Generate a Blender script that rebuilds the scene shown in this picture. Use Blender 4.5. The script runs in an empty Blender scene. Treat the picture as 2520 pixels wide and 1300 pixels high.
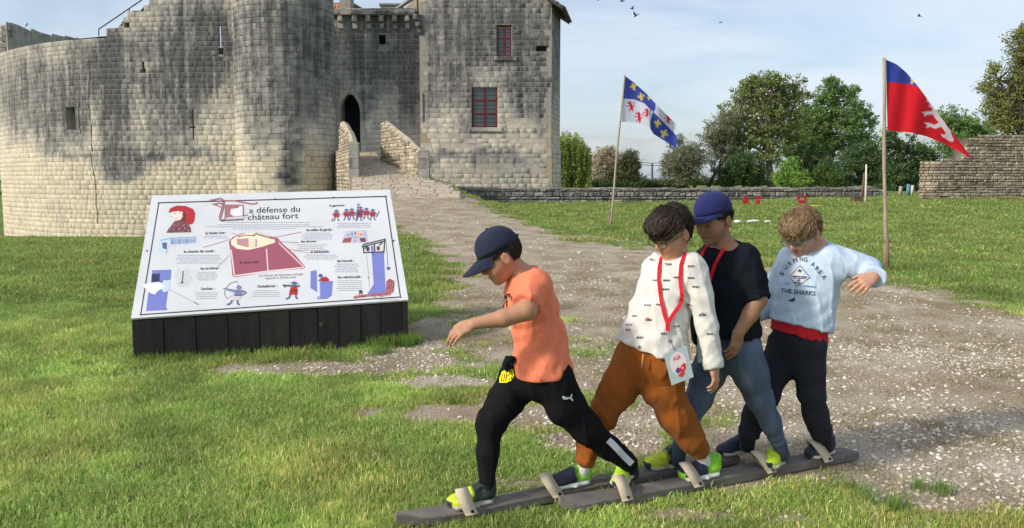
import bpy, bmesh, math, random
import numpy as np
from mathutils import Vector, Matrix

random.seed(7)
RNG = np.random.default_rng(7)
scene = bpy.context.scene
COL = scene.collection

# ------------------------------------------------------------------ camera
FPX, U0, HORIZON, CAM_Z, PITCH = 1833.0, 1260.0, 440.0, 1.45, math.radians(5.0)
V0 = HORIZON + FPX * math.tan(PITCH)
CP, SP = math.cos(PITCH), math.sin(PITCH)
cam_data = bpy.data.cameras.new("camera")
cam_data.sensor_fit = 'HORIZONTAL'
cam_data.sensor_width = 36.0
cam_data.lens = 36.0 * FPX / 2520.0
cam_data.shift_y = (V0 - 650.0) / 2520.0
cam_data.clip_start = 0.05
cam_data.clip_end = 3000
cam = bpy.data.objects.new("camera", cam_data)
cam.location = (0, 0, CAM_Z)
cam.rotation_euler = (math.radians(90) - PITCH, 0, 0)
COL.objects.link(cam)
scene.camera = cam

# ------------------------------------------------------------------ sky and sun
SUN_EL, SUN_AZ = math.radians(31.0), math.radians(-116.0)   # azimuth from +Y, clockwise seen from above
SUN_DIR = Vector((math.cos(SUN_EL) * math.sin(SUN_AZ), math.cos(SUN_EL) * math.cos(SUN_AZ), math.sin(SUN_EL)))
world = bpy.data.worlds.new("World")
scene.world = world
world.use_nodes = True
wt = world.node_tree
wt.nodes.clear()
w_out = wt.nodes.new("ShaderNodeOutputWorld")
w_bg = wt.nodes.new("ShaderNodeBackground")
w_sky = wt.nodes.new("ShaderNodeTexSky")
w_sky.sky_type = 'NISHITA'
w_sky.sun_disc = False
w_sky.sun_elevation = SUN_EL
w_sky.sun_rotation = SUN_AZ
w_sky.air_density = 1.0
w_sky.dust_density = 2.6
w_sky.ozone_density = 1.6
w_bg.inputs['Strength'].default_value = 0.107
# thin high cloud: the direction is flattened onto a cloud layer and streaked by noise
w_tc = wt.nodes.new("ShaderNodeTexCoord")
w_sep = wt.nodes.new("ShaderNodeSeparateXYZ")
wt.links.new(w_tc.outputs['Generated'], w_sep.inputs[0])
def wmath(op, a, b=None, clamp=False):
    n = wt.nodes.new("ShaderNodeMath"); n.operation = op; n.use_clamp = clamp
    for i, s in enumerate((a, b)):
        if s is None: continue
        if isinstance(s, (int, float)): n.inputs[i].default_value = s
        else: wt.links.new(s, n.inputs[i])
    return n.outputs[0]
wz = wmath('ADD', wmath('MAXIMUM', w_sep.outputs[2], 0.0), 0.22)
w_cx = wmath('DIVIDE', w_sep.outputs[0], wz)
w_cy = wmath('DIVIDE', w_sep.outputs[1], wz)
w_comb = wt.nodes.new("ShaderNodeCombineXYZ")
wt.links.new(w_cx, w_comb.inputs[0]); wt.links.new(w_cy, w_comb.inputs[1])
w_n = wt.nodes.new("ShaderNodeTexNoise")
w_n.inputs['Scale'].default_value = 1.1
w_n.inputs['Detail'].default_value = 6
w_n.inputs['Roughness'].default_value = 0.55
w_n.inputs['Distortion'].default_value = 0.9
wt.links.new(w_comb.outputs[0], w_n.inputs['Vector'])
w_r = wt.nodes.new("ShaderNodeValToRGB")
w_r.color_ramp.elements[0].position = 0.38; w_r.color_ramp.elements[0].color = (0.28, 0.28, 0.28, 1)
w_r.color_ramp.elements[1].position = 0.64; w_r.color_ramp.elements[1].color = (0.90, 0.90, 0.90, 1)
wt.links.new(w_n.outputs['Fac'], w_r.inputs[0])
w_mix = wt.nodes.new("ShaderNodeMixRGB")
wt.links.new(w_r.outputs[0], w_mix.inputs[0])
wt.links.new(w_sky.outputs[0], w_mix.inputs[1])
w_mix.inputs[2].default_value = (4.3, 4.75, 5.35, 1)
wt.links.new(w_mix.outputs[0], w_bg.inputs['Color'])
wt.links.new(w_bg.outputs[0], w_out.inputs['Surface'])

sun_data = bpy.data.lights.new("sun", 'SUN')
sun_data.energy = 2.0
sun_data.angle = math.radians(6.0)
sun_data.color = (1.0, 0.915, 0.79)
sun = bpy.data.objects.new("sun", sun_data)
sun.rotation_euler = SUN_DIR.to_track_quat('Z', 'Y').to_euler()
sun.location = (-20, -8, 30)
COL.objects.link(sun)

scene.view_settings.view_transform = 'Standard'
scene.view_settings.look = 'None'
scene.view_settings.gamma = 1
scene.view_settings.use_curve_mapping = False
scene.view_settings.exposure = 0.80
scene.cycles.max_bounces = 5
scene.cycles.diffuse_bounces = 3
scene.cycles.glossy_bounces = 2
scene.cycles.transmission_bounces = 3
scene.cycles.use_adaptive_sampling = True
scene.cycles.adaptive_threshold = 0.025
scene.cycles.transparent_max_bounces = 8
scene.cycles.use_denoising = True

# ------------------------------------------------------------------ measuring helpers
def ray(u, v):
    a = (u - U0) / FPX; b = (V0 - v) / FPX
    return np.array([a, CP + b * SP, -SP + b * CP])
def P(u, v, y):
    """the point seen at photo pixel (u, v) at distance y in front of the camera"""
    d = ray(u, v); t = y / d[1]
    return np.array([d[0] * t, y, CAM_Z + d[2] * t])
def proj(p):
    p = np.asarray(p, float)
    x = p[..., 0]; y = p[..., 1]; z = p[..., 2] - CAM_Z
    zc = y * CP - z * SP; yc = y * SP + z * CP
    zc = np.where(np.abs(zc) < 1e-3, 1e-3, zc)
    return U0 + FPX * x / zc, V0 - FPX * yc / zc
def sstep(a, b, x):
    t = np.clip((np.asarray(x, float) - a) / (b - a), 0, 1)
    return t * t * (3 - 2 * t)
def vhash(ix, iy, iz, seed=0):
    h = (ix.astype(np.int64) * 374761393 + iy.astype(np.int64) * 668265263 + iz.astype(np.int64) * 2147483647 + seed * 974711) & 0xffffffff
    h = ((h ^ (h >> 13)) * 1274126177) & 0xffffffff
    h = h ^ (h >> 16)
    return (h & 0xffff) / 65535.0
def vnoise(p, seed=0):
    """value noise 0..1 on an (n,3) array"""
    p = np.asarray(p, float)
    i = np.floor(p).astype(np.int64); f = p - i
    f = f * f * (3 - 2 * f)
    x0, y0, z0 = i[..., 0], i[..., 1], i[..., 2]
    fx, fy, fz = f[..., 0], f[..., 1], f[..., 2]
    def c(a, b, d): return vhash(x0 + a, y0 + b, z0 + d, seed)
    a = c(0,0,0)*(1-fx)+c(1,0,0)*fx; b = c(0,1,0)*(1-fx)+c(1,1,0)*fx
    e = c(0,0,1)*(1-fx)+c(1,0,1)*fx; g = c(0,1,1)*(1-fx)+c(1,1,1)*fx
    return (a*(1-fy)+b*fy)*(1-fz)+(e*(1-fy)+g*fy)*fz
def fbm(p, seed=0, oct=4):
    s = 0; a = 0.5; t = 0
    p = np.asarray(p, float)
    for k in range(oct):
        s = s + a * vnoise(p * (2 ** k) + 17.3 * k, seed + k); t += a; a *= 0.5
    return s / t

# ------------------------------------------------------------------ object helpers
def srgb(r, g, b):
    def f(c):
        c /= 255.0
        return c / 12.92 if c <= 0.04045 else ((c + 0.055) / 1.055) ** 2.4
    return (f(r), f(g), f(b))
def new_obj(name, data, parent=None):
    o = bpy.data.objects.new(name, data)
    COL.objects.link(o)
    if parent is not None:
        o.parent = parent
        o.matrix_parent_inverse = WORLD_OF[parent.name].inverted() if parent.name in WORLD_OF else Matrix.Identity(4)
    return o
WORLD_OF = {}
def empty(name, loc, label=None, category=None, group=None, kind=None):
    o = bpy.data.objects.new(name, None)
    o.empty_display_size = 0.1
    o.location = loc
    COL.objects.link(o)
    WORLD_OF[o.name] = Matrix.Translation(Vector(loc))
    tag(o, label, category, group, kind)
    return o
def tag(o, label=None, category=None, group=None, kind=None):
    if label: o['label'] = label
    if category: o['category'] = category
    if group: o['group'] = group
    if kind: o['kind'] = kind
    return o
def make_mesh(name, verts, faces, mats=None, smooth=False, col=None, mat_idx=None, uv=None):
    me = bpy.data.meshes.new(name)
    verts = np.asarray(verts, np.float32).reshape(-1, 3)
    if isinstance(faces, np.ndarray) and faces.ndim == 2:
        n, k = faces.shape
        me.vertices.add(len(verts)); me.vertices.foreach_set('co', verts.ravel())
        me.loops.add(n * k); me.loops.foreach_set('vertex_index', faces.astype(np.int32).ravel())
        me.polygons.add(n)
        me.polygons.foreach_set('loop_start', np.arange(0, n * k, k, dtype=np.int32))
        me.polygons.foreach_set('loop_total', np.full(n, k, np.int32))
        me.update(calc_edges=True)
    else:
        me.from_pydata([tuple(map(float, v)) for v in verts], [], [tuple(map(int, f)) for f in faces])
    if mats is not None:
        for m in (mats if isinstance(mats, (list, tuple)) else [mats]): me.materials.append(m)
    if mat_idx is not None: me.polygons.foreach_set('material_index', np.asarray(mat_idx, np.int32))
    if smooth: me.polygons.foreach_set('use_smooth', np.ones(len(me.polygons), bool))
    if col is not None: add_col(me, col)
    me.update()
    return me
def add_col(me, col, name='Col'):
    col = np.asarray(col, np.float32)
    if col.shape[1] == 3: col = np.concatenate([col, np.ones((len(col), 1), np.float32)], 1)
    a = me.color_attributes.new(name, 'FLOAT_COLOR', 'POINT')
    a.data.foreach_set('color', col.ravel())
def mesh_obj(name, verts, faces, mats=None, parent=None, **kw):
    return new_obj(name, make_mesh(name, verts, faces, mats, **kw), parent)

class MB:
    """collects shapes for one mesh"""
    def __init__(self): self.v = []; self.f = []
    def add(self, verts, faces):
        o = len(self.v); self.v += [tuple(map(float, p)) for p in verts]
        self.f += [tuple(i + o for i in f) for f in faces]; return self
    def box(self, c, s, R=None, taper=1.0):
        c = np.asarray(c, float); h = np.asarray(s, float) / 2
        vs = []
        for z in (-1, 1):
            k = taper if z > 0 else 1.0
            for x, y in ((-1,-1),(1,-1),(1,1),(-1,1)):
                p = np.array([x*h[0]*k, y*h[1]*k, z*h[2]])
                if R is not None: p = np.asarray(R) @ p
                vs.append(c + p)
        return self.add(vs, [(0,3,2,1),(4,5,6,7),(0,1,5,4),(1,2,6,5),(2,3,7,6),(3,0,4,7)])
    def tube(self, pts, radii, n=8, cap=True):
        pts = [np.asarray(p, float) for p in pts]
        if isinstance(radii, (int, float)): radii = [radii] * len(pts)
        vs = []; ref = None
        for i, p in enumerate(pts):
            t = pts[min(i+1, len(pts)-1)] - pts[max(i-1, 0)]
            t = t / (np.linalg.norm(t) + 1e-12)
            if ref is None:
                ref = np.array([0,0,1.0]) if abs(t[2]) < 0.9 else np.array([1.0,0,0])
            a = np.cross(t, ref); a /= np.linalg.norm(a) + 1e-12
            b = np.cross(t, a); ref = -b if np.dot(-b, ref) > 0 else b
            b = np.cross(a, t)
            for k in range(n):
                th = 2*math.pi*k/n
                vs.append(p + radii[i]*(math.cos(th)*a + math.sin(th)*b))
        fs = []
        for i in range(len(pts)-1):
            for k in range(n):
                k2 = (k+1) % n
                fs.append((i*n+k, i*n+k2, (i+1)*n+k2, (i+1)*n+k))
        if cap:
            fs.append(tuple(range(n-1, -1, -1))); e = (len(pts)-1)*n
            fs.append(tuple(e+k for k in range(n)))
        return self.add(vs, fs)
    def poly(self, pts): return self.add(pts, [tuple(range(len(pts)))])
    def build(self, name, mat, parent=None, smooth=False, col=None):
        me = bpy.data.meshes.new(name)
        me.from_pydata(self.v, [], self.f)
        for m in (mat if isinstance(mat, (list, tuple)) else [mat]): me.materials.append(m)
        if smooth:
            for p in me.polygons: p.use_smooth = True
        if col is not None: add_col(me, np.tile(np.asarray(col, float), (len(self.v), 1)))
        me.update()
        return new_obj(name, me, parent)

# ------------------------------------------------------------------ materials
def mat(name, color=(0.5,0.5,0.5), rough=0.8, attr=False, noise=None, bump=None, spec=0.3, sheen=0, metal=0, coords='Object', sss=0, trans=0, hue=None):
    """noise=(scale, amount[, stretchxyz]); bump=(scale, strength, distance)"""
    m = bpy.data.materials.new(name); m.use_nodes = True
    nt = m.node_tree; b = nt.nodes['Principled BSDF']
    b.inputs['Roughness'].default_value = rough
    b.inputs['Specular IOR Level'].default_value = spec
    b.inputs['Metallic'].default_value = metal
    if sheen: b.inputs['Sheen Weight'].default_value = sheen; b.inputs['Sheen Roughness'].default_value = 0.5
    if sss:
        b.inputs['Subsurface Weight'].default_value = sss
        b.inputs['Subsurface Radius'].default_value = (0.012, 0.005, 0.003)
        b.inputs['Subsurface Scale'].default_value = 1.0
    src = None
    if attr:
        a = nt.nodes.new('ShaderNodeVertexColor'); a.layer_name = 'Col'; src = a.outputs['Color']
    else:
        r = nt.nodes.new('ShaderNodeRGB'); r.outputs[0].default_value = (*color, 1); src = r.outputs[0]
    tc = nt.nodes.new('ShaderNodeTexCoord')
    vec = tc.outputs[coords]
    def noise_node(scale, stretch=None, detail=5):
        n = nt.nodes.new('ShaderNodeTexNoise'); n.inputs['Scale'].default_value = scale; n.inputs['Detail'].default_value = detail
        if stretch:
            mp = nt.nodes.new('ShaderNodeMapping'); mp.inputs['Scale'].default_value = stretch
            nt.links.new(vec, mp.inputs['Vector']); nt.links.new(mp.outputs[0], n.inputs['Vector'])
        else: nt.links.new(vec, n.inputs['Vector'])
        return n.outputs['Fac']
    for nz in ([noise] if noise and not isinstance(noise, list) else (noise or [])):
        f = noise_node(nz[0], nz[2] if len(nz) > 2 else None)
        mr = nt.nodes.new('ShaderNodeMapRange')
        mr.inputs['From Min'].default_value = 0.3; mr.inputs['From Max'].default_value = 0.7
        mr.inputs['To Min'].default_value = 1 - nz[1]; mr.inputs['To Max'].default_value = 1 + nz[1]
        nt.links.new(f, mr.inputs['Value'])
        mul = nt.nodes.new('ShaderNodeVectorMath'); mul.operation = 'SCALE'
        nt.links.new(src, mul.inputs[0]); nt.links.new(mr.outputs[0], mul.inputs['Scale'])
        src = mul.outputs[0]
    nt.links.new(src, b.inputs['Base Color'])
    if trans:
        t = nt.nodes.new('ShaderNodeBsdfTranslucent'); nt.links.new(src, t.inputs['Color'])
        mx = nt.nodes.new('ShaderNodeMixShader'); mx.inputs[0].default_value = trans
        nt.links.new(b.outputs[0], mx.inputs[1]); nt.links.new(t.outputs[0], mx.inputs[2])
        nt.links.new(mx.outputs[0], nt.nodes['Material Output'].inputs['Surface'])
    prev = None
    for bp in ([bump] if bump and not isinstance(bump, list) else (bump or [])):
        bn = nt.nodes.new('ShaderNodeBump'); bn.inputs['Strength'].default_value = bp[1]; bn.inputs['Distance'].default_value = bp[2]
        nt.links.new(noise_node(bp[0], bp[3] if len(bp) > 3 else None), bn.inputs['Height'])
        if prev: nt.links.new(prev, bn.inputs['Normal'])
        prev = bn.outputs[0]
    if prev: nt.links.new(prev, b.inputs['Normal'])
    return m
# ------------------------------------------------------------------ terrain
RAMP = np.array([[0.2, 9, 0.0], [-1.0, 16, 0.02], [-3.0, 24, .27], [-4.3, 30, .68], [-6.0, 35, 1.56], [-7.75, 39, 2.32], [-9.2, 43.3, 3.02]])
def ramp_at(y):
    return np.interp(y, RAMP[:, 1], RAMP[:, 0]), np.interp(y, RAMP[:, 1], RAMP[:, 2])
def G(x, y):
    x = np.asarray(x, float); y = np.asarray(y, float)
    z = 0.23 * sstep(14, 38, y) + 0.30 * sstep(6, 20, x) * sstep(22, 36, y)
    left = -0.066 * np.maximum(y - 14, 0) - 0.23 * sstep(14, 38, y)
    z = z + left * sstep(-3.5, -9.5, x) * (1 - sstep(60, 90, y))
    moat = sstep(37.6, 39.0, y) * (1 - sstep(57, 60, y)) * sstep(3.6, 2.6, x) * sstep(-19, -14, x)
    z = z * (1 - moat) + (-1.7) * moat
    rx, rz = ramp_at(y)
    dx = x - rx
    wr = np.where(dx > 0, 1 - sstep(1.45, 5.2, dx), 1 - sstep(1.9, 4.5, -dx))
    act = 1 - sstep(35.5, 36.4, y)
    z = z + np.maximum(rz - np.maximum(z, 0) * 0.9, 0) * wr * act * sstep(9, 16, y)
    n = (fbm(np.stack([x * 0.9, y * 0.9, 0 * x], -1), 3, 3) - 0.5) * 0.05 + (fbm(np.stack([x * 5, y * 5, 0 * x], -1), 5, 2) - 0.5) * 0.014
    near_ski = np.exp(-(((x - 0.65) / 1.5) ** 2 + ((y - 3.5) / 0.7) ** 2) * 1.2)
    z = z + n * np.clip(y / 8, 0.35, 1.0) * (1 - 0.85 * near_ski)
    return z
def ground_at(u, v):
    y = 2658.0 / max(v - HORIZON, 20)
    for _ in range(30):
        p = P(u, v, y)
        g = float(G(p[0], y)) - p[2]
        d = ray(u, v); slope = -d[2] / d[1]
        y += -g / max(slope, 0.02) * 0.6
        y = min(max(y, 1.0), 80)
    return P(u, v, y)

def gravel_px(u, v, wx, wy):
    """how bare and stony the ground is where the photo shows pixel (u, v)"""
    up = np.interp(u, [700, 960, 1130, 1230, 1370, 1590, 1800, 2000, 2200, 2520, 3200], [455, 462, 478, 528, 577, 611, 640, 668, 702, 775, 900])
    ul = np.interp(v, [440, 487, 570, 600, 640, 700, 760, 800, 860, 1400], [840, 880, 985, 1050, 1110, 1150, 1090, 1020, 960, 960])
    low = np.interp(u, [900, 1000, 1200, 1400, 1500, 1700, 1900, 2100, 2300, 2520, 3200], [760, 790, 830, 900, 980, 1090, 1180, 1215, 1260, 1300, 1400])
    s1 = np.clip((v - up) / (14 + 0.05 * (v - 440)), -1, 1)
    s2 = np.clip((u - ul) / (40 + 0.1 * (v - 440)), -1, 1)
    s3 = np.clip((low - v) / 190, -1, 1)
    g = np.minimum(np.minimum(s1, s2), s3)
    g = g * 0.5 + 0.5
    # trodden strip in front of the sign and the bare patches between the boys and the sign
    for (cu, cv, ru, rv, a) in ((800, 908, 330, 20, .95), (1010, 885, 150, 28, .9), (1110, 1020, 180, 30, .72), (1330, 985, 190, 75, .66), (1560, 1060, 150, 75, .72), (1230, 880, 140, 34, .72), (1420, 1090, 110, 30, .6),
                                (1090, 855, 130, 22, .75), (2330, 1225, 220, 45, .66), (2040, 1270, 190, 24, .55), (1290, 1190, 160, 20, .42), (1190, 745, 130, 44, .8), (640, 1165, 60, 16, .38), (790, 1250, 70, 18, .45), (930, 1015, 120, 22, .55), (1080, 940, 160, 22, .55), (1010, 1120, 90, 16, .42), (1700, 1270, 160, 18, .45)):
        e = ((u - cu) / ru) ** 2 + ((v - cv) / rv) ** 2
        g = np.maximum(g, a * np.clip(1.35 - e, 0, 1))
    n = fbm(np.stack([wx * 2.1, wy * 2.1, 0 * wx], -1), 11, 4)
    n2 = fbm(np.stack([wx * 5.5, wy * 5.5, 0 * wx], -1), 13, 2)
    return np.clip(g + ((n - 0.5) * 1.9 + (n2 - .5) * .7) * (1 - np.abs(2 * g - 1)) ** .7 + (n - 0.5) * 0.25, 0, 1)
def gravel_at(x, y):
    z = G(x, y)
    u, v = proj(np.stack([x, np.maximum(y, 0.8), z], -1))
    return gravel_px(u, v, x, y)

def spaced(lo, hi, fine_lo, fine_hi, step, grow):
    a = list(np.arange(fine_lo, fine_hi, step)); s = step; x = a[-1]
    while x < hi: s *= grow; x += s; a.append(x)
    s = step; x = a[0]; b = []
    while x > lo: s *= grow; x -= s; b.append(x)
    return np.array(b[::-1] + a)
gx = spaced(-420, 420, -3.6, 3.6, 0.06, 1.045)
gy = spaced(-30, 900, 2.6, 8.5, 0.06, 1.035)
GX, GY = np.meshgrid(gx, gy)
GZ = G(GX, GY)
far = sstep(70, 140, np.hypot(GX, GY)); GZ = GZ * (1 - far) + 0.1 * far
gr = gravel_at(GX.ravel(), GY.ravel())
gr = np.where(GY.ravel() > 37, gr * 0.0, gr)
nx, ny = len(gx), len(gy)
idx = np.arange(nx * ny).reshape(ny, nx)
gf = np.stack([idx[:-1, :-1].ravel(), idx[:-1, 1:].ravel(), idx[1:, 1:].ravel(), idx[1:, :-1].ravel()], 1)
gcol = np.stack([gr, fbm(np.stack([GX.ravel() * .35, GY.ravel() * .35, 0 * gr], -1), 21, 3), gr * 0], 1)

def ground_material():
    m = bpy.data.materials.new("ground_turf_and_gravel"); m.use_nodes = True
    nt = m.node_tree; L = nt.links; N = nt.nodes
    b = N['Principled BSDF']; b.inputs['Roughness'].default_value = 0.95; b.inputs['Specular IOR Level'].default_value = 0.12
    at = N.new('ShaderNodeVertexColor'); at.layer_name = 'Col'
    sp = N.new('ShaderNodeSeparateColor'); L.new(at.outputs[0], sp.inputs[0])
    tc = N.new('ShaderNodeTexCoord')
    def nz(scale, detail=5, rough=0.55, stretch=None):
        n = N.new('ShaderNodeTexNoise'); n.inputs['Scale'].default_value = scale; n.inputs['Detail'].default_value = detail; n.inputs['Roughness'].default_value = rough
        if stretch:
            mp = N.new('ShaderNodeMapping'); mp.inputs['Scale'].default_value = stretch
            L.new(tc.outputs['Object'], mp.inputs[0]); L.new(mp.outputs[0], n.inputs['Vector'])
        else: L.new(tc.outputs['Object'], n.inputs['Vector'])
        return n.outputs['Fac']
    def ramp(f, stops):
        r = N.new('ShaderNodeValToRGB')
        e = r.color_ramp.elements
        while len(e) < len(stops): e.new(0.5)
        for i, (p, c) in enumerate(stops): e[i].position = p; e[i].color = (*c, 1)
        L.new(f, r.inputs[0]); return r.outputs[0]
    def mix(f, a, c, mode='MIX'):
        x = N.new('ShaderNodeMixRGB'); x.blend_type = mode
        if isinstance(f, float): x.inputs[0].default_value = f
        else: L.new(f, x.inputs[0])
        for i, s in ((1, a), (2, c)):
            if isinstance(s, tuple): x.inputs[i].default_value = (*s, 1)
            else: L.new(s, x.inputs[i])
        return x.outputs[0]
    def math_(op, a, c, clamp=True):
        x = N.new('ShaderNodeMath'); x.operation = op; x.use_clamp = clamp
        for i, s in ((0, a), (1, c)):
            if isinstance(s, (int, float)): x.inputs[i].default_value = s
            else: L.new(s, x.inputs[i])
        return x.outputs[0]
    # turf
    g1 = ramp(nz(0.55, 4), [(0.30, (0.095, 0.150, 0.034)), (0.5, (0.135, 0.200, 0.046)), (0.7, (0.195, 0.235, 0.068))])
    g2 = mix(ramp(nz(9.0, 6, 0.7, (1, .45, 1)), [(0.38, (0, 0, 0)), (0.66, (1, 1, 1))]), g1, (0.185, 0.245, 0.070))
    g2 = mix(math_('MULTIPLY', ramp(nz(38.0, 4, 0.7), [(0.35, (1, 1, 1)), (0.55, (0, 0, 0))]), 0.55), g2, (0.035, 0.065, 0.014))
    g2 = mix(math_('MULTIPLY', ramp(nz(1.7, 5, 0.6), [(0.56, (0, 0, 0)), (0.75, (1, 1, 1))]), 0.45), g2, (0.27, 0.25, 0.11))
    # bare soil with dry thatch and pale limestone grit
    s1 = ramp(nz(1.3, 5), [(0.32, (0.30, 0.225, 0.15)), (0.52, (0.42, 0.35, 0.26)), (0.70, (0.53, 0.475, 0.385))])
    s2 = mix(math_('MULTIPLY', ramp(nz(60, 3, 0.7), [(0.42, (1, 1, 1)), (0.55, (0, 0, 0))]), 0.55), s1, (0.19, 0.15, 0.10))
    v = N.new('ShaderNodeTexVoronoi'); v.inputs['Scale'].default_value = 46; L.new(tc.outputs['Object'], v.inputs['Vector'])
    stone = ramp(v.outputs['Distance'], [(0.16, (1, 1, 1)), (0.34, (0, 0, 0))])
    vr = N.new('ShaderNodeSeparateColor'); L.new(v.outputs['Color'], vr.inputs[0])
    keep = math_('GREATER_THAN', vr.outputs[0], 0.52)
    stone = math_('MULTIPLY', stone, keep)
    stone = math_('MULTIPLY', stone, ramp(nz(2.3, 4), [(0.34, (.25, .25, .25)), (0.6, (1, 1, 1))]))
    s3 = mix(stone, s2, (0.72, 0.675, 0.59))
    s3 = mix(math_('MULTIPLY', ramp(nz(3.2, 5, .65, (1, .6, 1)), [(0.54, (0, 0, 0)), (0.68, (1, 1, 1))]), 0.5), s3, (0.13, 0.155, 0.05))
    # edge of the path broken up by fine noise
    e = math_('ADD', sp.outputs[0], math_('MULTIPLY', math_('SUBTRACT', nz(7, 5, .7), 0.5, False), 0.5, False), False)
    gm = ramp(e, [(0.36, (0, 0, 0)), (0.62, (1, 1, 1))])
    c = mix(gm, g2, s3)
    L.new(c, b.inputs['Base Color'])
    bp = N.new('ShaderNodeBump'); bp.inputs['Strength'].default_value = 0.8; bp.inputs['Distance'].default_value = 0.02
    L.new(math_('ADD', nz(30, 5, .7), stone, False), bp.inputs['Height']); L.new(bp.outputs[0], b.inputs['Normal'])
    return m
M_GROUND = ground_material()
ground = mesh_obj("ground", np.stack([GX.ravel(), GY.ravel(), GZ.ravel()], 1), gf, M_GROUND, smooth=True, col=gcol)
tag(ground, kind='structure', label="mown meadow ground with a worn pale gravel path up to the castle")
# ------------------------------------------------------------------ castle
def stone_material(name, mortar=False):
    m = bpy.data.materials.new(name); m.use_nodes = True; nt = m.node_tree; L = nt.links; N = nt.nodes; b_ = N['Principled BSDF']
    b_.inputs['Roughness'].default_value = .94; b_.inputs['Specular IOR Level'].default_value = .12
    at = N.new('ShaderNodeVertexColor'); at.layer_name = 'Col'; tc = N.new('ShaderNodeTexCoord')
    def nz(scale, st=(1, 1, 1), detail=5, rough=.6):
        mp = N.new('ShaderNodeMapping'); mp.inputs['Scale'].default_value = st; L.new(tc.outputs['Object'], mp.inputs[0])
        n = N.new('ShaderNodeTexNoise'); n.inputs['Scale'].default_value = scale; n.inputs['Detail'].default_value = detail; n.inputs['Roughness'].default_value = rough; L.new(mp.outputs[0], n.inputs['Vector']); return n.outputs['Fac']
    def mth(op, x, y, clamp=False):
        n = N.new('ShaderNodeMath'); n.operation = op; n.use_clamp = clamp
        for i, s in ((0, x), (1, y)):
            if isinstance(s, (int, float)): n.inputs[i].default_value = s
            else: L.new(s, n.inputs[i])
        return n.outputs[0]
    streak = nz(3.2, (1, 1, .045), 4, .62); patch = nz(1.5, (1, 1, .8), 6, .66); fine = nz(11, (1, 1, 1), 5, .7)
    s = mth('MULTIPLY', at.outputs['Alpha'], mth('ADD', .10, mth('MULTIPLY', streak, 1.80)))
    s = mth('ADD', s, mth('MULTIPLY', mth('SUBTRACT', patch, .50), 1.35)); s = mth('ADD', s, mth('MULTIPLY', mth('SUBTRACT', fine, .5), .75), True)
    def mixc(f, x, y):
        n = N.new('ShaderNodeMixRGB'); L.new(f, n.inputs[0])
        for i, q in ((1, x), (2, y)):
            if isinstance(q, tuple): n.inputs[i].default_value = (*q, 1)
            else: L.new(q, n.inputs[i])
        return n.outputs[0]
    f1 = mth('MULTIPLY', s, 2.0, True); f2 = mth('SUBTRACT', mth('MULTIPLY', s, 2.0), 1.0, True)
    if mortar: col = mixc(s, at.outputs['Color'], (.27, .262, .25))
    else: col = mixc(f2, mixc(f1, at.outputs['Color'], (.30, .288, .268)), (.090, .090, .092))
    mr = N.new('ShaderNodeMapRange'); mr.inputs['From Min'].default_value = .3; mr.inputs['From Max'].default_value = .7; mr.inputs['To Min'].default_value = .82; mr.inputs['To Max'].default_value = 1.18; L.new(nz(34, (1, 1, 1), 4, .7), mr.inputs[0])
    vm = N.new('ShaderNodeVectorMath'); vm.operation = 'SCALE'; L.new(col, vm.inputs[0]); L.new(mr.outputs[0], vm.inputs['Scale']); L.new(vm.outputs[0], b_.inputs['Base Color'])
    bp = N.new('ShaderNodeBump'); bp.inputs['Strength'].default_value = .4; bp.inputs['Distance'].default_value = .012; L.new(nz(26, (1, 1, 1), 5, .7), bp.inputs['Height']); L.new(bp.outputs[0], b_.inputs['Normal'])
    return m
M_STONE = stone_material("weathered_limestone"); M_MORTAR = stone_material("lime_mortar", True)
M_DARK = mat("painted_dark_interior", (0.012, 0.013, 0.018), 0.9)
M_RED = mat("dark_red_window_paint", srgb(92, 24, 35), 0.55, noise=(14, .15))
M_PANE = mat("leaded_window_glass", (0.055, 0.065, 0.07), 0.12, spec=0.6, bump=(9, .25, .01))
M_LEAD = mat("lead_came", (0.03, 0.03, 0.032), 0.5, metal=.3)
M_RAIL = mat("painted_steel_rail", (0.045, 0.042, 0.045), 0.5)
M_TILE = mat("terracotta_roof_tile", rough=.9, attr=True, noise=[(9, .25)], bump=(20, .4, .01))

CLEAN = np.array([0.585, 0.52, 0.405]); PALE = np.array([0.56, 0.515, 0.43]); GREY = np.array([0.27, 0.262, 0.245]); BLACK = np.array([0.092, 0.094, 0.100])
# dark lichen and run-off stains: centre, reach and depth of each patch, as measured on the walls
STAIN = [  # u, v, ru, rv, amount
    (285, 240, 46, 200, .95), (275, 150, 60, 80, .55), (430, 180, 95, 150, .85), (500, 110, 80, 130, .75), (400, 350, 90, 60, .55), (300, 400, 75, 45, .75),
    (440, 382, 160, 15, .6), (170, 380, 90, 18, .55), (105, 245, 125, 115, .62), (190, 210, 60, 120, .6), (150, 330, 70, 60, .45), (330, 150, 40, 60, .4),
    (640, 120, 80, 170, .62), (720, 330, 26, 130, .62), (745, 200, 70, 120, .50), (705, 425, 22, 50, .75), (640, 300, 50, 90, .45), (780, 90, 50, 110, .45), (690, 50, 110, 70, .5),
    (935, 110, 85, 110, .85), (1000, 180, 45, 110, .75), (900, 180, 30, 110, .6), (965, 45, 90, 40, .5), (900, 260, 25, 60, .4), (1000, 300, 40, 60, .35),
    (1120, 90, 120, 120, .72), (1250, 70, 120, 110, .70), (1300, 200, 60, 90, .72), (1100, 210, 70, 60, .60), (1335, 280, 24, 90, .55), (1060, 190, 40, 120, .55),
    (1150, 270, 16, 60, .5), (1200, 385, 180, 20, .55), (1080, 390, 60, 18, .4), (1250, 420, 110, 30, .35), (1365, 100, 20, 120, .45), (1150, 330, 20, 30, .45), (1010, 440, 60, 30, .3)]
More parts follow.
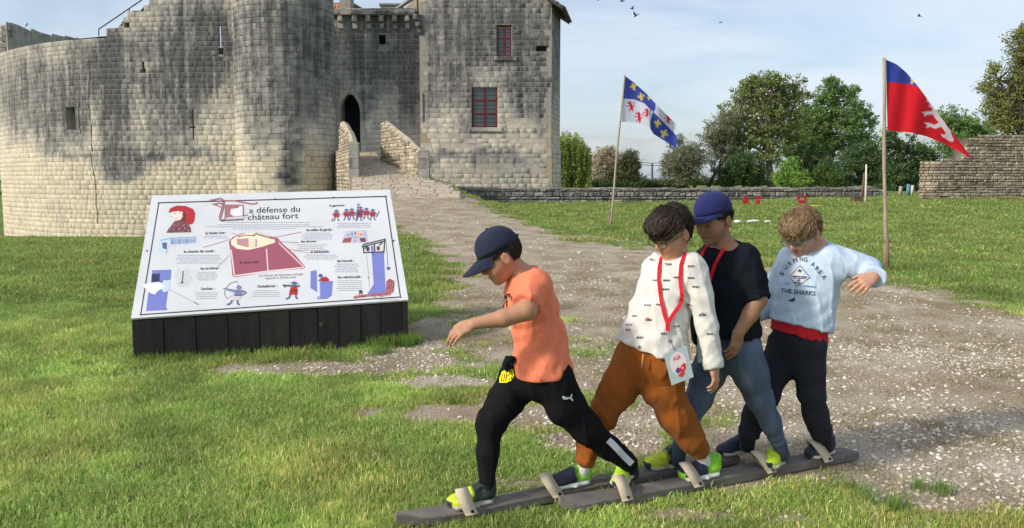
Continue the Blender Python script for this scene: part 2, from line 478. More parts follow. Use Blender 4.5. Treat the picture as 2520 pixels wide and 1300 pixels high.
LIGHT = [(342, 260, 13, 110, .85), (318, 130, 6, 60, .45), (353, 170, 22, 30, .8), (545, 330, 45, 80, .7), (530, 300, 60, 60, .35), (840, 150, 18, 110, .6), (1245, 175, 34, 30, .65), (1185, 215, 30, 20, .3), (345, 330, 20, 60, .5), (130, 470, 160, 90, .3), (180, 370, 25, 20, .6), (940, 125, 12, 14, .5), (225, 300, 14, 90, .4)]
def stone_colour(p, rnd, seed=1):
    """albedo for wall points p (n,3) with a per-stone random number"""
    u, v = proj(p)
    s = np.zeros(len(p))
    jig = (fbm(np.stack([u / 26, v / 40, 0 * u], -1), 31, 4) - 0.5)
    for (cu, cv, ru, rv, a) in STAIN:
        e = np.sqrt(((u + jig * 16 - cu) / ru) ** 2 + ((v + jig * 60 - cv) / rv) ** 2)
        s = 1 - (1 - s) * (1 - min(.97, a * 1.12) * sstep(1.25, 0.55, e))
    for (cu, cv, ru, rv, a) in LIGHT:
        e = np.sqrt(((u + jig * 22 - cu) / ru) ** 2 + ((v + jig * 40 - cv) / rv) ** 2)
        s = s * (1 - a * sstep(1.25, 0.5, e))
    s = np.clip(1 - (1 - s) * (1 - .42 * sstep(400, 180, v)) + (rnd - .5) * .09, 0, 1)
    warm = np.clip(sstep(300, 440, v) * sstep(900, 540, u) + 0.25 * sstep(330, 440, v) + (rnd - .5) * .7, 0, 1)[:, None]
    base = PALE * (1 - warm) + CLEAN * warm
    base = base * (0.90 + 0.18 * ((rnd * 7.13) % 1.0))[:, None]
    return np.concatenate([np.clip(base, 0.02, 0.85), s[:, None]], 1)

class Panel:
    """a stretch of wall above a plan polyline (left to right as seen from outside)"""
    def __init__(self, pts):
        self.p = np.asarray(pts, float); d = np.diff(self.p, axis=0)
        self.l = np.hypot(d[:, 0], d[:, 1]); self.s = np.concatenate([[0], np.cumsum(self.l)])
        self.n = np.stack([d[:, 1], -d[:, 0]], 1) / self.l[:, None]
        nn = np.concatenate([self.n[:1], (self.n[:-1] + self.n[1:]), self.n[-1:]]); self.vn = nn / np.linalg.norm(nn, axis=1)[:, None]
        self.L = self.s[-1]
    def at(self, s, z, off=0.0):
        s = np.asarray(s, float); z = np.broadcast_to(np.asarray(z, float), s.shape); off = np.broadcast_to(np.asarray(off, float), s.shape)
        x = np.interp(s, self.s, self.p[:, 0]); y = np.interp(s, self.s, self.p[:, 1])
        nx_ = np.interp(s, self.s, self.vn[:, 0]); ny_ = np.interp(s, self.s, self.vn[:, 1])
        k = 1 / np.hypot(nx_, ny_)
        return np.stack([x + nx_ * k * off, y + ny_ * k * off, z], -1)
    def find(self, u, v):
        """(s, z) of the wall point seen at a photo pixel"""
        d = ray(u, v); best = None
        for i in range(len(self.l)):
            a = self.p[i]; e = self.p[i + 1] - a
            den = d[0] * e[1] - d[1] * e[0]
            if abs(den) < 1e-9: continue
            t = (a[0] * e[1] - a[1] * e[0]) / den; k = (a[0] * d[1] - a[1] * d[0]) / den
            if t > 0 and -0.02 <= k <= 1.02 and (best is None or t < best[0]): best = (t, self.s[i] + k * self.l[i])
        if best is None:
            ss = np.linspace(0, self.L, 200); uu, _ = proj(self.at(ss, 3.0)); s = ss[np.argmin(abs(uu - u))]
            q = self.at(np.array([s]), 0)[0]; return s, P(u, v, q[1])[2]
        return best[1], CAM_Z + d[2] * best[0]

ALL_STONES = []   # (panel part, verts, colour) for every dressed block of the castle
STONE_F = [(0,1,2,3),(4,5,1,0),(5,6,2,1),(6,7,3,2),(7,4,0,3),(8,9,5,4),(9,10,6,5),(10,11,7,6),(11,8,4,7)]
def block(panel, s0, s1, z0, z1, proud, ch=0.004, deep=0.09, jit=0.003):
    j = lambda: random.uniform(-jit, jit)
    S = [(s0, z0), (s1, z0), (s1, z1), (s0, z1)]
    sg = [(1, 1), (-1, 1), (-1, -1), (1, -1)]
    ss = []; zz = []; oo = []
    for (s, z), (a, b) in zip(S, sg): ss.append(s + a * (ch + abs(j()))); zz.append(z + b * (ch + abs(j()))); oo.append(proud + j())
    for (s, z), (a, b) in zip(S, sg): ss.append(s + a * abs(j()) * .5); zz.append(z + b * abs(j()) * .5); oo.append(proud - ch)
    for (s, z) in S: ss.append(s); zz.append(z); oo.append(-deep)
    return panel.at(np.array(ss), np.array(zz), np.array(oo))
def lay(panel, part, z0, z1, top=None, holes=(), plinth=None, hmin=.26, hmax=.33, wmin=.30, wmax=.64, s0=0.0, s1=None, skip=0.0, joint=.010, seed=0, prd=.004, ch=.004, jit=.003, out=None):
    out = ALL_STONES if out is None else out
    """courses of dressed blocks; holes are (s0, s1, z0, z1); plinth = height below which the face steps out"""
    rs = random.Random(seed); s1 = panel.L if s1 is None else s1
    z = z0
    while z < z1:
        h = rs.uniform(hmin, hmax)
        if plinth and z < plinth < z + h * 1.4: h = plinth - z if plinth - z > .16 else h
        s = s0 - rs.uniform(0, wmax * .6)
        wk = rs.uniform(.8, 1.2)
        while s < s1:
            w = rs.uniform(wmin, wmax) * wk
            a, b = max(s, s0), min(s + w, s1)
            if s1 - b < wmin * .5: b = s1
            s = b if b > s0 else s + w
            if b - a < .06: continue
            spans = [(a, b)]
            for (h0, h1, g0, g1) in holes:
                if z + h * .5 > g0 and z + h * .5 < g1:
                    ns = []
                    for (p, q) in spans:
                        if q <= h0 or p >= h1: ns.append((p, q)); continue
                        if h0 - p > .05: ns.append((p, h0))
                        if q - h1 > .05: ns.append((h1, q))
                    spans = ns
            for (p, q) in spans:
                if top is not None and z + h * .75 > float(top((p + q) / 2)): continue
                if rs.random() < skip: continue
                off = .07 * (plinth is not None and z < plinth - .01)
                v = block(panel, p + joint, q - joint, z + joint, z + h - joint, off + rs.uniform(0.0, prd), ch, jit=jit)
                out.append((part, v, rs.random()))
        z += h
def backing(panel, name, z0, z1, parent, holes=(), top=None, plinth=None, depth=0.7, m=None, ds=0.5, dz=.5, inset=.007):
    """mortar face set back behind the blocks, with real openings"""
    ss = set(np.arange(0, panel.L, ds)) | {panel.L} | set(panel.s); zs = set(np.arange(z0, z1, dz)) | {z1}
    for (a, b, c, d) in holes: ss |= {a, b}; zs |= {c, d}
    if plinth: zs |= {plinth}
    ss = sorted(ss); zs = sorted(z for z in zs if z0 <= z <= z1)
    ss = [s for i, s in enumerate(ss) if i == 0 or s - ss[i-1] > 1e-4]; zs = [z for i, z in enumerate(zs) if i == 0 or z - zs[i-1] > 1e-4]
    V = []; F = []; grid = {}
    def vid(i, j):
        if (i, j) not in grid:
            off = -inset + (.07 if plinth and zs[j] < plinth - .01 else 0)
            grid[(i, j)] = len(V); V.append(panel.at(np.array([ss[i]]), zs[j], off)[0])
        return grid[(i, j)]
    for i in range(len(ss) - 1):
        for j in range(len(zs) - 1):
            cs, cz = (ss[i] + ss[i+1]) / 2, (zs[j] + zs[j+1]) / 2
            if any(a < cs < b and c < cz < d for (a, b, c, d) in holes): continue
            if top is not None and zs[j+1] > float(top(cs)) + .02: continue
            F.append((vid(i, j), vid(i+1, j), vid(i+1, j+1), vid(i, j+1)))
    for (a, b, c, d) in holes:       # reveals
        dp_ = min(depth, 1.15 * (b - a))
        q = [panel.at(np.array([s]), z, o)[0] for (s, z) in ((a, c), (b, c), (b, d), (a, d)) for o in (.0, -dp_)]
        o = len(V); V += q
        for k in range(4):
            k2 = (k + 1) % 4
            F.append((o + 2*k, o + 2*k2, o + 2*k2 + 1, o + 2*k + 1))
    V = np.array(V)
    c = stone_colour(V, np.full(len(V), .5)); c[:, :3] = np.array([.40, .325, .22])
    return mesh_obj(name, V, F, m or M_MORTAR, parent, col=c)
def dark_back(panel, hole, parent, depth=.68):  # near-black sheet behind the opening; the unlit depth is painted into its colour
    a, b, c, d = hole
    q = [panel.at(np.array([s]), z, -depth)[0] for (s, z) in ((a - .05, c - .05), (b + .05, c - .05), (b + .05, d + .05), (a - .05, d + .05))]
    return mesh_obj("dark_recess_sheet", q, [(0, 1, 2, 3)], M_DARK, parent)

castle = empty("castle", (-8, 44, -1.6), "medieval limestone castle with round tower, arched gate and dark weather stains", "castle")
def px_plan(u, y): return (P(u, 300, y)[0], y)
def arc(cx, cy, r, a0, a1, n): return [(cx + r * math.cos(t), cy + r * math.sin(t)) for t in np.linspace(a0, a1, n)]

# --- curtain wall, from its far left return to the tower
_cp = np.array([(px_plan(2, 49)[0] - 1.2, 58), px_plan(-8, 51.5), px_plan(2, 49.2), px_plan(30, 47.8), px_plan(70, 46.4), px_plan(120, 45.2), px_plan(180, 44.3), px_plan(240, 43.8), px_plan(330, 43.4), px_plan(450, 43.2), px_plan(600, 43.1)])
_ct = np.concatenate([[0], np.cumsum(np.hypot(*np.diff(_cp, axis=0).T))]); _cs = np.linspace(0, _ct[-1], 90); _cx = np.interp(_cs, _ct, _cp[:, 0]); _cy = np.interp(_cs, _ct, _cp[:, 1])
for _ in range(14): _cx[1:-1] = (_cx[:-2] + 2 * _cx[1:-1] + _cx[2:]) / 4; _cy[1:-1] = (_cy[:-2] + 2 * _cy[1:-1] + _cy[2:]) / 4
cw = Panel(np.stack([_cx, _cy], 1))
PL = 3.05
steps_px = [(-30, 140), (0, 133), (60, 112), (130, 101), (190, 94), (243, 89), (262, 70), (292, 58), (304, 43), (318, 26), (345, 14), (372, -12), (400, -40), (620, -60)]
st = [cw.find(u, v) for u, v in steps_px]
st_s = [0.0] + [a for a, _ in st]; st_z = [st[0][1]] + [b for _, b in st]
def cw_top(s):
    i = max(0, np.searchsorted(st_s, s) - 1)
    if s > st[5][0]: return st_z[min(i, len(st_z) - 1)] + .02
    return float(np.interp(s, st_s, st_z))
def hole_px(panel, u0, v0, u1, v1):
    a, zt = panel.find(u0, v0); b, zb = panel.find(u1, v1)
    return (min(a, b), max(a, b), min(zt, zb), max(zt, zb))
h_win = hole_px(cw, 164, 265, 188, 319); h_slit1 = hole_px(cw, 349, 150, 356, 178); h_slit1b = hole_px(cw, 346, 170, 359, 179)
h_slit2 = hole_px(cw, 472, 265, 478, 343); h_slit2b = hole_px(cw, 467, 311, 480, 315); h_slit3 = hole_px(cw, 539, 60, 545, 132); h_slit3b = hole_px(cw, 537, 118, 549, 134); h_sq = hole_px(cw, 306, 54, 318, 69)
cw_holes = [h_win, h_slit1, h_slit1b, h_slit2, h_slit2b, h_slit3, h_slit3b, h_sq]
curtain = backing(cw, "curtain_wall", -2.6, 13.2, castle, cw_holes, cw_top, PL, inset=.010, ds=.25)
lay(cw, curtain, -2.45, 13.0, cw_top, cw_holes, PL, seed=2)
for h in cw_holes:
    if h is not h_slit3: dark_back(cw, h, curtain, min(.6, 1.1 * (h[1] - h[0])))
# flat top of the wall
tp = [];
for s in np.linspace(0.2, cw.L, 120): tp.append((cw.at(np.array([s]), cw_top(s) - .04, -.02)[0], cw.at(np.array([s]), cw_top(s) - .04, -.9)[0]))
mesh_obj("wall_top", [p for pr in tp for p in pr], [(2*i, 2*i+2, 2*i+3, 2*i+1) for i in range(len(tp) - 1)], M_MORTAR, curtain, col=np.tile(np.array([*GREY, .6]), (2 * len(tp), 1)))
# stone frame of the square window
a, b, c, d = h_win
for (p, q, r, t) in ((a - .30, b + .32, d, d + .34), (a - .30, b + .34, c - .22, c), (a - .28, a, c, d), (b, b + .26, c, d)):
    v = block(cw, p + .004, q - .004, r + .004, t - .004, .045)
    mesh_obj("window_surround", v, STONE_F, M_STONE, curtain, col=stone_colour(v, np.full(12, .8)))
# long jagged settlement cracks where the old walls part
M_CRACK = mat("crack_shadowed_mortar", (.05, .042, .034), .95)  # dark strips laid on the wall face, the gap's shade put into this colour
def crack(panel, pts, parent, w=.035):
    rc = random.Random(len(pts)); L_ = []
    for a_, b_ in zip(pts[:-1], pts[1:]):
        for t in np.linspace(0, 1, 5)[:-1]: L_.append((a_[0] + (b_[0] - a_[0]) * t + rc.uniform(-2, 2), a_[1] + (b_[1] - a_[1]) * t))
    V = []
    for (u, v) in L_:
        s_, z_ = panel.find(u, v); h = w * rc.uniform(.25, 1.2); o_ = .012 + (.07 if z_ < PL else 0); V += [panel.at(np.array([s_ - h]), z_, o_)[0], panel.at(np.array([s_ + h]), z_, o_)[0]]
    mesh_obj("crack", V, [(2*i, 2*i+1, 2*i+3, 2*i+2) for i in range(len(L_) - 1)], M_CRACK, parent)
crack(cw, [(221, 150), (222, 180), (218, 230), (219, 260), (222, 300), (226, 345), (228, 390), (234, 430), (238, 470), (240, 520), (242, 560)], curtain)
crack(cw, [(30, 260), (30, 320), (33, 360)], curtain, .02)
# --- round tower
TC = (px_plan(706, 43.6)[0], 43.6); TR = 2.83
tw = Panel(arc(TC[0], TC[1], TR, math.radians(185), math.radians(362), 40))
h_t = hole_px(tw, 723, 52, 731, 65)
tower = backing(tw, "round_tower", -2.4, 13.5, castle, [h_t], None, None, ds=.1, inset=.034)
lay(tw, tower, -2.3, 13.4, None, [h_t], None, hmin=.27, hmax=.36, wmin=.36, wmax=.85, seed=5)
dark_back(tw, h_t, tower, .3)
# --- gate wall
GY_ = 44.6
gw = Panel([px_plan(800, GY_), px_plan(1042, GY_)])
zt_gate = P(930, 28, GY_)[2]
h_door = hole_px(gw, 836, 228, 888, 376); h_door = (h_door[0], h_door[1], 2.6, h_door[3]); h_gw = hole_px(gw, 930, 85, 949, 114)
gate = backing(gw, "gate_wall", -2.2, zt_gate, castle, [h_door, h_gw], None, None, depth=1.4)
lay(gw, gate, -2.1, zt_gate, None, [h_door, h_gw], None, seed=8)
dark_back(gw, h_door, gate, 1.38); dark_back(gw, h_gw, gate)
# pointed arch: spandrels closing the head of the opening, and its ring of voussoirs
a, b, c, d = h_door; wdo = b - a; zs_ = d - wdo * 0.98
def arch_pts(o, n=9):
    r = wdo * 1.04; L = []
    for t in np.linspace(0, 1, n):
        ang = t * math.acos((r - wdo / 2) / r)
        L.append((a + r - r * math.cos(ang) - o * math.cos(ang), zs_ + (r + o) * math.sin(ang)))
    k = (d - zs_) / (math.sqrt(r * r - (r - wdo / 2) ** 2)); L = [(s, zs_ + (z - zs_) * k) for s, z in L]
    return L
inner = arch_pts(0)
spv = []; spf = []
for mir in (0, 1):
    pts = [((a + b) - s if mir else s, z) for s, z in inner]; cs = b + .02 if mir else a - .02
    o = len(spv)
    spv += [gw.at(np.array([s]), z, .004)[0] for s, z in pts] + [gw.at(np.array([cs]), z, .004)[0] for s, z in pts]
    spv += [gw.at(np.array([s]), z, -.5)[0] for s, z in pts]; n = len(pts)
    for i in range(n - 1): spf += [(o+i, o+i+1, o+n+i+1, o+n+i), (o+i, o+2*n+i, o+2*n+i+1, o+i+1)]
mesh_obj("arch_head", spv, spf, M_STONE, gate, col=stone_colour(np.array(spv), np.full(len(spv), .6)))
outer = arch_pts(.30)
for mir in (0, 1):
    for i in range(len(inner) - 1):
        q = [inner[i], outer[i], outer[i+1], inner[i+1]]
        if mir: q = [((a + b) - s, z) for s, z in q]
        v = np.array([gw.at(np.array([s]), z, o)[0] for o in (.05, -.05) for s, z in q])
        mesh_obj("voussoir", v, [(0,1,2,3),(0,4,5,1),(1,5,6,2),(2,6,7,3),(3,7,4,0)], M_STONE, gate, col=stone_colour(v, np.full(8, random.random())))
for sgn in (0, 1):
    z = 2.7
    while z < zs_ - .2:
        s_ = (a - .30, a - .002) if not sgn else (b + .002, b + .30)
        v = block(gw, s_[0], s_[1], z, min(z + .38, zs_) - .015, .05)
        mesh_obj("jamb_stone", v, STONE_F, M_STONE, gate, col=stone_colour(v, np.full(12, random.random()))); z += .38
# machicolation: projecting parapet carried on stepped corbels
zc0 = P(930, 73, GY_)[2]; zc1 = P(930, 40, GY_)[2]
for u_ in (840, 875, 908, 940, 973, 1004):
    s_, _ = gw.find(u_, 50)
    for k, (z0_, z1_, o_) in enumerate(((zc0, (zc0 + zc1) / 2 - .02, .20), ((zc0 + zc1) / 2, zc1, .42))):
        v = block(gw, s_ - .14, s_ + .14, z0_, z1_, o_, ch=.05)
        mesh_obj("corbel", v, STONE_F, M_STONE, gate, col=stone_colour(v, np.full(12, .95)) * np.array([1, 1, 1, .6]))
zz = zc1
par = Panel([tuple(gw.at(np.array([0.4]), 0, .47)[0][:2]), tuple(gw.at(np.array([gw.L - .35]), 0, .47)[0][:2])])
pp = backing(par, "parapet", zc1, zt_gate, gate, depth=.2)
ps = np.linspace(0, par.L, 16)
lay(par, pp, zc1, zt_gate + .05, lambda s: zt_gate + .12 * math.sin(s * 5.1), seed=12, hmin=.2, hmax=.26)
v = [par.at(np.array([0]), zc1, .0)[0], par.at(np.array([par.L]), zc1, 0)[0], par.at(np.array([par.L]), zc1, -.5)[0], par.at(np.array([0]), zc1, -.5)[0]]
v2 = [p + np.array([0, 0, zt_gate - zc1]) for p in v]
mesh_obj("parapet_slab", v + v2, [(0,1,2,3), (4,5,6,7)], M_MORTAR, pp, col=np.tile(np.array([*GREY, .8]), (8, 1)))
# --- right-hand lodging block with its chamfered corner
RB = 43.6
rb = Panel([(px_plan(1034, RB)[0], RB + 1.2), px_plan(1034, RB), px_plan(1357, RB), px_plan(1378, 46.6)])
h_w1 = hole_px(rb, 1222, 61, 1260, 139); h_w2 = hole_px(rb, 1160, 212, 1224, 314); h_rs = hole_px(rb, 1040, 230, 1045, 300); h_nt = hole_px(rb, 1319, 112, 1352, 129)
rb_holes = [h_w1, h_w2, h_rs, h_nt]
zside = P(1385, 18, 43.2)[2] + .25
rb_top = lambda s: 12.7 if s < rb.s[2] - .02 else zside
lodge = backing(rb, "lodging_block", -2.2, 12.6, castle, rb_holes, rb_top, 3.2)
lay(rb, lodge, -2.1, 12.5, rb_top, rb_holes, 3.2, wmin=.36, wmax=.72, seed=15)
dark_back(rb, h_rs, lodge, .1); dark_back(rb, h_nt, lodge, .28)
def window(panel, hole, parent, cols, rows, row_at=None, bars=3):
    a, b, c, d = hole
    w2 = MB()
    def bar(s0, s1, z0, z1, o0=-.16, o1=-.10):
        q = [panel.at(np.array([s]), z, o)[0] for o in (o1, o0) for (s, z) in ((s0, z0), (s1, z0), (s1, z1), (s0, z1))]
        w2.add(q, [(0,1,2,3),(4,7,6,5),(0,4,5,1),(1,5,6,2),(2,6,7,3),(3,7,4,0)])
    t = .085
    bar(a, b, c, c + t); bar(a, b, d - t, d); bar(a, a + t, c + t, d - t); bar(b - t, b, c + t, d - t)
    ms = (a + b) / 2; bar(ms - .05, ms + .05, c + t, d - t, -.165, -.095)
    zs = row_at or [(c + d) / 2]
    for z in zs: bar(a + t, b - t, z - .045, z + .045, -.163, -.097)
    fr = w2.build("window", M_RED, parent)
    edges = sorted([c + t] + list(zs) + [d - t])
    for i in range(len(edges) - 1):
        for (s0, s1) in ((a + t, ms - .05), (ms + .05, b - t)):
            z0, z1 = edges[i] + (.045 if i else 0), edges[i+1] - (.045 if i < len(edges) - 2 else 0)
            q = [panel.at(np.array([s]), z, -.14)[0] for (s, z) in ((s0, z0), (s1, z0), (s1, z1), (s0, z1))]
            mesh_obj("pane", q, [(0,1,2,3)], M_PANE, fr)
            for k in range(1, bars + 1):
                z = z0 + (z1 - z0) * k / (bars + 1)
                MB().tube([panel.at(np.array([s0]), z, -.132)[0], panel.at(np.array([s1]), z, -.132)[0]], .012, 4, False).build("glazing_bar", M_LEAD, fr)
    # sill and lintel
    v = block(panel, a - .14, b + .26, c - .26, c - .005, .12, ch=.03)
    mesh_obj("window_sill", v, STONE_F, M_STONE, parent, col=stone_colour(v, np.full(12, .9)))
    dark_back(panel, hole, parent, .5)
window(rb, h_w1, lodge, 2, 2, [h_w1[2] + (h_w1[3] - h_w1[2]) * .58], 3)
hh = h_w2[3] - h_w2[2]
window(rb, h_w2, lodge, 2, 3, [h_w2[2] + hh * .335, h_w2[2] + hh * .66], 2)
# corbels and drainpipe against the lodging wall
for (v0_, v1_, o_) in ((38, 52, .5), (53, 68, .34), (69, 84, .18)):
    s_, z1_ = rb.find(1036, v0_); _, z0_ = rb.find(1036, v1_)
    v = block(rb, rb.s[1] - .02, rb.s[1] + .26, z0_, z1_, o_, ch=.05); mesh_obj("corbel", v, STONE_F, M_STONE, lodge, col=stone_colour(v, np.full(12, .9)))
MB().tube([P(1027, -20, 44.1), P(1028, 38, 44.1), P(1024, 42, 44.2)], .05, 8).build("drainpipe", M_LEAD, lodge, True)
# roof of the lodging: sloping slab of canal tiles falling to the right past the corner
def tile_roof(name, A, B, C, D, parent, nrow, ncol, colr, thick=.05):
    """A,B lower eave left-right; D,C upper edge; rows of half-round tiles"""
    A, B, C, D = map(np.asarray, (A, B, C, D))
    n = np.cross(B - A, D - A); n = n / np.linalg.norm(n); n = n if n[2] > 0 else -n
    V = [A, B, C, D] + [q - n * thick for q in (A, B, C, D)]
    rf = mesh_obj(name, V, [(0,1,2,3),(4,7,6,5),(0,4,5,1),(1,5,6,2),(2,6,7,3),(3,7,4,0)], M_TILE, parent, col=np.tile(np.array(colr) * .5, (8, 1)))
    for i in range(ncol):
        for j in range(nrow):
            t0, t1 = i / ncol, (i + 1) / ncol; r0, r1 = j / nrow - .03 * (j == 0), (j + 1.12) / nrow
            def q(t, r): return (A * (1 - t) + B * t) * (1 - r) + (D * (1 - t) + C * t) * r
            m_ = MB(); vs = []; N_ = 5; w_ = np.linalg.norm(q(t1, 0) - q(t0, 0)) * .46
            e = (B - A) / np.linalg.norm(B - A)
            for r, k in ((r0, 1.0), (min(r1, 1.0), .82)):
                c_ = q((t0 + t1) / 2, r) + n * (.02 if r == r0 else -.005)
                for a_ in np.linspace(0, math.pi, N_): vs.append(c_ + e * math.cos(a_) * w_ * k + n * math.sin(a_) * w_ * k * .9)
                for a_ in np.linspace(0, math.pi, N_): vs.append(c_ + e * math.cos(a_) * w_ * k * .78 + n * math.sin(a_) * w_ * k * .65)
            fs = [(k, k+1, 2*N_+k+1, 2*N_+k) for k in range(N_-1)] + [(N_+k, 3*N_+k, 3*N_+k+1, N_+k+1) for k in range(N_-1)] + [(k, N_+k, N_+k+1, k+1) for k in range(N_-1)]
            m_.add(vs, fs); tcol = np.array(colr) * random.uniform(.55, 1.35)
            m_.build("roof_tile", M_TILE, rf, True, tcol)
    return rf
E0, E1 = P(1385, 18, 43.2), P(1402, 58, 47.4); E1[2] = E0[2]; UPV = np.array([-2.6, .25, 1.75])
tile_roof("roof", E0, E1, E1 + UPV, E0 + UPV, castle, 9, 15, (.15, .125, .11), .10)
sf_ = [E0 + np.array([.0, 0, -.13]), E1 + np.array([0, 0, -.13]), E1 + UPV * .35 + np.array([0, 0, -.16]), E0 + UPV * .35 + np.array([0, 0, -.16])]
mesh_obj("eave_soffit", sf_ + [q + np.array([0, 0, .04]) for q in sf_], [(0,1,2,3),(4,7,6,5),(0,4,5,1),(1,5,6,2),(2,6,7,3),(3,7,4,0)], M_TILE, castle, col=np.tile(np.array([.06, .05, .045]), (8, 1)))
# --- roofs and chimneys that show over the gate
tile_roof("hall_roof", P(818, 27, 46.2), P(872, 28, 46.2), P(866, 7, 49.5), P(812, 8, 49.5), castle, 4, 9, (.52, .25, .13))
def stack(name, u0, u1, v0, v1, y, dep=1.0, colr=GREY):
    a_, b_ = P(u0, v1, y), P(u1, v0, y)
    m_ = MB(); m_.box(((a_[0] + b_[0]) / 2, y + dep / 2, (a_[2] + b_[2]) / 2), (b_[0] - a_[0], dep, b_[2] - a_[2]))
    o = m_.build(name, M_STONE, castle, col=np.array([*colr, .4]))
    m_ = MB(); m_.box(((a_[0] + b_[0]) / 2, y + dep / 2, b_[2] + .06), (b_[0] - a_[0] + .16, dep + .16, .12)); m_.build("cap_stone", M_STONE, o, col=np.array([*colr, .7]))
stack("chimney", 836, 862, -12, 26, 46.6, 1.0, (.36, .33, .28)); stack("chimney", 937, 984, 14, 40, 47.0, 1.2, (.22, .21, .2))
g_ = [P(981, 42, 46), P(1034, 42, 46), P(1034, 0, 46), P(1020, -2, 46), P(981, 36, 46)]
mesh_obj("gable_wall", g_ + [p + np.array([0, .5, 0]) for p in g_], [(0,1,2,3,4), (5,9,8,7,6)] + [(i, i+5, (i+1) % 5 + 5, (i+1) % 5) for i in range(5)], M_STONE, castle, col=np.tile(np.array([.55, .46, .30, .05]), (10, 1)))
MB().tube([P(952, 39, 45.6), P(1022, -8, 45.6)], .12, 6).build("verge_beam", M_STONE, castle, col=np.array([.2, .18, .16, .6]))
r_ = [P(858, 4, 48), P(905, 30, 48), P(862, 32, 48)]
mesh_obj("gable_wall", r_ + [p + np.array([0, .4, 0]) for p in r_], [(0,2,1), (3,4,5), (0,1,4,3), (1,2,5,4), (2,0,3,5)], M_STONE, castle, col=np.tile(np.array([.40, .37, .32, .3]), (6, 1)))
MB().tube([P(856, 3, 47.8), P(908, 31, 47.8)], .07, 6).build("verge_beam", M_STONE, castle, col=np.array([.12, .11, .10, .6]))
# --- inner face of the far rampart, rising behind the curtain wall, and its broken end
fr = Panel([px_plan(10, 56), px_plan(30, 55.5), px_plan(60, 57), px_plan(110, 61), px_plan(215, 66)])
ftop = [fr.find(u, v) for u, v in ((10, 62), (20, 55), (38, 57), (60, 66), (90, 76), (130, 84), (215, 95))]
f_top = lambda s: float(np.interp(s, [q[0] for q in ftop], [q[1] for q in ftop]))
far_w = backing(fr, "inner_rampart", 4.5, 14.2, castle, (), f_top, ds=.4, dz=.2)
lay(fr, far_w, 4.5, 14.2, f_top, (), None, seed=18, hmin=.2, hmax=.3)
for k, (u_, v_) in enumerate(((12, 70), (10, 84), (8, 97), (6, 112), (3, 124))):
    m_ = MB(); q = P(u_ + 6, v_, 55.8); m_.box(q, (.55, .5, .32)); m_.build("stone", M_STONE, far_w, col=np.array([*(GREY * random.uniform(.8, 1.3)), .6]))
# --- handrail beside the wall stair
rl = MB(); r0 = P(243, 88, 43.9); r1 = P(243, 72, 43.9); r2 = P(352, -2, 43.9); r3 = P(400, -34, 43.9)
rail = MB().tube([r0, r1, r2, r3], .035, 6).build("handrail", M_RAIL, castle)
MB().tube([P(318, 40, 43.9), P(318, 22, 43.9)], .03, 6).build("rail_post", M_RAIL, rail)

# --- spread the blocks: the 300 that show largest are stones of their own, the rest one mass per wall
area = []
for (part, v, r) in ALL_STONES:
    u, w = proj(v[:4]); A_ = 0.5 * abs(sum(u[i] * w[(i+1) % 4] - u[(i+1) % 4] * w[i] for i in range(4)))
    vis = (-20 < u.mean() < 1400) and (-10 < w.mean() < 560) and not (380 < u.mean() < 960 and w.mean() > 485) and not (part is lodge and w.mean() > 470)
    area.append(A_ if vis else 0)
order = np.argsort(area)[::-1]; single = set(order[:300].tolist())
VV = np.concatenate([v for _, v, _ in ALL_STONES]); CC = stone_colour(VV, np.repeat([r for _, _, r in ALL_STONES], 12)).reshape(-1, 12, 4)
mass = {}
for i, (part, v, r) in enumerate(ALL_STONES):
    if area[i] == 0 and not (-200 < proj(v[:1])[0][0] < 1600): continue
    if i in single: mesh_obj("stone", v, STONE_F, M_STONE, part, col=CC[i])
    else: mass.setdefault(part.name, [part, [], []]); mass[part.name][1].append(v); mass[part.name][2].append(CC[i])
sf = np.array(STONE_F)
for k, (part, vs, cs) in mass.items():
    n = len(vs); F = (sf[None] + (np.arange(n) * 12)[:, None, None]).reshape(-1, 4)
    o = mesh_obj("stonework", np.concatenate(vs), F, M_STONE, part, col=np.concatenate(cs)); o['kind'] = 'stuff'
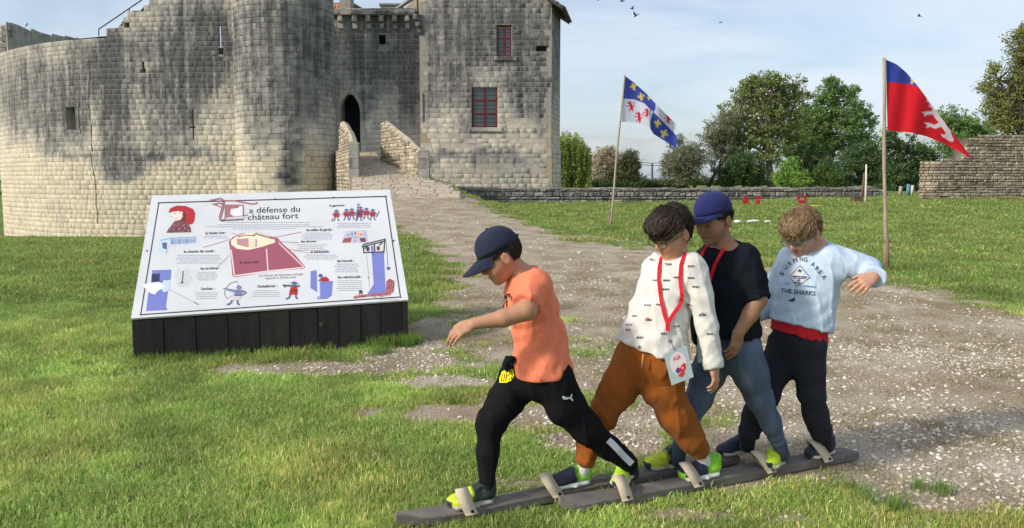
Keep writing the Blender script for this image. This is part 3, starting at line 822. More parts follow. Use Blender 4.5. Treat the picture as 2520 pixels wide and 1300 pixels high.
# ------------------------------------------------------------------ bridge ramp to the gate
def grey_colour(v, rnd, base=(.30, .285, .26), warm=.0, seed=0):
    p = np.asarray(v); n = fbm(p * 3.1, 61 + seed, 3); m_ = fbm(p * 9.0, 71 + seed, 3)
    c = np.array(base)[None] * (0.55 + 0.75 * np.asarray(rnd)[:, None]) * (0.72 + 0.56 * n[:, None])
    pale = np.clip((m_ - .55) * 5, 0, 1)[:, None] * .55
    c = c * (1 - pale) + np.array([.52, .49, .43]) * pale
    return np.clip(c * (1 + warm * np.array([.25, .05, -.25])), .02, .85)
def spread(stones, limit, mass_name="stonework", name="stone", base=(.30, .285, .26), warm=0., material=None, hidden=None):
    """the largest `limit` stones become objects of their own, the rest one mass"""
    ar = []
    for (part, v, r) in stones:
        u, w = proj(v[:4]); ar.append(0.5 * abs(sum(u[i] * w[(i+1) % 4] - u[(i+1) % 4] * w[i] for i in range(4))) if (-10 < u.mean() < 2530 and w.mean() < 1300) else 0)
    od = np.argsort(ar)[::-1]; keep = set(od[:limit].tolist())
    VV_ = np.concatenate([v for _, v, _ in stones]); CC_ = grey_colour(VV_, np.repeat([r for _, _, r in stones], 12), base, warm).reshape(-1, 12, 3)
    ms = {}
    for i, (part, v, r) in enumerate(stones):
        if i in keep: mesh_obj(name, v, STONE_F, material or M_STONE, part, col=CC_[i])
        else: ms.setdefault(part.name, [part, [], []]); ms[part.name][1].append(v); ms[part.name][2].append(CC_[i])
    for k, (part, vs, cs) in ms.items():
        n = len(vs); F = (sf[None] + (np.arange(n) * 12)[:, None, None]).reshape(-1, 4)
        mesh_obj(mass_name, np.concatenate(vs), F, material or M_STONE, part, col=np.concatenate(cs))['kind'] = 'stuff'

M_BODY = mat("bridge_mortar", rough=.95, attr=True, noise=[(6, .2)], bump=(30, .6, .01))
M_RUBBLE = mat("lichened_rubble_stone", rough=.95, attr=True, spec=.1, noise=[(4.0, .22), (17.0, .30)], bump=[(12, .6, .02), (50, .5, .008)])
M_PAVE = mat("worn_paving_stone", rough=.9, attr=True, spec=.2, noise=[(6, .25), (30, .2)], bump=(24, .6, .012))
bridge = empty("entrance_bridge", (-6, 34, 1.0), "sloping stone bridge with rubble parapets leading up to the arched gate", "bridge")
def edgeL(y): return np.interp(y, [29.6, 31, 35, 39, 43.6], [-6.9, -6.75, -7.55, -8.85, -10.35])
def edgeR(y): return np.interp(y, [29.6, 31, 33, 35, 39, 43.6], [-2.0, -2.1, -2.9, -4.45, -6.65, -8.0])
def rampz(y): return np.interp(y, RAMP[:, 1], RAMP[:, 2]) + .035
ys = np.linspace(29.6, 43.9, 30); bv = []; bf = []
for y in ys:
    z = float(rampz(y)) - .03
    bv += [(edgeL(y), y, -2.4), (edgeL(y), y, z), (edgeR(y), y, z), (edgeR(y), y, -2.4)]
for i in range(len(ys) - 1):
    for k in range(3): bf.append((4*i+k, 4*i+k+1, 4*i+4+k+1, 4*i+4+k))
bf += [(0, 3, 2, 1)]
body = mesh_obj("bridge_body", bv, bf, M_BODY, bridge, col=np.tile(np.array([.22, .19, .15]), (len(bv), 1)))
rs_ = random.Random(4); y = 29.7; pav = []
while y < 43.4:
    dy = rs_.uniform(.34, .5); x = float(edgeL(y + dy / 2)) - rs_.uniform(0, .3); xe = float(edgeR(y + dy / 2))
    while x < xe:
        w_ = rs_.uniform(.45, .95); x0, x1 = max(x, float(edgeL(y)) + .02), min(x + w_, xe - .02); x += w_
        if x1 - x0 < .15: continue
        sk = [rs_.uniform(-.03, .03) for _ in range(4)]; z0, z1 = float(rampz(y)), float(rampz(y + dy)); up = rs_.uniform(-.004, .005)
        co = [(x0 + .02, y + .02 + sk[0], z0), (x1 - .02, y + .02 + sk[1], z0), (x1 - .02, y + dy - .02 + sk[2], z1), (x0 + .02, y + dy - .02 + sk[3], z1)]
        cx_ = np.mean(np.array(co), 0)
        inn = [tuple(cx_ + (np.array(c) - cx_) * .93 + np.array([0, 0, up])) for c in co]
        v = np.array(inn + [(c[0], c[1], c[2] + up - .007) for c in co] + [(c[0], c[1], c[2] - .05) for c in co])
        pav.append((body, v, .42 + .22 * rs_.random()))
    y += dy
spread(pav, 260, "paving", "paving_stone", (.40, .345, .265), .10, M_PAVE)
# parapets: rubble facing on a core, stepped tops, a dressed pier at the foot of each
def parapet(side, y0, y1, zoff, thick, stones, rise):
    ed = edgeL if side < 0 else edgeR
    yy = np.linspace(y1, y0, 9)
    pl = Panel([(float(ed(y)) + (0 if side < 0 else -.02), y) for y in yy])          # face that looks left (towards the sun)
    ztop = lambda s: float(np.interp(s, np.linspace(0, pl.L, 9), [rampz(y) + h for y, h in zip(yy, np.interp(yy, rise[0], rise[1]))]))
    V = []; F = []
    for i, s in enumerate(np.linspace(0, pl.L, 9)):
        zb = -2.3 if side < 0 else float(rampz(yy[i])) - .1
        for (o, z) in ((-.015, zb), (-.015, ztop(s) - .03), (-thick / 2, ztop(s) + .06), (-thick, ztop(s) - .03), (-thick, zb)): V.append(pl.at(np.array([s]), z, o)[0])
        if i: F += [((i-1)*5+k, i*5+k, i*5+k+1, (i-1)*5+k+1) for k in range(4)]
    e = (len(V) // 5 - 1) * 5; F += [(0,1,2,3,4), (e, e+4, e+3, e+2, e+1)]
    c = mesh_obj("parapet", V, F, M_RUBBLE, bridge, col=grey_colour(np.array(V), np.full(len(V), .6), (.40, .35, .27)))
    lay(pl, c, -2.3 if side < 0 else .9, 5.4, ztop, (), None, hmin=.13, hmax=.22, wmin=.16, wmax=.42, prd=.05, ch=.02, jit=.02, seed=31 + side, out=stones)
    return c, pl
pst = []
parL, plL = parapet(-1, 34.9, 42.6, 0, .40, pst, ([34.9, 35.8, 35.9, 38.6, 38.9, 40.4, 40.5, 42.6], [1.25, 1.35, 1.75, 1.85, 1.95, 1.95, .3, .1]))
parR, plR = parapet(1, 34.9, 40.0, 0, .40, pst, ([34.9, 35.2, 36.2, 39.0, 40.0], [1.15, 1.2, 1.5, 2.0, 1.9]))
def clip_low(st):      # no facing below the roadway on the inner side
    return [(p, v, r) for (p, v, r) in st if not (p is parR and v[:4, 2].max() < rampz(v[:4, 1].mean()) + .05)]
pst = clip_low(pst)
spread(pst, 150, "stonework", "stone", (.37, .325, .255), .1, M_RUBBLE)
for (par_, x0, x1, hgt) in ((parL, float(edgeL(34.8)) - .05, float(edgeL(34.8)) + .42, 1.62), (parR, float(edgeR(34.8)) - .04, float(edgeR(34.8)) + .46, 1.28)):
    z = float(rampz(34.6)) - .1
    for k, h_ in enumerate((.5, .46, hgt - .96)):
        pn = Panel([(x0, 34.62 + .004 * k), (x1, 34.62 + .004 * k)])
        V = []
        last = k == 2
        m_ = MB(); c_ = ((x0 + x1) / 2, 34.82, z + h_ / 2)
        m_.box(c_, (x1 - x0 - .02 * k, .42, h_ - .015))
        o = m_.build("pier_stone", M_STONE, par_, col=np.array([.36, .345, .31, .35 + .3 * (k == 1)])); z += h_
    V = []; N_ = 9
    for yv in (34.60, 35.05):
        for a_ in np.linspace(0, math.pi, N_): V.append((((x0 + x1) / 2 + math.cos(a_) * (x1 - x0) / 2), yv, z + math.sin(a_) * .13))
    mesh_obj("cap_stone", V, [(k, k+1, N_+k+1, N_+k) for k in range(N_-1)] + [tuple(range(N_)), tuple(range(2*N_-1, N_-1, -1))], M_STONE, par_, col=np.tile(np.array([.42, .39, .27, .15]), (2*N_, 1)))
# ------------------------------------------------------------------ low dry-stone wall round the moat
def wall_thing(name, label, pts, zb, top, thick, hr, wr, seed, base, warm=0., limit=300, chj=(.04, .03, .05), cap=True, cat="wall"):
    pl = Panel(pts); mid = pl.at(np.array([pl.L / 2]), 0)[0]
    root = empty(name, (mid[0], mid[1], float(G(mid[0], mid[1]))), label, cat)
    V = []; F = []; ss = np.linspace(0, pl.L, max(40, int(pl.L / .35)))
    for i, s in enumerate(ss):
        b = zb(s) - .4; t = top(s)
        for (o, z) in ((-.03, b), (-.03, t - .03), (-thick, t - .03), (-thick, b)): V.append(pl.at(np.array([s]), z, o)[0])
        if i: F += [((i-1)*4+k, i*4+k, i*4+k+1, (i-1)*4+k+1) for k in range(3)]
    e = (len(ss) - 1) * 4; F += [(0,1,2,3), (e, e+3, e+2, e+1)]
    V = np.array(V)
    core = mesh_obj("wall_core", V, F, M_RUBBLE, root, col=grey_colour(V, np.full(len(V), .1), np.array(base) * .5))
    st_ = []
    lay(pl, root, min(zb(s) for s in ss) - .1, max(top(s) for s in ss), lambda s: top(s) + hr[0] * .3, (), None, hmin=hr[0], hmax=hr[1], wmin=wr[0], wmax=wr[1], prd=chj[2], ch=chj[0], jit=chj[1], joint=.006, seed=seed, out=st_)
    ends = Panel([tuple(pl.at(np.array([0]), 0, -thick)[0][:2]), tuple(pl.at(np.array([0]), 0, -.02)[0][:2])])
    lay(ends, root, zb(0) - .1, top(0), None, (), None, hmin=hr[0], hmax=hr[1], wmin=wr[0], wmax=wr[1], prd=chj[2], ch=chj[0], jit=chj[1], seed=seed + 1, out=st_)
    if cap:                # flat coping stones laid along the top
        s = 0; r_ = random.Random(seed + 3)
        while s < pl.L - .2:
            w_ = r_.uniform(wr[0], wr[1] * 1.2); tz = top(s + w_ / 2)
            m_ = [];
            for (o, z) in ((.03, tz - .05), (.02, tz + r_.uniform(.02, .07)), (-thick - .02, tz + r_.uniform(.02, .07)), (-thick - .03, tz - .05)):
                for s_ in (s + .012, min(s + w_, pl.L) - .012): m_.append(pl.at(np.array([s_]), z, o)[0])
            m_ = np.array(m_)
            mesh_obj("coping_stone", m_, [(0,1,3,2),(2,3,5,4),(4,5,7,6),(0,2,4,6),(1,7,5,3)], M_RUBBLE, root, col=grey_colour(m_, np.full(8, .5 + .5 * r_.random()), np.array(base) * 1.15)); s += w_
    spread([q for q in st_ if q[1][:4, 2].max() > zb(0) - 2], limit, base=base, warm=warm, material=M_RUBBLE)
    return root
LW = 38.0
x0_, x1_ = P(1080, 470, LW)[0], P(2186, 470, LW + 1.5)[0]
lw_pts = [(x0_ + (x1_ - x0_) * t, LW + 1.5 * t) for t in np.linspace(0, 1, 12)]
lw_len = math.hypot(x1_ - x0_, 1.5)
wall_thing("drystone_wall", "long low grey dry-stone wall between the meadow and the trees", lw_pts,
           lambda s: float(np.interp(s / lw_len, [0, .2, 1], [.1, .18, .42])), lambda s: float(np.interp(s / lw_len, [0, .1, .5, .96, 1], [1.02, .96, .93, .96, .7])) + .02 * math.sin(s * 2.3),
           .5, (.13, .25), (.16, .60), 51, (.165, .158, .148), -.03)
# ------------------------------------------------------------------ ruined rampart on the right
RW = 34.0
rp = [P(2262, 480, RW + .3)[:2], P(2300, 480, RW)[:2], P(2420, 480, RW + .4)[:2], P(2560, 480, RW + .8)[:2], P(2760, 480, RW + 2.0)[:2]]
rpl = Panel(rp)
rt = [rpl.find(u, v) for u, v in ((2262, 402), (2272, 398), (2330, 394), (2372, 392), (2376, 350), (2385, 338), (2440, 332), (2520, 330), (2740, 326))]
rbz = [rpl.find(u, v) for u, v in ((2262, 497), (2380, 492), (2520, 497), (2740, 500))]
wall_thing("ruined_rampart", "tall ruined rubble rampart with a stepped broken end beside the meadow", rp,
           lambda s: float(np.interp(s, [q[0] for q in rbz], [q[1] for q in rbz])), lambda s: float(np.interp(s, [q[0] for q in rt], [q[1] for q in rt])),
           .9, (.10, .17), (.15, .42), 57, (.30, .255, .195), .08, chj=(.022, .018, .04), cap=False)
# ------------------------------------------------------------------ information panel on its boarded plinth
M_BOARD = mat("black_stained_board", rough=.72, attr=True, spec=.35, noise=[(3.0, .35, (6, 6, .7)), (40, .25, (4, 4, .4))], bump=[(30, .5, .004, (5, 5, .4))])
M_PANEL = mat("white_laminate_panel", (.66, .67, .69), .42, spec=.4, noise=[(3.5, .04), (.9, .05)])
M_PRINT = mat("printed_ink", rough=.42, attr=True, spec=.4)
SB = np.array([-3.013, 5.845, .352]); yaw_, tilt_, SW_, SL_ = .2883, .6811, 2.181, 1.480
se = np.array([math.cos(yaw_), math.sin(yaw_), .021]); sn = np.array([-math.sin(yaw_), math.cos(yaw_), 0.])
su = sn * math.cos(tilt_) + np.array([0, 0, math.sin(tilt_)]); snn = np.cross(se, su); snn /= np.linalg.norm(snn)
sign = empty("information_panel", tuple((SB + se * SW_ / 2 + sn * .5) * np.array([1, 1, 0])), "slanted white illustrated castle information panel on black boarded plinth", "sign")
def spt(s, t, h=0.0): return SB + se * s + su * t + snn * h
def s_px(u, v, h=0.0):
    d = ray(u, v); o = np.array([0, 0, CAM_Z]); k = np.dot(SB + snn * h - o, snn) / np.dot(d, snn); return o + d * k
def s_crop(cx, cy, h=0.0): return s_px(300 + cx / 2.889, 450 + cy / 2.889, h)
# panel board
pv = [spt(s, t, h) for h in (.004, -.016) for (s, t) in ((-.012, -.012), (SW_ + .012, -.012), (SW_ + .012, SL_ + .012), (-.012, SL_ + .012))]
panel_o = mesh_obj("panel", pv, [(0,1,2,3),(4,7,6,5),(0,4,5,1),(1,5,6,2),(2,6,7,3),(3,7,4,0)], M_PANEL, sign)
# front boards, side boards, back board
edges_c = [85, 287, 500, 718, 935, 1145, 1350, 1505, 1665, 1820, 1980, 2030]
fr_ = [(e - 85) / (2030 - 85) * (SW_ + .02) - .01 for e in edges_c]
for i in range(len(fr_) - 1):
    a_, b_ = fr_[i] + .003, fr_[i+1] - .003; off = -.004 + random.uniform(-.004, .004)
    p0, p1 = SB + se * a_, SB + se * b_
    zt0, zt1 = p0[2] - .028, p1[2] - .028
    v = []
    for o in (off, off + .03):
        for (p, z) in ((p0, -.06), (p1, -.06), (p1, zt1), (p0, zt0)): v.append((p[0] + sn[0] * o, p[1] + sn[1] * o, z))
    c0 = np.array([.0165, .015, .0145]) * random.uniform(.75, 1.5)
    mesh_obj("board", v, [(0,1,2,3),(4,7,6,5),(0,4,5,1),(1,5,6,2),(2,6,7,3),(3,7,4,0)], M_BOARD, sign, col=np.tile(c0, (8, 1)))
for s_ in (-.004, SW_ - .024):
    v = []
    for o in (0, .028):
        q = SB + se * (s_ + o); t_ = SB + se * (s_ + o) + su * SL_
        for (k, z) in ((.03, -.08), (SL_ * math.cos(tilt_), -.08), (SL_ * math.cos(tilt_), t_[2] - .025), (.03, q[2] + .03 * math.tan(tilt_) - .025)):
            v.append((q[0] + sn[0] * k, q[1] + sn[1] * k, z))
    mesh_obj("side_board", v, [(0,1,2,3),(4,7,6,5),(0,4,5,1),(1,5,6,2),(2,6,7,3),(3,7,4,0)], M_BOARD, sign, col=np.tile(np.array([.02, .018, .017]), (8, 1)))
v = []
for k in (SL_ * math.cos(tilt_) - .03, SL_ * math.cos(tilt_) - .005):
    for (s_, z) in ((.03, -.08), (SW_ - .03, -.08), (SW_ - .03, .35 + SL_ * math.sin(tilt_) - .04), (.03, .35 + SL_ * math.sin(tilt_) - .06)):
        q = SB + se * s_; v.append((q[0] + sn[0] * k, q[1] + sn[1] * k, z))
mesh_obj("back_board", v, [(0,1,2,3),(4,7,6,5),(0,4,5,1),(1,5,6,2),(2,6,7,3),(3,7,4,0)], M_BOARD, sign, col=np.tile(np.array([.02, .018, .017]), (8, 1)))
# knots in the boards
for (cu, cv, r_) in ((1378, 1010, 9), (1437, 1147, 8), (1015, 935, 4)):
    f = (cu - 85) / (2030 - 85) * SW_; q = SB + se * f; z = .35 * (1 - (cv - 890) / 300.0); m_ = MB(); vs = [];
    for rr, hh_ in ((1, .002), (.5, .006)):
        for k in range(12):
            a_ = k * math.pi / 6; w_ = r_ * .0022 * rr; vs.append(q * np.array([1, 1, 0]) + np.array([0, 0, z]) + se * math.cos(a_) * w_ + np.array([0, 0, 1]) * math.sin(a_) * w_ * 1.1 - sn * (.009 + hh_))
    m_.add(vs, [(k, (k+1) % 12, 12 + (k+1) % 12, 12 + k) for k in range(12)] + [tuple(range(12, 24))]); m_.build("board_knot", M_BOARD, sign, col=(.045, .035, .026))
# ---- print
class Print:
    def __init__(self): self.v = []; self.f = []; self.c = []
    def poly(self, pts, col, lay_=1):
        o = len(self.v); self.v += [s_crop(x, y, .0045 + .0004 * lay_) for x, y in pts]; self.f.append(tuple(range(o, o + len(pts)))); self.c += [col] * len(pts)
    def line(self, pts, w, col, lay_=2):
        for (a, b) in zip(pts[:-1], pts[1:]):
            dx, dy = b[0] - a[0], b[1] - a[1]; l = math.hypot(dx, dy) + 1e-6; nx_, ny_ = -dy / l * w / 2, dx / l * w / 2
            self.poly([(a[0]+nx_, a[1]+ny_), (b[0]+nx_, b[1]+ny_), (b[0]-nx_, b[1]-ny_), (a[0]-nx_, a[1]-ny_)], col, lay_)
    def disc(self, x, y, rx, ry, col, lay_=1, n=14, a0=0, a1=6.2832):
        self.poly([(x + rx * math.cos(a), y + ry * math.sin(a)) for a in np.linspace(a0, a1, n, endpoint=(a1 < 6.28))], col, lay_)
    def build(self, name):
        o = mesh_obj(name, self.v, self.f, M_PRINT, panel_o, col=np.array(self.c)); return o
INK = srgb(48, 44, 50); LINEC = srgb(62, 50, 56); BLUE = srgb(120, 128, 196); BLUED = srgb(84, 92, 150); REDP = srgb(176, 44, 48); MAUVE = srgb(160, 88, 106); GREYT = srgb(168, 168, 176); ROSE = srgb(190, 130, 140); CREAM = srgb(232, 224, 196); SKINP = srgb(236, 216, 204)
pr = Print()
fr4 = [(262, 143), (1876, 97), (1980, 812), (133, 938)]
for a_, b_ in zip(fr4, fr4[1:] + fr4[:1]): pr.line([a_, b_], 8, LINEC, 1)
for (x, y) in ((262, 143), (1876, 97), (1980, 812), (133, 938), (1090, 116), (1505, 104), (178, 484), (1932, 412), (1042, 875)): pr.disc(x, y, 7, 6, INK, 3, 8)
pr.build("printed_border")
def text_mesh(txt, x0, y0, x1, y1, h, col, name="lettering", shear=0.0, weight=0.0):
    """lettering whose baseline runs from crop point (x0,y0) to (x1,y1), h tall"""
    cu = bpy.data.curves.new("lettering", 'FONT'); cu.body = txt; cu.resolution_u = 3; cu.shear = shear; cu.offset = weight
    ob = bpy.data.objects.new("lettering_source", cu); me = bpy.data.meshes.new_from_object(ob)
    bpy.data.objects.remove(ob); bpy.data.curves.remove(cu)
    n = len(me.vertices); co = np.empty(n * 3, np.float32); me.vertices.foreach_get('co', co); co = co.reshape(-1, 3)
    fs = [tuple(p.vertices) for p in me.polygons]; bpy.data.meshes.remove(me)
    xa, xb = co[:, 0].min(), co[:, 0].max(); k = (co[:, 0] - xa) / (xb - xa); t = co[:, 1] / 0.72
    return fs, k, t, n
def sign_text(txt, x0, y0, x1, y1, h, col, **kw):
    fs, k, t, n = text_mesh(txt, x0, y0, x1, y1, h, col, **kw)
    V = [s_crop(x0 + (x1 - x0) * a, y0 + (y1 - y0) * a - h * b, .0062) for a, b in zip(k, t)]
    return mesh_obj("lettering", V, fs, M_PRINT, panel_o, col=np.tile(np.array(col), (n, 1)))
sign_text("a défense du", 905, 216, 1265, 206, 42, INK); sign_text("château fort", 895, 266, 1253, 252, 42, INK)
for (t, x0, y0, x1, y1, h) in (("la garnison :", 1476, 170, 1592, 166, 17), ("les salles de garde :", 1312, 344, 1500, 340, 19), ("les douves :", 1275, 425, 1392, 422, 18), ("la barbacane :", 1342, 500, 1482, 497, 19),
                              ("les hourds :", 1532, 564, 1650, 561, 19), ("les mâchicoulis :", 1535, 680, 1708, 676, 19), ("la haute cour :", 595, 366, 745, 362, 19), ("le chemin de ronde :", 442, 498, 665, 492, 19),
                              ("les archères :", 560, 618, 697, 614, 19), ("l'archer :", 562, 763, 660, 760, 20), ("l'arbalétrier :", 965, 746, 1105, 741, 20), ("la basse cour", 840, 575, 975, 570, 19)):
    sign_text(t, x0, y0, x1, y1, h, INK, weight=.012)
sign_text("Le château de Saint Jean d'Angle", 972, 668, 1288, 656, 17, srgb(140, 120, 128), shear=.2); sign_text("rapporté au XIVème siècle", 1018, 686, 1238, 677, 16, srgb(140, 120, 128), shear=.2)
# small print: rows of fine broken marks, too small to read
gp = Print(); rg = random.Random(9)
def greek(cx, y0, rows, wid, step=13.5):
    for r in range(rows):
        y = y0 + r * step; w = wid * rg.uniform(.72, 1.0); x = cx - w / 2
        while x < cx + w / 2:
            l = rg.uniform(5, 22); gp.poly([(x, y), (min(x + l, cx + w / 2), y - l * .03), (min(x + l, cx + w / 2), y - 6 - l * .03), (x, y - 6)], GREYT, 1); x += l + rg.uniform(3, 6)
for (cx, y0, rows, wid) in ((1040, 285, 1, 700), (1010, 302, 2, 870), (1010, 330, 1, 620), (668, 382, 2, 190), (545, 520, 5, 330), (603, 640, 5, 160), (602, 785, 4, 190), (1025, 770, 4, 210), (1390, 362, 4, 240), (1345, 443, 4, 240), (1415, 518, 3, 270), (1600, 582, 5, 180), (1620, 700, 6, 190), (1650, 292, 3, 260), (1895, 834, 1, 150), (912, 590, 2, 150)):
    greek(cx, y0, rows, wid)
gp.build("small_print")
# portrait with red hood
a1 = Print()
a1.poly([(330, 213), (345, 180), (390, 162), (450, 165), (505, 185), (521, 215), (518, 260), (505, 290), (480, 299), (455, 285), (440, 250), (440, 215), (400, 200)], REDP, 2)
a1.poly([(440, 200), (455, 230), (450, 268), (420, 272), (428, 230)], srgb(110, 40, 44), 3)
a1.poly([(362, 205), (430, 205), (437, 240), (420, 262), (385, 270), (365, 258), (360, 238), (352, 235)], SKINP, 3)
a1.poly([(352, 235), (362, 222), (364, 244)], SKINP, 4); a1.line([(372, 220), (388, 216)], 3, INK, 5); a1.line([(405, 217), (424, 214)], 3, INK, 5); a1.line([(372, 258), (392, 256)], 3, REDP, 5); a1.line([(352, 235), (364, 248)], 2, INK, 5)
a1.poly([(372, 275), (420, 262), (440, 255), (470, 290), (488, 320), (494, 352), (315, 356), (335, 320), (355, 300)], srgb(126, 70, 78), 2)
for _ in range(60):
    x, y = rg.uniform(340, 480), rg.uniform(285, 350); a1.line([(x, y), (x + rg.uniform(-8, 8), y + rg.uniform(2, 8))], 3, rg.choice([srgb(60, 38, 44), srgb(214, 190, 190)]), 4)
a1.build("illustration")
# ornate initial
a2 = Print()
for pts, w in (([(620, 128), (660, 120), (700, 112), (730, 128), (722, 150), (690, 146), (650, 155)], 12), ([(722, 140), (716, 180), (705, 225), (696, 250), (712, 268), (732, 262), (738, 245)], 20), ([(730, 128), (800, 128), (870, 142), (930, 152), (965, 146), (955, 138)], 10), ([(735, 160), (735, 262), (865, 258), (862, 160), (735, 160)], 9), ([(640, 150), (690, 168), (715, 178)], 7)): a2.line(pts, w, srgb(112, 66, 74), 2); a2.line(pts, w * .45, ROSE, 3)
a2.poly([(738, 162), (862, 158), (862, 236), (738, 258)], srgb(168, 112, 112), 1); a2.poly([(775, 188), (830, 178), (835, 165), (858, 162), (858, 232), (800, 240), (770, 222)], srgb(228, 224, 228), 2); a2.poly([(700, 250), (865, 238), (895, 228), (895, 234), (866, 262), (705, 270)], srgb(200, 200, 208), 3); a2.line([(700, 270), (865, 262)], 5, INK, 4); a2.line([(866, 236), (896, 227)], 5, INK, 4)
a2.build("illustrated_initial")
def soldier(p, x, y, k, body, spear=None):
    p.disc(x, y - 62 * k, 17 * k, 15 * k, srgb(120, 130, 170), 3, 10); p.poly([(x - 26*k, y - 58*k), (x + 26*k, y - 58*k), (x + 14*k, y - 70*k), (x - 14*k, y - 70*k)], srgb(90, 96, 130), 4)
    p.poly([(x - 24*k, y - 48*k), (x + 24*k, y - 48*k), (x + 28*k, y), (x - 28*k, y)], body, 2)
    p.line([(x - 24*k, y - 44*k), (x - 40*k, y - 15*k)], 9*k, srgb(110, 120, 165), 3); p.line([(x + 24*k, y - 44*k), (x + 40*k, y - 18*k)], 9*k, srgb(110, 120, 165), 3)
    p.line([(x - 12*k, y), (x - 20*k, y + 30*k), (x - 32*k, y + 36*k)], 11*k, srgb(96, 104, 140), 2); p.line([(x + 12*k, y), (x + 18*k, y + 30*k), (x + 32*k, y + 34*k)], 11*k, srgb(96, 104, 140), 2)
    p.line([(x - 26*k, y - 22*k), (x + 26*k, y - 22*k)], 4*k, INK, 4)
a3 = Print()
for x, y in ((1525, 245), (1597, 240), (1634, 236), (1686, 244), (1738, 232), (1783, 240), (1695, 222)): soldier(a3, x, y, .72, srgb(180, 60, 60))
a3.line([(1664, 268), (1678, 150), (1672, 146)], 5, srgb(120, 110, 120), 5); a3.line([(1678, 165), (1690, 148)], 5, srgb(120, 110, 120), 5); a3.line([(1808, 245), (1830, 198)], 4, INK, 5); a3.line([(1500, 250), (1490, 275)], 4, INK, 5)
a3.build("illustration")
# aerial view of the castle and its yard
a4 = Print()
a4.poly([(770, 480), (760, 420), (790, 385), (850, 360), (950, 350), (1040, 375), (1110, 395), (1140, 430), (1230, 510), (1305, 600), (1290, 612), (1060, 628), (800, 672), (785, 660)], srgb(170, 96, 112), 1)
a4.poly([(775, 478), (1020, 450), (1038, 622), (805, 655)], MAUVE, 2); a4.poly([(1035, 440), (1110, 424), (1290, 598), (1045, 622)], MAUVE, 2)
a4.line([(776, 476), (800, 662), (1042, 628), (1296, 602)], 9, srgb(236, 210, 210), 3); a4.line([(1028, 470), (1038, 625)], 8, srgb(238, 214, 204), 4); a4.line([(1115, 428), (1296, 602)], 7, srgb(236, 210, 210), 3)
a4.poly([(778, 440), (775, 410), (815, 380), (890, 355), (950, 352), (1040, 378), (1085, 402), (1090, 425), (1000, 455), (900, 478), (820, 470)], CREAM, 3)
a4.poly([(815, 400), (900, 395), (960, 400), (960, 455), (900, 460), (820, 440)], srgb(192, 140, 146), 4); a4.poly([(900, 395), (950, 398), (948, 455), (900, 460)], srgb(226, 214, 190), 5); a4.poly([(960, 405), (1080, 395), (1075, 430), (1000, 450), (965, 445)], srgb(232, 222, 190), 5)
a4.line([(930, 380), (950, 362), (1075, 398)], 9, srgb(150, 96, 104), 6); a4.line([(820, 385), (880, 372), (930, 375)], 5, srgb(120, 86, 92), 6)
for a_, b_ in (((780, 355), (850, 378)), ((575, 460), (770, 402)), ((682, 596), (762, 515)), ((1278, 350), (1080, 388)), ((1258, 424), (1090, 418)), ((1332, 500), (1180, 470))): a4.line([a_, b_], 3, srgb(196, 130, 140), 6)
a4.build("illustration")
# wall walk, guard room, arrow loops
a5 = Print()
a5.poly([(275, 395), (340, 388), (530, 385), (532, 430), (330, 445), (325, 500), (245, 498), (262, 440)], srgb(196, 214, 226), 1); a5.poly([(345, 402), (528, 395), (524, 425), (345, 438)], srgb(150, 165, 200), 2); a5.poly([(285, 425), (320, 425), (318, 470), (290, 468)], srgb(90, 100, 150), 3)
for x in (355, 408, 460): a5.line([(x, 398), (x + 2, 436)], 4, srgb(96, 104, 140), 3)
a5.line([(272, 410), (340, 395), (530, 386)], 4, srgb(110, 116, 140), 3); a5.line([(318, 425), (318, 500)], 3, srgb(120, 126, 150), 3)
a5.build("illustration")
a6 = Print()
a6.poly([(1590, 345), (1740, 336), (1750, 425), (1562, 428), (1575, 390)], srgb(190, 190, 206), 1); a6.poly([(1565, 425), (1580, 395), (1635, 388), (1625, 425)], srgb(170, 84, 86), 2); a6.poly([(1690, 395), (1730, 390), (1736, 420), (1700, 422)], srgb(130, 60, 66), 2); a6.poly([(1655, 350), (1715, 348), (1712, 378), (1668, 382)], srgb(226, 190, 170), 2)
for _ in range(26): x, y = rg.uniform(1600, 1735), rg.uniform(345, 412); a6.line([(x, y), (x + rg.uniform(-10, 10), y + rg.uniform(4, 18))], 4, rg.choice([srgb(70, 70, 100), srgb(120, 120, 160), srgb(60, 44, 52)]), 3)
a6.build("illustration")
a7 = Print()
a7.poly([(215, 622), (352, 618), (345, 700), (300, 690), (270, 720), (300, 780), (328, 770), (312, 880), (325, 905), (172, 912), (186, 790), (205, 760)], BLUE, 1); a7.poly([(212, 648), (270, 645), (268, 700), (208, 706)], srgb(60, 62, 96), 2); a7.poly([(150, 722), (215, 712), (270, 705), (300, 740), (255, 770), (232, 795), (205, 785), (160, 745)], srgb(236, 236, 242), 3); a7.poly([(275, 715), (345, 688), (338, 765), (300, 780), (268, 745)], srgb(190, 214, 232), 2)
a7.line([(330, 755), (545, 866)], 2.5, srgb(130, 130, 140), 4); a7.line([(512, 848), (545, 866)], 5, INK, 5); a7.line([(215, 690), (290, 705)], 4, INK, 5); a7.line([(228, 665), (250, 700)], 4, INK, 5)
a7.build("illustration")
a8 = Print(); rows_ = 9
for r in range(rows_):
    y = 610 + r * 14.5; half = 58 * math.sqrt(max(0, 1 - ((r - 4) / 4.9) ** 2)); x = 432 - half
    while x < 432 + half:
        w_ = rg.uniform(12, 24); a8.poly([(x, y), (x + w_ - 3, y - .6), (x + w_ - 3, y + 11), (x, y + 11.6)], srgb(*[int(rg.uniform(198, 222))] * 3), 1); x += w_
a8.line([(436, 628), (428, 712)], 7, srgb(70, 70, 84), 3); a8.line([(428, 700), (418, 716)], 5, srgb(70, 70, 84), 3); a8.line([(428, 700), (440, 714)], 5, srgb(70, 70, 84), 3)
a8.build("illustration")
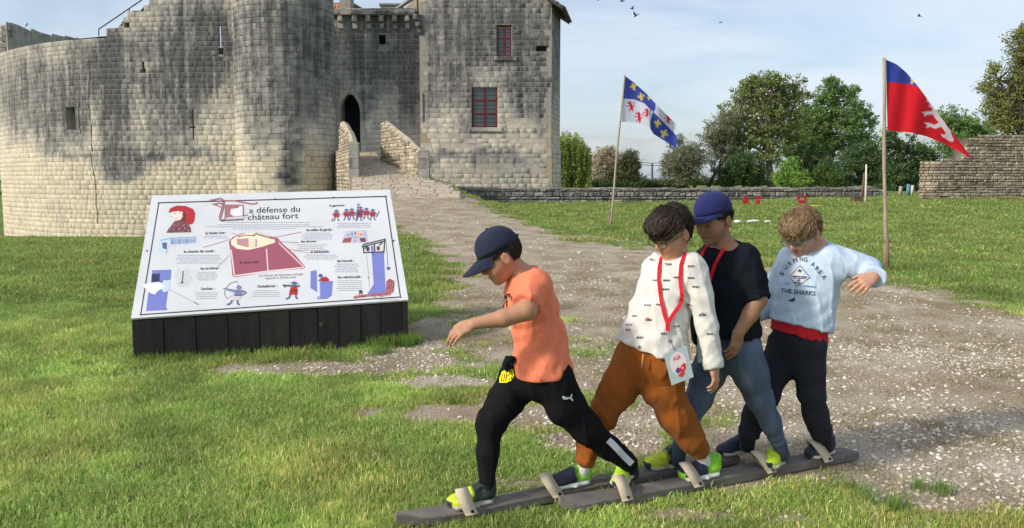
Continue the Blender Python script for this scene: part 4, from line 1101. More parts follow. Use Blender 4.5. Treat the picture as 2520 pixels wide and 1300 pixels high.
# archer and crossbowman
a9 = Print()
a9.line([(820, 700), (770, 715), (735, 755), (728, 790), (748, 826)], 5, srgb(150, 130, 116), 3); a9.line([(820, 700), (838, 765), (748, 826)], 2, srgb(150, 140, 140), 3); a9.line([(718, 750), (870, 772)], 4, srgb(110, 100, 110), 5)
a9.disc(832, 745, 18, 17, srgb(120, 130, 180), 4, 10); a9.poly([(800, 768), (860, 762), (850, 800), (800, 802)], srgb(120, 128, 170), 3); a9.line([(800, 775), (745, 757)], 14, srgb(130, 138, 180), 3); a9.line([(855, 768), (885, 780), (850, 800)], 12, srgb(120, 128, 170), 3)
a9.poly([(795, 798), (848, 798), (838, 835), (775, 838)], srgb(206, 196, 196), 3); a9.line([(800, 800), (850, 800)], 7, srgb(110, 44, 46), 5); a9.line([(785, 836), (768, 862), (745, 866)], 13, srgb(96, 106, 150), 3); a9.line([(822, 836), (822, 862), (838, 866)], 13, srgb(96, 106, 150), 3)
a9.build("illustration")
a10 = Print()
a10.poly([(1192, 715), (1225, 700), (1262, 720)], srgb(90, 98, 140), 5); a10.disc(1226, 725, 15, 14, srgb(110, 118, 160), 4, 10); a10.poly([(1200, 742), (1248, 738), (1250, 795), (1186, 796)], srgb(176, 52, 52), 3); a10.line([(1145, 730), (1265, 735)], 12, srgb(90, 90, 110), 5); a10.line([(1192, 768), (1250, 766)], 5, srgb(80, 30, 34), 5)
a10.line([(1198, 796), (1185, 820), (1165, 826)], 13, srgb(96, 106, 150), 3); a10.line([(1236, 796), (1238, 818), (1250, 824)], 13, srgb(96, 106, 150), 3); a10.line([(1150, 722), (1160, 745)], 6, INK, 5)
a10.build("illustration")
# machicolation and hoarding sections
a11 = Print()
a11.poly([(1342, 628), (1385, 622), (1388, 780), (1340, 748)], BLUE, 1); a11.poly([(1408, 705), (1500, 698), (1492, 800), (1460, 825), (1410, 828)], BLUE, 1); a11.line([(1400, 700), (1398, 815)], 9, srgb(206, 220, 236), 2); a11.disc(1398, 818, 12, 12, srgb(150, 160, 196), 3, 10)
a11.poly([(1400, 690), (1420, 672), (1455, 668), (1475, 690), (1470, 702), (1415, 702)], REDP, 3); a11.disc(1412, 660, 16, 13, srgb(84, 92, 130), 4, 10); a11.line([(1420, 680), (1398, 700)], 9, srgb(96, 106, 150), 5)
a11.build("illustration")
a12 = Print()
a12.poly([(1775, 500), (1862, 495), (1876, 795), (1745, 792), (1790, 720)], BLUE, 1); a12.poly([(1768, 450), (1788, 448), (1792, 505), (1775, 505)], BLUE, 1)
a12.poly([(1645, 808), (1745, 792), (1876, 780), (1880, 700), (1905, 680), (1938, 700), (1935, 760), (1905, 800), (1760, 808), (1650, 824)], srgb(170, 96, 100), 2)
for _ in range(90):
    x, y = rg.uniform(1880, 1932), rg.uniform(695, 790)
    if rg.random() < .4: x, y = rg.uniform(1660, 1860), rg.uniform(796, 812)
    a12.disc(x, y, 4, 3, rg.choice([srgb(120, 60, 66), srgb(206, 150, 150)]), 4, 6)
W_ = srgb(74, 60, 62)
for pts in ([(1712, 440), (1875, 400)], [(1705, 455), (1870, 415)], [(1712, 445), (1722, 500)], [(1868, 405), (1862, 500)], [(1715, 498), (1865, 490)], [(1795, 430), (1798, 488)], [(1830, 445), (1850, 425)], [(1740, 445), (1725, 470)]): a12.line(pts, 8, W_, 3)
a12.disc(1748, 470, 12, 20, srgb(96, 48, 52), 4, 8); a12.disc(1822, 465, 12, 18, srgb(140, 60, 60), 4, 8); a12.line([(1876, 405), (1892, 595)], 3, W_, 3); a12.poly([(1880, 600), (1910, 598), (1905, 618), (1886, 618)], BLUED, 3)
a12.line([(1738, 510), (1755, 670), (1760, 745)], 2, srgb(150, 150, 160), 3); a12.disc(1752, 674, 5, 5, srgb(90, 90, 100), 3, 8); a12.disc(1698, 775, 14, 14, srgb(70, 70, 84), 4, 8); a12.line([(1690, 785), (1685, 798)], 5, INK, 4); a12.line([(1705, 785), (1710, 796)], 5, INK, 4)
a12.build("illustration")
def in_poly(x, y, poly):
    ins = np.zeros(x.shape, bool); n = len(poly)
    for i in range(n):
        (x0, y0), (x1, y1) = poly[i], poly[(i + 1) % n]
        c = ((y0 > y) != (y1 > y)) & (x < (x1 - x0) * (y - y0) / (y1 - y0 + 1e-9) + x0); ins ^= c
    return ins
# ------------------------------------------------------------------ implicit modelling kit for people and clothes
def nrm(v): v = np.asarray(v, float); return v / (np.linalg.norm(v) + 1e-12)
class Seg:
    """tapered limb; with lat given its section is an ellipse (a along lat, b across)"""
    def __init__(self, A, B, ra, rb, lat=None):
        self.A, self.B = np.asarray(A, float), np.asarray(B, float); self.ax = self.B - self.A; self.L2 = float(self.ax @ self.ax) + 1e-12
        self.ra = ra if isinstance(ra, tuple) else (ra, ra); self.rb = rb if isinstance(rb, tuple) else (rb, rb)
        self.R = max(self.ra + self.rb); self.lat = None
        if lat is not None:
            e = nrm(self.ax); l = np.asarray(lat, float); l = nrm(l - e * (l @ e)); self.lat = l; self.fw = np.cross(e, l); self.e = e
    def dist_to(self, c):
        t = np.clip((c - self.A) @ self.ax / self.L2, 0, 1); return np.linalg.norm(c - self.A - t * self.ax) - self.R
    def ev(self, p):
        t = np.clip((p - self.A) @ self.ax / self.L2, 0, 1); q = p - self.A - t[:, None] * self.ax
        if self.lat is None:
            return np.sqrt((q * q).sum(1)) - (self.ra[0] + (self.rb[0] - self.ra[0]) * t)
        a = self.ra[0] + (self.rb[0] - self.ra[0]) * t; b = self.ra[1] + (self.rb[1] - self.ra[1]) * t; m = np.minimum(a, b)
        k = np.sqrt(((q @ self.lat) / a) ** 2 + ((q @ self.fw) / b) ** 2 + ((q @ self.e) / m) ** 2)
        return (k - 1) * m
class Ell:
    def __init__(self, c, r, R=None):
        self.c = np.asarray(c, float); self.r = np.asarray(r, float); self.M = np.eye(3) if R is None else np.asarray(R, float); self.R = float(self.r.max())
    def dist_to(self, c): return np.linalg.norm(c - self.c) - self.R
    def ev(self, p):
        q = (p - self.c) @ self.M.T; k0 = np.sqrt(((q / self.r) ** 2).sum(1)); k1 = np.sqrt(((q / self.r ** 2) ** 2).sum(1)) + 1e-9
        return k0 * (k0 - 1) / k1
class Torus:
    def __init__(self, c, n, R, r): self.c = np.asarray(c, float); self.n = nrm(n); self.Rr = R; self.r_ = r; self.R = R + r
    def dist_to(self, c): return np.linalg.norm(c - self.c) - self.R
    def ev(self, p):
        q = p - self.c; h = q @ self.n; rad = np.sqrt(np.maximum((q * q).sum(1) - h * h, 0)) - self.Rr; return np.sqrt(rad * rad + h * h) - self.r_
class Cut:
    """half-space used inside a group: keeps what lies behind the plane"""
    def __init__(self, pt, n): self.pt = np.asarray(pt, float); self.n = nrm(n); self.R = 0
    def dist_to(self, c): return -1.0
    def ev(self, p): return (p - self.pt) @ self.n
_WK = np.random.default_rng(3).normal(size=(6, 3)); _WK /= np.linalg.norm(_WK, axis=1)[:, None]
def ripple(p, f, seed=0):
    """smooth cheap noise about 0, roughly -1..1"""
    s = 0
    for i in range(5): s = s + np.sin((p @ _WK[(i + seed) % 6]) * f * (1 + .37 * i) + 2.1 * i + seed * 1.7 + 1.3 * np.sin((p @ _WK[(i + seed + 2) % 6]) * f * .6 + seed))
    return s / 3.2
def smin(a, b, k):
    h = np.maximum(k - np.abs(a - b), 0) / k; return np.minimum(a, b) - h * h * k * .25
def smax(a, b, k): return -smin(-a, -b, k)
class Field:
    """groups of (primitive, op, k); groups joined with kg; planes cut; disp moves the surface"""
    def __init__(self): self.groups = []; self.planes = []; self.disp = None; self.kg = .01
    def group(self, prims, k=.02): self.groups.append([(q if isinstance(q, tuple) else (q, 'u', k)) for q in prims]); return self
    def cut(self, pt, n, k=.006): self.planes.append((np.asarray(pt, float), nrm(n), k)); return self
    def ev(self, p, groups=None):
        d = None
        for g in (groups if groups is not None else self.groups):
            dg = None
            for (q, op, k) in g:
                e = q.ev(p)
                if op == 'u': dg = e if dg is None else smin(dg, e, k)
                elif op == 'i': dg = smax(dg, e, k) if dg is not None else None
                elif dg is not None: dg = smax(dg, -e, k)
            if dg is not None: d = dg if d is None else smin(d, dg, self.kg)
        if d is None: return np.full(len(p), 1.0)
        if self.disp is not None:
            nb = np.abs(d) < .024
            if nb.any(): d[nb] -= self.disp(p[nb])
        for (pt, n, k) in self.planes: d = smax(d, (p - pt) @ n, k)
        return d
    def prep(self):
        A = []; X = []; R = []
        for g in self.groups:
            for (q, o, k) in g:
                if isinstance(q, Seg): A.append(q.A); X.append(q.ax); R.append(q.R)
                elif isinstance(q, (Ell, Torus)): A.append(q.c); X.append(np.zeros(3)); R.append(q.R)
                else: A.append(np.zeros(3)); X.append(np.zeros(3)); R.append(1e6)
                R[-1] += .04 if o == 'u' else .02
        self._A = np.array(A); self._X = np.array(X); self._R = np.array(R); self._L = (self._X ** 2).sum(1) + 1e-12
    def near(self, c, rad):
        t = np.clip(((c - self._A) * self._X).sum(1) / self._L, 0, 1); q_ = c - self._A - t[:, None] * self._X
        ok = np.sqrt((q_ ** 2).sum(1)) - self._R < rad
        out = []; i = 0
        if not ok.any(): return out
        for g in self.groups:
            n = len(g); h = [g[j] for j in range(n) if ok[i + j]]; i += n
            if any(o == 'u' for _, o, _ in h): out.append(h)
        return out
    def bounds(self):
        lo = np.full(3, 1e9); hi = -lo
        for g in self.groups:
            for (q, o, k) in g:
                if o != 'u': continue
                for c in ((q.A, q.B) if isinstance(q, Seg) else (q.c,)): lo = np.minimum(lo, c - q.R); hi = np.maximum(hi, c + q.R)
        return lo - .02, hi + .02
def mesh_field(fd, res=.0045, bs=14):
    lo, hi = fd.bounds(); n = np.ceil((hi - lo) / res).astype(int) + 2
    D = np.ones(n, np.float32); rad = bs * res * .87; fd.prep()
    for i in range(0, n[0], bs):
        for j in range(0, n[1], bs):
            for k in range(0, n[2], bs):
                sz = np.minimum([bs, bs, bs], n - [i, j, k]); c = lo + (np.array([i, j, k]) + sz / 2) * res
                gs = fd.near(c, rad)
                if not gs: continue
                dc = fd.ev(c[None], gs)[0]
                if abs(dc) > rad + .045: D[i:i+sz[0], j:j+sz[1], k:k+sz[2]] = 1 if dc > 0 else -1; continue
                I, J, K = np.meshgrid(np.arange(sz[0]), np.arange(sz[1]), np.arange(sz[2]), indexing='ij')
                p = lo + (np.stack([I.ravel() + i, J.ravel() + j, K.ravel() + k], 1)) * res
                D[i:i+sz[0], j:j+sz[1], k:k+sz[2]] = fd.ev(p, gs).reshape(sz)
    return surface_nets(D, lo, res)
def surface_nets(D, lo, res):
    S = D < 0
    c = np.zeros(np.array(D.shape) - 1, np.int8)
    for a in (0, 1):
        for b in (0, 1):
            for e in (0, 1): c += S[a:S.shape[0]-1+a, b:S.shape[1]-1+b, e:S.shape[2]-1+e]
    act = (c > 0) & (c < 8); cells = np.argwhere(act)
    vid = np.full(act.shape, -1, np.int64); vid[act] = np.arange(len(cells))
    acc = np.zeros((len(cells), 3)); cnt = np.zeros(len(cells))
    corners = [(a, b, e) for a in (0, 1) for b in (0, 1) for e in (0, 1)]
    val = {q: D[cells[:, 0] + q[0], cells[:, 1] + q[1], cells[:, 2] + q[2]].astype(float) for q in corners}
    for q in corners:
        for ax in range(3):
            if q[ax]: continue
            r = list(q); r[ax] = 1; r = tuple(r); va, vb = val[q], val[r]; m = (va < 0) != (vb < 0)
            t = np.where(m, va / np.where(m, va - vb, 1), 0); pos = np.tile(np.array(q, float), (len(cells), 1)); pos[:, ax] += t
            acc[m] += pos[m]; cnt[m] += 1
    V = lo + (cells + acc / cnt[:, None]) * res
    Q = []
    for ax in range(3):
        o1, o2 = [(1, 2), (2, 0), (0, 1)][ax]
        sl0 = [slice(None)] * 3; sl1 = [slice(None)] * 3; sl0[ax] = slice(0, -1); sl1[ax] = slice(1, None)
        cr = S[tuple(sl0)] != S[tuple(sl1)]; e = np.argwhere(cr)
        e = e[(e[:, o1] > 0) & (e[:, o2] > 0) & (e[:, o1] < act.shape[o1]) & (e[:, o2] < act.shape[o2])]
        ins = S[e[:, 0], e[:, 1], e[:, 2]]
        def at(d1, d2):
            q = e.copy(); q[:, o1] += d1; q[:, o2] += d2; return vid[q[:, 0], q[:, 1], q[:, 2]]
        q = np.stack([at(-1, -1), at(0, -1), at(0, 0), at(-1, 0)], 1)
        q[~ins] = q[~ins][:, ::-1]; Q.append(q)
    Q = np.concatenate(Q); Q = Q[(Q >= 0).all(1)]
    return V, Q
def field_obj(name, fd, material, parent, res=.0045, col=None, colf=None):
    V, Q = mesh_field(fd, res)
    c = colf(V) if colf else (np.tile(np.array(col, float), (len(V), 1)) if col is not None else None)
    return mesh_obj(name, V, Q, material, parent, smooth=True, col=c)
def march(fd, U, W, y0, y1=None):
    """points where the sight lines through photo pixels (U, W) meet a field"""
    U = np.asarray(U, float); W = np.asarray(W, float)
    d = np.stack([(U - U0) / FPX, CP + (V0 - W) / FPX * SP, -SP + (V0 - W) / FPX * CP], 1); d /= np.linalg.norm(d, axis=1)[:, None]
    o = np.array([0, 0, CAM_Z]); t = y0 / d[:, 1]; hit = np.zeros(len(U), bool)
    for _ in range(40):
        s = fd.ev(o + d * t[:, None]); s = np.where(np.abs(s) > .5, .02, s); t = t + np.clip(s, -.05, .05) * .8
    return o + d * t[:, None], d
def decal(name, fd, polys, material, parent, y0, off=.0032):
    """flat print made of photo-space polygons [(pts, colour)] laid on a garment"""
    V = []; F = []; C = []
    fine = []
    for pts, colr in polys:
        if len(pts) == 4:
            a, b_, c, d_ = [np.array(q, float) for q in pts]; n = max(1, int(max(np.linalg.norm(b_ - a), np.linalg.norm(c - d_)) / 4))
            m_ = max(1, int(max(np.linalg.norm(d_ - a), np.linalg.norm(c - b_)) / 4))
            bil = lambda s_, t_: (a * (1 - s_) + b_ * s_) * (1 - t_) + (d_ * (1 - s_) + c * s_) * t_
            for i in range(n):
                for j in range(m_): fine.append(([bil(i / n, j / m_), bil((i + 1) / n, j / m_), bil((i + 1) / n, (j + 1) / m_), bil(i / n, (j + 1) / m_)], colr))
        else: fine.append((pts, colr))
    for pts, colr in fine:
        o = len(V); V += list(pts); F.append(tuple(range(o, o + len(pts)))); C += [colr] * len(pts)
    V = np.array(V, float); p, d = march(fd, V[:, 0], V[:, 1], y0); lift = np.array([off + .0006 * (i % 2) for i in range(len(V))])
    return mesh_obj(name, p - d * off, F, material, parent, col=np.array(C))
def text_polys(txt, origin, ex, ey, colr, shear=0, weight=.01):
    """lettering as photo-space triangles; ex = vector of the whole width, ey = vector of cap height"""
    fs, k, t, n = text_mesh(txt, 0, 0, 1, 0, 1, None, shear=shear, weight=weight)
    pts = [(origin[0] + ex[0] * a + ey[0] * b, origin[1] + ex[1] * a + ey[1] * b) for a, b in zip(k, t)]
    return [([pts[i] for i in f], colr) for f in fs]
def hand_prims(w, d, n, k=1.0, thumb=1, curl=(.35, .35, .4, .45), spread=.12):
    """palm and five separate fingers; d points along the hand, n out of its back, thumb = side"""
    w = np.asarray(w, float); d = nrm(d); n = np.asarray(n, float); n = nrm(n - d * (n @ d)); s = np.cross(d, n) * thumb
    pr_ = [Seg(w - d * .012 * k, w + d * .020 * k, (.021 * k, .014 * k), (.027 * k, .013 * k), s), Seg(w + d * .018 * k, w + d * .052 * k, (.027 * k, .0135 * k), (.029 * k, .011 * k), s)]
    for i, (L, r) in enumerate(((.054, .0074), (.060, .0076), (.055, .0072), (.043, .0064))):
        b = w + d * (.055 - .004 * abs(i - 1)) * k + s * (.0225 - .0150 * i) * k; a = 0.0; dd = nrm(d + s * spread * (1.2 - i * .8) * .5)
        for j, fr in enumerate((.44, .32, .24)):
            a += curl[i] * (1.0 if j == 0 else 1.1)
            e = dd * math.cos(a) - n * math.sin(a); q = b + e * L * fr * k * 1.12
            pr_.append((Seg(b, q, r * k * (1 - .1 * j), r * k * (.9 - .1 * j)), 'u', .0035)); b = q
    b = w + d * .012 * k + s * .018 * k; e = nrm(d * .72 + s * .62 - n * .25); q = b + e * .030 * k; e2 = nrm(d * .88 + s * .3 - n * .3); q2 = q + e2 * .026 * k
    pr_ += [(Seg(b, q, .0105 * k, .0088 * k), 'u', .008), (Seg(q, q2, .0085 * k, .0066 * k), 'u', .004)]
    return pr_
class Head:
    """local x = the person's left, y = face, z = crown"""
    def __init__(self, c, fwd, roll=0.0, k=1.0):
        self.c = np.asarray(c, float); f = nrm(fwd); left = nrm(np.cross([0, 0, 1], f)); up = np.cross(f, left)
        self.f = f; self.l = left * math.cos(roll) + up * math.sin(roll); self.u = up * math.cos(roll) - left * math.sin(roll); self.k = k
        self.M = np.stack([self.l, self.f, self.u])
    def w(self, x, y, z): return self.c + (self.l * x + self.f * y + self.u * z) * self.k
    def loc(self, p): return ((p - self.c) @ self.M.T) / self.k
    def ell(self, x, y, z, rx, ry, rz): return Ell(self.w(x, y, z), np.array([rx, ry, rz]) * self.k, self.M)
    def seg(self, a, b, ra, rb): return Seg(self.w(*a), self.w(*b), ra * self.k, rb * self.k)
    def prims(self, mouth=0.0):
        e = self.ell
        P_ = [(e(0, -.008, .018, .073, .093, .086), 'u', .02), (e(0, .022, -.035, .062, .066, .078), 'u', .03), (e(0, .050, -.088, .034, .032, .028), 'u', .03),
              (e(0, .068, -.103, .017, .014, .013), 'u', .018)]
        for s in (-1, 1):
            P_ += [(e(s * .036, .050, -.045, .026, .030, .030), 'u', .02), (e(s * .031, .076, .004, .024, .012, .008), 'u', .014),
                   (e(s * .031, .096, -.014, .018, .012, .011), 's', .012), (e(s * .031, .073, -.014, .0135, .0125, .0125), 'u', .005)]
        P_ += [(self.seg((0, .083, .000), (0, .101, -.036), .0075, .0105), 'u', .012), (e(0, .094, -.043, .0155, .011, .009), 'u', .006),
               (e(0, .082, -.066, .021, .013, .0055), 'u', .006), (e(0, .079, -.078 - mouth * .5, .018, .013, .0065), 'u', .006), (e(0, .096, -.0715 - mouth * .25, .019, .009, .0016 + mouth), 's', .003)]
        for s in (-1, 1):
            P_ += [(Ell(self.w(s * .0765, -.012, -.022), np.array([.008, .019, .030]) * self.k, self.M), 'u', .006), (Ell(self.w(s * .086, -.007, -.020), np.array([.006, .0105, .019]) * self.k, self.M), 's', .005)]
        return P_
    def skin_colours(self, V, skin, lid=True, hair=None, lip=(1.05, .62, .58)):
        q = self.loc(V); C = np.tile(np.array(skin, float), (len(V), 1)); x, y, z = q[:, 0], q[:, 1], q[:, 2]; front = (y > .05)
        def bl(m, c): 
            m = np.clip(m, 0, 1)[:, None]; return lambda C: C * (1 - m) + np.asarray(c) * m
        for s in (-1, 1):
            ch = np.exp(-(((x - s * .040) / .02) ** 2 + ((z + .045) / .018) ** 2)) * front; C = bl(ch * .45, np.array(skin) * np.array([1.12, .78, .74]))(C)
            eb = (np.exp(-(((x - s * .032) / .020) ** 4 + ((z - .012 + .25 * abs(x - s * .03)) / .0045) ** 2))) * front; C = bl(eb * .85, hair if hair is not None else (.03, .02, .015))(C)
            ls = (np.exp(-(((x - s * .031) / .014) ** 4 + ((z + .0195 - 6 * (x - s * .031) ** 2) / .0026) ** 2))) * front; C = bl(ls, (.02, .012, .01))(C)
            er = np.exp(-(((x - s * .08) / .012) ** 2 + ((y + .01) / .02) ** 2 + ((z + .02) / .03) ** 2)); C = bl(er * .35, np.array(skin) * np.array([1.15, .72, .66]))(C)
        lp = np.exp(-((x / .020) ** 4 + ((z + .072) / .0105) ** 2)) * (y > .07); C = bl(lp * .75, np.array(skin) * np.array(lip))(C)
        mo = np.exp(-((x / .018) ** 4 + ((z + .0715) / .0022) ** 2)) * (y > .07); C = bl(mo * .8, (.06, .02, .02))(C)
        ns = np.exp(-((x / .014) ** 2 + ((y - .1) / .02) ** 2 + ((z + .042) / .012) ** 2)); C = bl(ns * .3, np.array(skin) * np.array([1.1, .75, .7]))(C)
        return np.clip(C, .005, .95)
def hair_obj(H, parent, material, colr, n, comb, length, mask, thick=.0014, lift=.010, seed=1, base_r=(.079, .101, .094), volume=None, cut=None):
    """scalp volume plus combed strands"""
    rg_ = np.random.default_rng(seed)
    F_ = Field(); F_.group([(H.ell(0, -.010, .020, *base_r), 'u', .02)] + [(H.ell(*v), 'u', .03) for v in (volume or [])])
    M_, c_, k_ = H.M, H.c, H.k
    def disp(p):
        q = ((p - c_) @ M_.T) / k_
        return (vnoise(q * np.array([90, 35, 60]), 3) - .5) * .006 - np.where(mask(q), 0.0, .06)
    F_.disp = disp
    base = field_obj("hair", F_, material, parent, .0045, colf=lambda V: np.array(colr)[None] * (.55 + .6 * vnoise(H.loc(V) * 130, 5))[:, None])
    VV = []; FF = []; CC = []
    tries = 0; made = 0
    while made < n and tries < n * 12:
        tries += 1
        d = nrm(rg_.normal(size=3)); r0 = np.array(base_r) * np.array([.97, .97, .97]); p = d * r0 + np.array([0, -.010, .020])
        if not mask(p[None])[0]: continue
        made += 1; L = length(p) * rg_.uniform(.7, 1.25); g = nrm(comb(p) + rg_.normal(size=3) * .17); pts = []
        nn = nrm(d / r0); q = p.copy(); lf = lift * rg_.uniform(.3, 1.5) * (1.9 if rg_.random() < .06 else 1.0)
        for s in range(6):
            t = s / 5; pts.append(q + nn * lf * math.sin(t * 2.4))
            e = nrm((q - np.array([0, -.010, .020])) / r0 ** 2); g = nrm(g - e * (g @ e) * .85 + np.array([0, 0, -.10]) + rg_.normal(size=3) * .05); q = q + g * L / 5
        W_ = [H.w(*a) for a in pts]; o = len(VV); th = thick * rg_.uniform(.6, 1.6)
        sd = nrm(np.cross(W_[1] - W_[0], nn @ M_)); up_ = nrm(np.cross(sd, W_[1] - W_[0])); cc = np.array(colr) * rg_.uniform(.5, 1.7)
        for s, a in enumerate(W_):
            w_ = th * (1.0 - .75 * (s / 5) ** 2); VV += [a - sd * w_, a + sd * w_, a + up_ * w_]; CC += [cc] * 3
        for s in range(5):
            for k in range(3): FF.append((o + 3*s + k, o + 3*s + (k+1) % 3, o + 3*s + 3 + (k+1) % 3, o + 3*s + 3 + k))
    VV = np.array(VV); F_.prep()
    for _ in range(3):
        dd_ = F_.ev(VV); out_ = VV - H.w(0, -.01, .01); out_ /= np.linalg.norm(out_, axis=1)[:, None]; VV = VV + out_ * np.maximum(.0012 - dd_, 0)[:, None] * (dd_ < .5)[:, None]
    st_ = mesh_obj("hair_strands", VV, np.array(FF), material, base, smooth=True, col=np.array(CC)); st_['kind'] = 'stuff'
    return base
def cap_obj(H, parent, material, colr, brim_len=.085, brim_drop=.03, brim_w=.074, z0=.026, top=.125, flat=False):
    V = []; F = []; N_ = 36; rows = 9
    for r in range(rows + 1):
        a = r / rows * math.pi / 2
        for i in range(N_):
            t = 2 * math.pi * i / N_; seam = 1 - .012 * (abs(math.sin(3 * t)) < .16) * math.cos(a)
            rx, ry = .0815 * math.cos(a) ** .82 * seam, .1035 * math.cos(a) ** .82 * seam
            ff = 1 + (.0 if not flat else .06 * max(0, math.cos(t - math.pi / 2)) * math.sin(a * 2))
            V.append(H.w(rx * math.cos(t), -.006 + ry * math.sin(t) * ff, z0 + (top - z0) * math.sin(a)))
    for r in range(rows):
        for i in range(N_): F.append((r*N_+i, r*N_+(i+1) % N_, (r+1)*N_+(i+1) % N_, (r+1)*N_+i))
    o = len(V)                 # inner lining
    for i in range(N_):
        t = 2 * math.pi * i / N_; V.append(H.w(.076 * math.cos(t), -.006 + .098 * math.sin(t), z0 + .002))
    for i in range(N_): F.append((i, o + i, o + (i+1) % N_, (i+1) % N_))
    cap = mesh_obj("cap", V, F, material, parent, smooth=True, col=np.tile(np.array(colr), (len(V), 1)))
    V = []; F = []; n = 15; m_ = 7
    for sd in (0, 1):
        for j in range(m_):
            f = j / (m_ - 1)
            for i in range(n):
                s = -1 + 2 * i / (n - 1); x = s * brim_w; yb = -.006 + .1035 * math.sqrt(max(0, 1 - (x / .0815) ** 2)) - .004
                ye = yb + f * brim_len * math.sqrt(max(0, 1 - (abs(s) ** 3.0) * .96)); arch = (0.0 if flat else .020) * (1 - s * s) * 1.0
                V.append(H.w(x * (1 - .06 * f), ye, z0 + .003 + arch * (.6 + .4 * f) - (0 if flat else .012) - brim_drop * f - sd * .004))
    for sd in (0, 1):
        for j in range(m_ - 1):
            for i in range(n - 1):
                q = sd*m_*n + j*n + i; F.append((q, q+1, q+n+1, q+n) if not sd else (q, q+n, q+n+1, q+1))
    for i in range(n - 1): a = (m_-1)*n + i; b = m_*n + a; F.append((a, a+1, b+1, b))
    for j in range(m_ - 1):
        for i in (0, n - 1): a = j*n + i; b = m_*n + a; F.append((a, b, b+n, a+n))
    mesh_obj("brim", V, F, material, cap, smooth=True, col=np.tile(np.array(colr) * .95, (len(V), 1)))
    MB_ = MB(); c = H.w(0, -.006, top + .001); MB_.tube([c - H.u * .004, c + H.u * .004], [.009, .005], 10); MB_.build("cap_button", material, cap, True, np.array(colr))
    # back strap opening tab
    st = MB(); st.tube([H.w(-.03, -.105, z0 + .010), H.w(0, -.112, z0 + .008), H.w(.03, -.105, z0 + .010)], .007, 6); st.build("cap_strap", material, cap, True, np.array(colr) * .8)
    return cap
def glasses_obj(H, parent, m_frame, m_lens, colr, w=.027, h=.019, z=-.016):
    fr = MB(); rim = []
    for s in (-1, 1):
        pts = []
        for i in range(17):
            a = 2 * math.pi * i / 16; cx, sx = math.cos(a), math.sin(a); k = (abs(cx) ** 3 + abs(sx) ** 3) ** (-1 / 3)
            x = s * .033 + w * cx * k; pts.append(H.w(x, .101 - 2.2 * x * x, z + h * sx * k))
        fr.tube(pts, .0019, 6, False); rim.append(pts)
    fr.tube([H.w(-.008, .100, z + .004), H.w(0, .104, z + .007), H.w(.008, .100, z + .004)], .0018, 6)
    for s in (-1, 1): fr.tube([H.w(s * .0595, .093, z + .006), H.w(s * .077, .06, z + .006), H.w(s * .080, .0, z + .004), H.w(s * .079, -.02, z - .006)], .0020, 6)
    g = fr.build("glasses", m_frame, parent, True, colr)
    for pts in rim: mesh_obj("lens", pts[:-1], [tuple(range(16))], m_lens, g)
    return g
def shoe_obj(heel, toe, parent, colours, up=(0, 0, 1), w=1.0, name="shoe", ankle=None):
    """heel and toe are points on the sole; colours(q) maps local (x along, y across, z up, all in shoe lengths) to albedo"""
    heel = np.asarray(heel, float); toe = np.asarray(toe, float); L = np.linalg.norm(toe - heel); f = (toe - heel) / L; u_ = np.asarray(up, float); u_ = nrm(u_ - f * (u_ @ f)); s = np.cross(u_, f)
    k = L / .225
    def w_(x, y, z): return heel + f * x * k + s * y * k + u_ * z * k
    M_ = np.stack([f, s, u_]); e = lambda c, r: Ell(w_(*c), np.array(r) * k, M_); F_ = Field()
    F_.group([Seg(w_(.036, 0, .013), w_(.10, .002, .012), (.034 * k * w, .013 * k), (.033 * k * w, .012 * k), s), Seg(w_(.10, .002, .012), w_(.185, .003, .015), (.034 * k * w, .012 * k), (.038 * k * w, .013 * k), s),
              (e((.165, .003, .030), (.056, .039 * w, .029)), 'u', .012), (e((.105, 0, .040), (.070, .034 * w, .036)), 'u', .014), (e((.042, 0, .042), (.040, .033 * w, .040)), 'u', .014),
              (Seg(w_(.040, 0, .05), w_(.036, 0, .082), .0315 * k * w, .031 * k * w), 'u', .014), (Seg(w_(.115, 0, .062), w_(.060, 0, .090), (.023 * k, .010 * k), (.026 * k, .010 * k), s), 'u', .012)], .012)
    F_.cut(w_(0, 0, .0), -u_, .003); F_.cut(w_(.04, 0, .094), u_ + f * .12, .006)
    def disp(p):
        q = ((p - heel) @ M_.T) / k; lip = np.exp(-((q[:, 2] - .0255) / .0035) ** 2); return -lip * .0022 + np.where(q[:, 2] < .022, .0022, 0)
    F_.disp = disp
    sh = field_obj(name, F_, M_SHOE, parent, .004, colf=lambda V: colours(((V - heel) @ M_.T) / k, V))
    # laces over the tongue
    for i in range(4):
        x = .112 - i * .015; z = .067 + i * .0085
        MB().tube([w_(x - .004, -.022, z - .010), w_(x, 0, z + .004), w_(x - .004, .022, z - .010)], .0026 * k, 5).build("lace", M_SHOE, sh, True, colours.lace)
    return sh, w_(.04, 0, .07)
# ------------------------------------------------------------------ the four boys on their team skis
M_SKIN = mat("skin", rough=.55, attr=True, spec=.35, noise=(60, .06), sss=.12, bump=(220, .12, .001))
M_CLOTH = mat("cotton_cloth", rough=.9, attr=True, spec=.15, sheen=.06, noise=[(35, .07), (6, .06)], bump=[(14, .22, .012), (420, .25, .0012)])
M_DARK_CLOTH = mat("dark_cloth", rough=.92, attr=True, spec=.10, noise=[(35, .10)], bump=[(14, .25, .012), (420, .25, .0012)])
M_DENIM = mat("denim", rough=.88, attr=True, spec=.2, noise=[(9, .22, (1, 1, .6)), (260, .25)], bump=[(16, .3, .012), (500, .35, .0012)])
M_SHOE = mat("shoe_upper", rough=.6, attr=True, spec=.35, noise=(50, .10), bump=(160, .25, .002))
M_HAIR = mat("hair", rough=.5, attr=True, spec=.4)
M_FRAME = mat("spectacle_frame", rough=.35, attr=True, spec=.5)
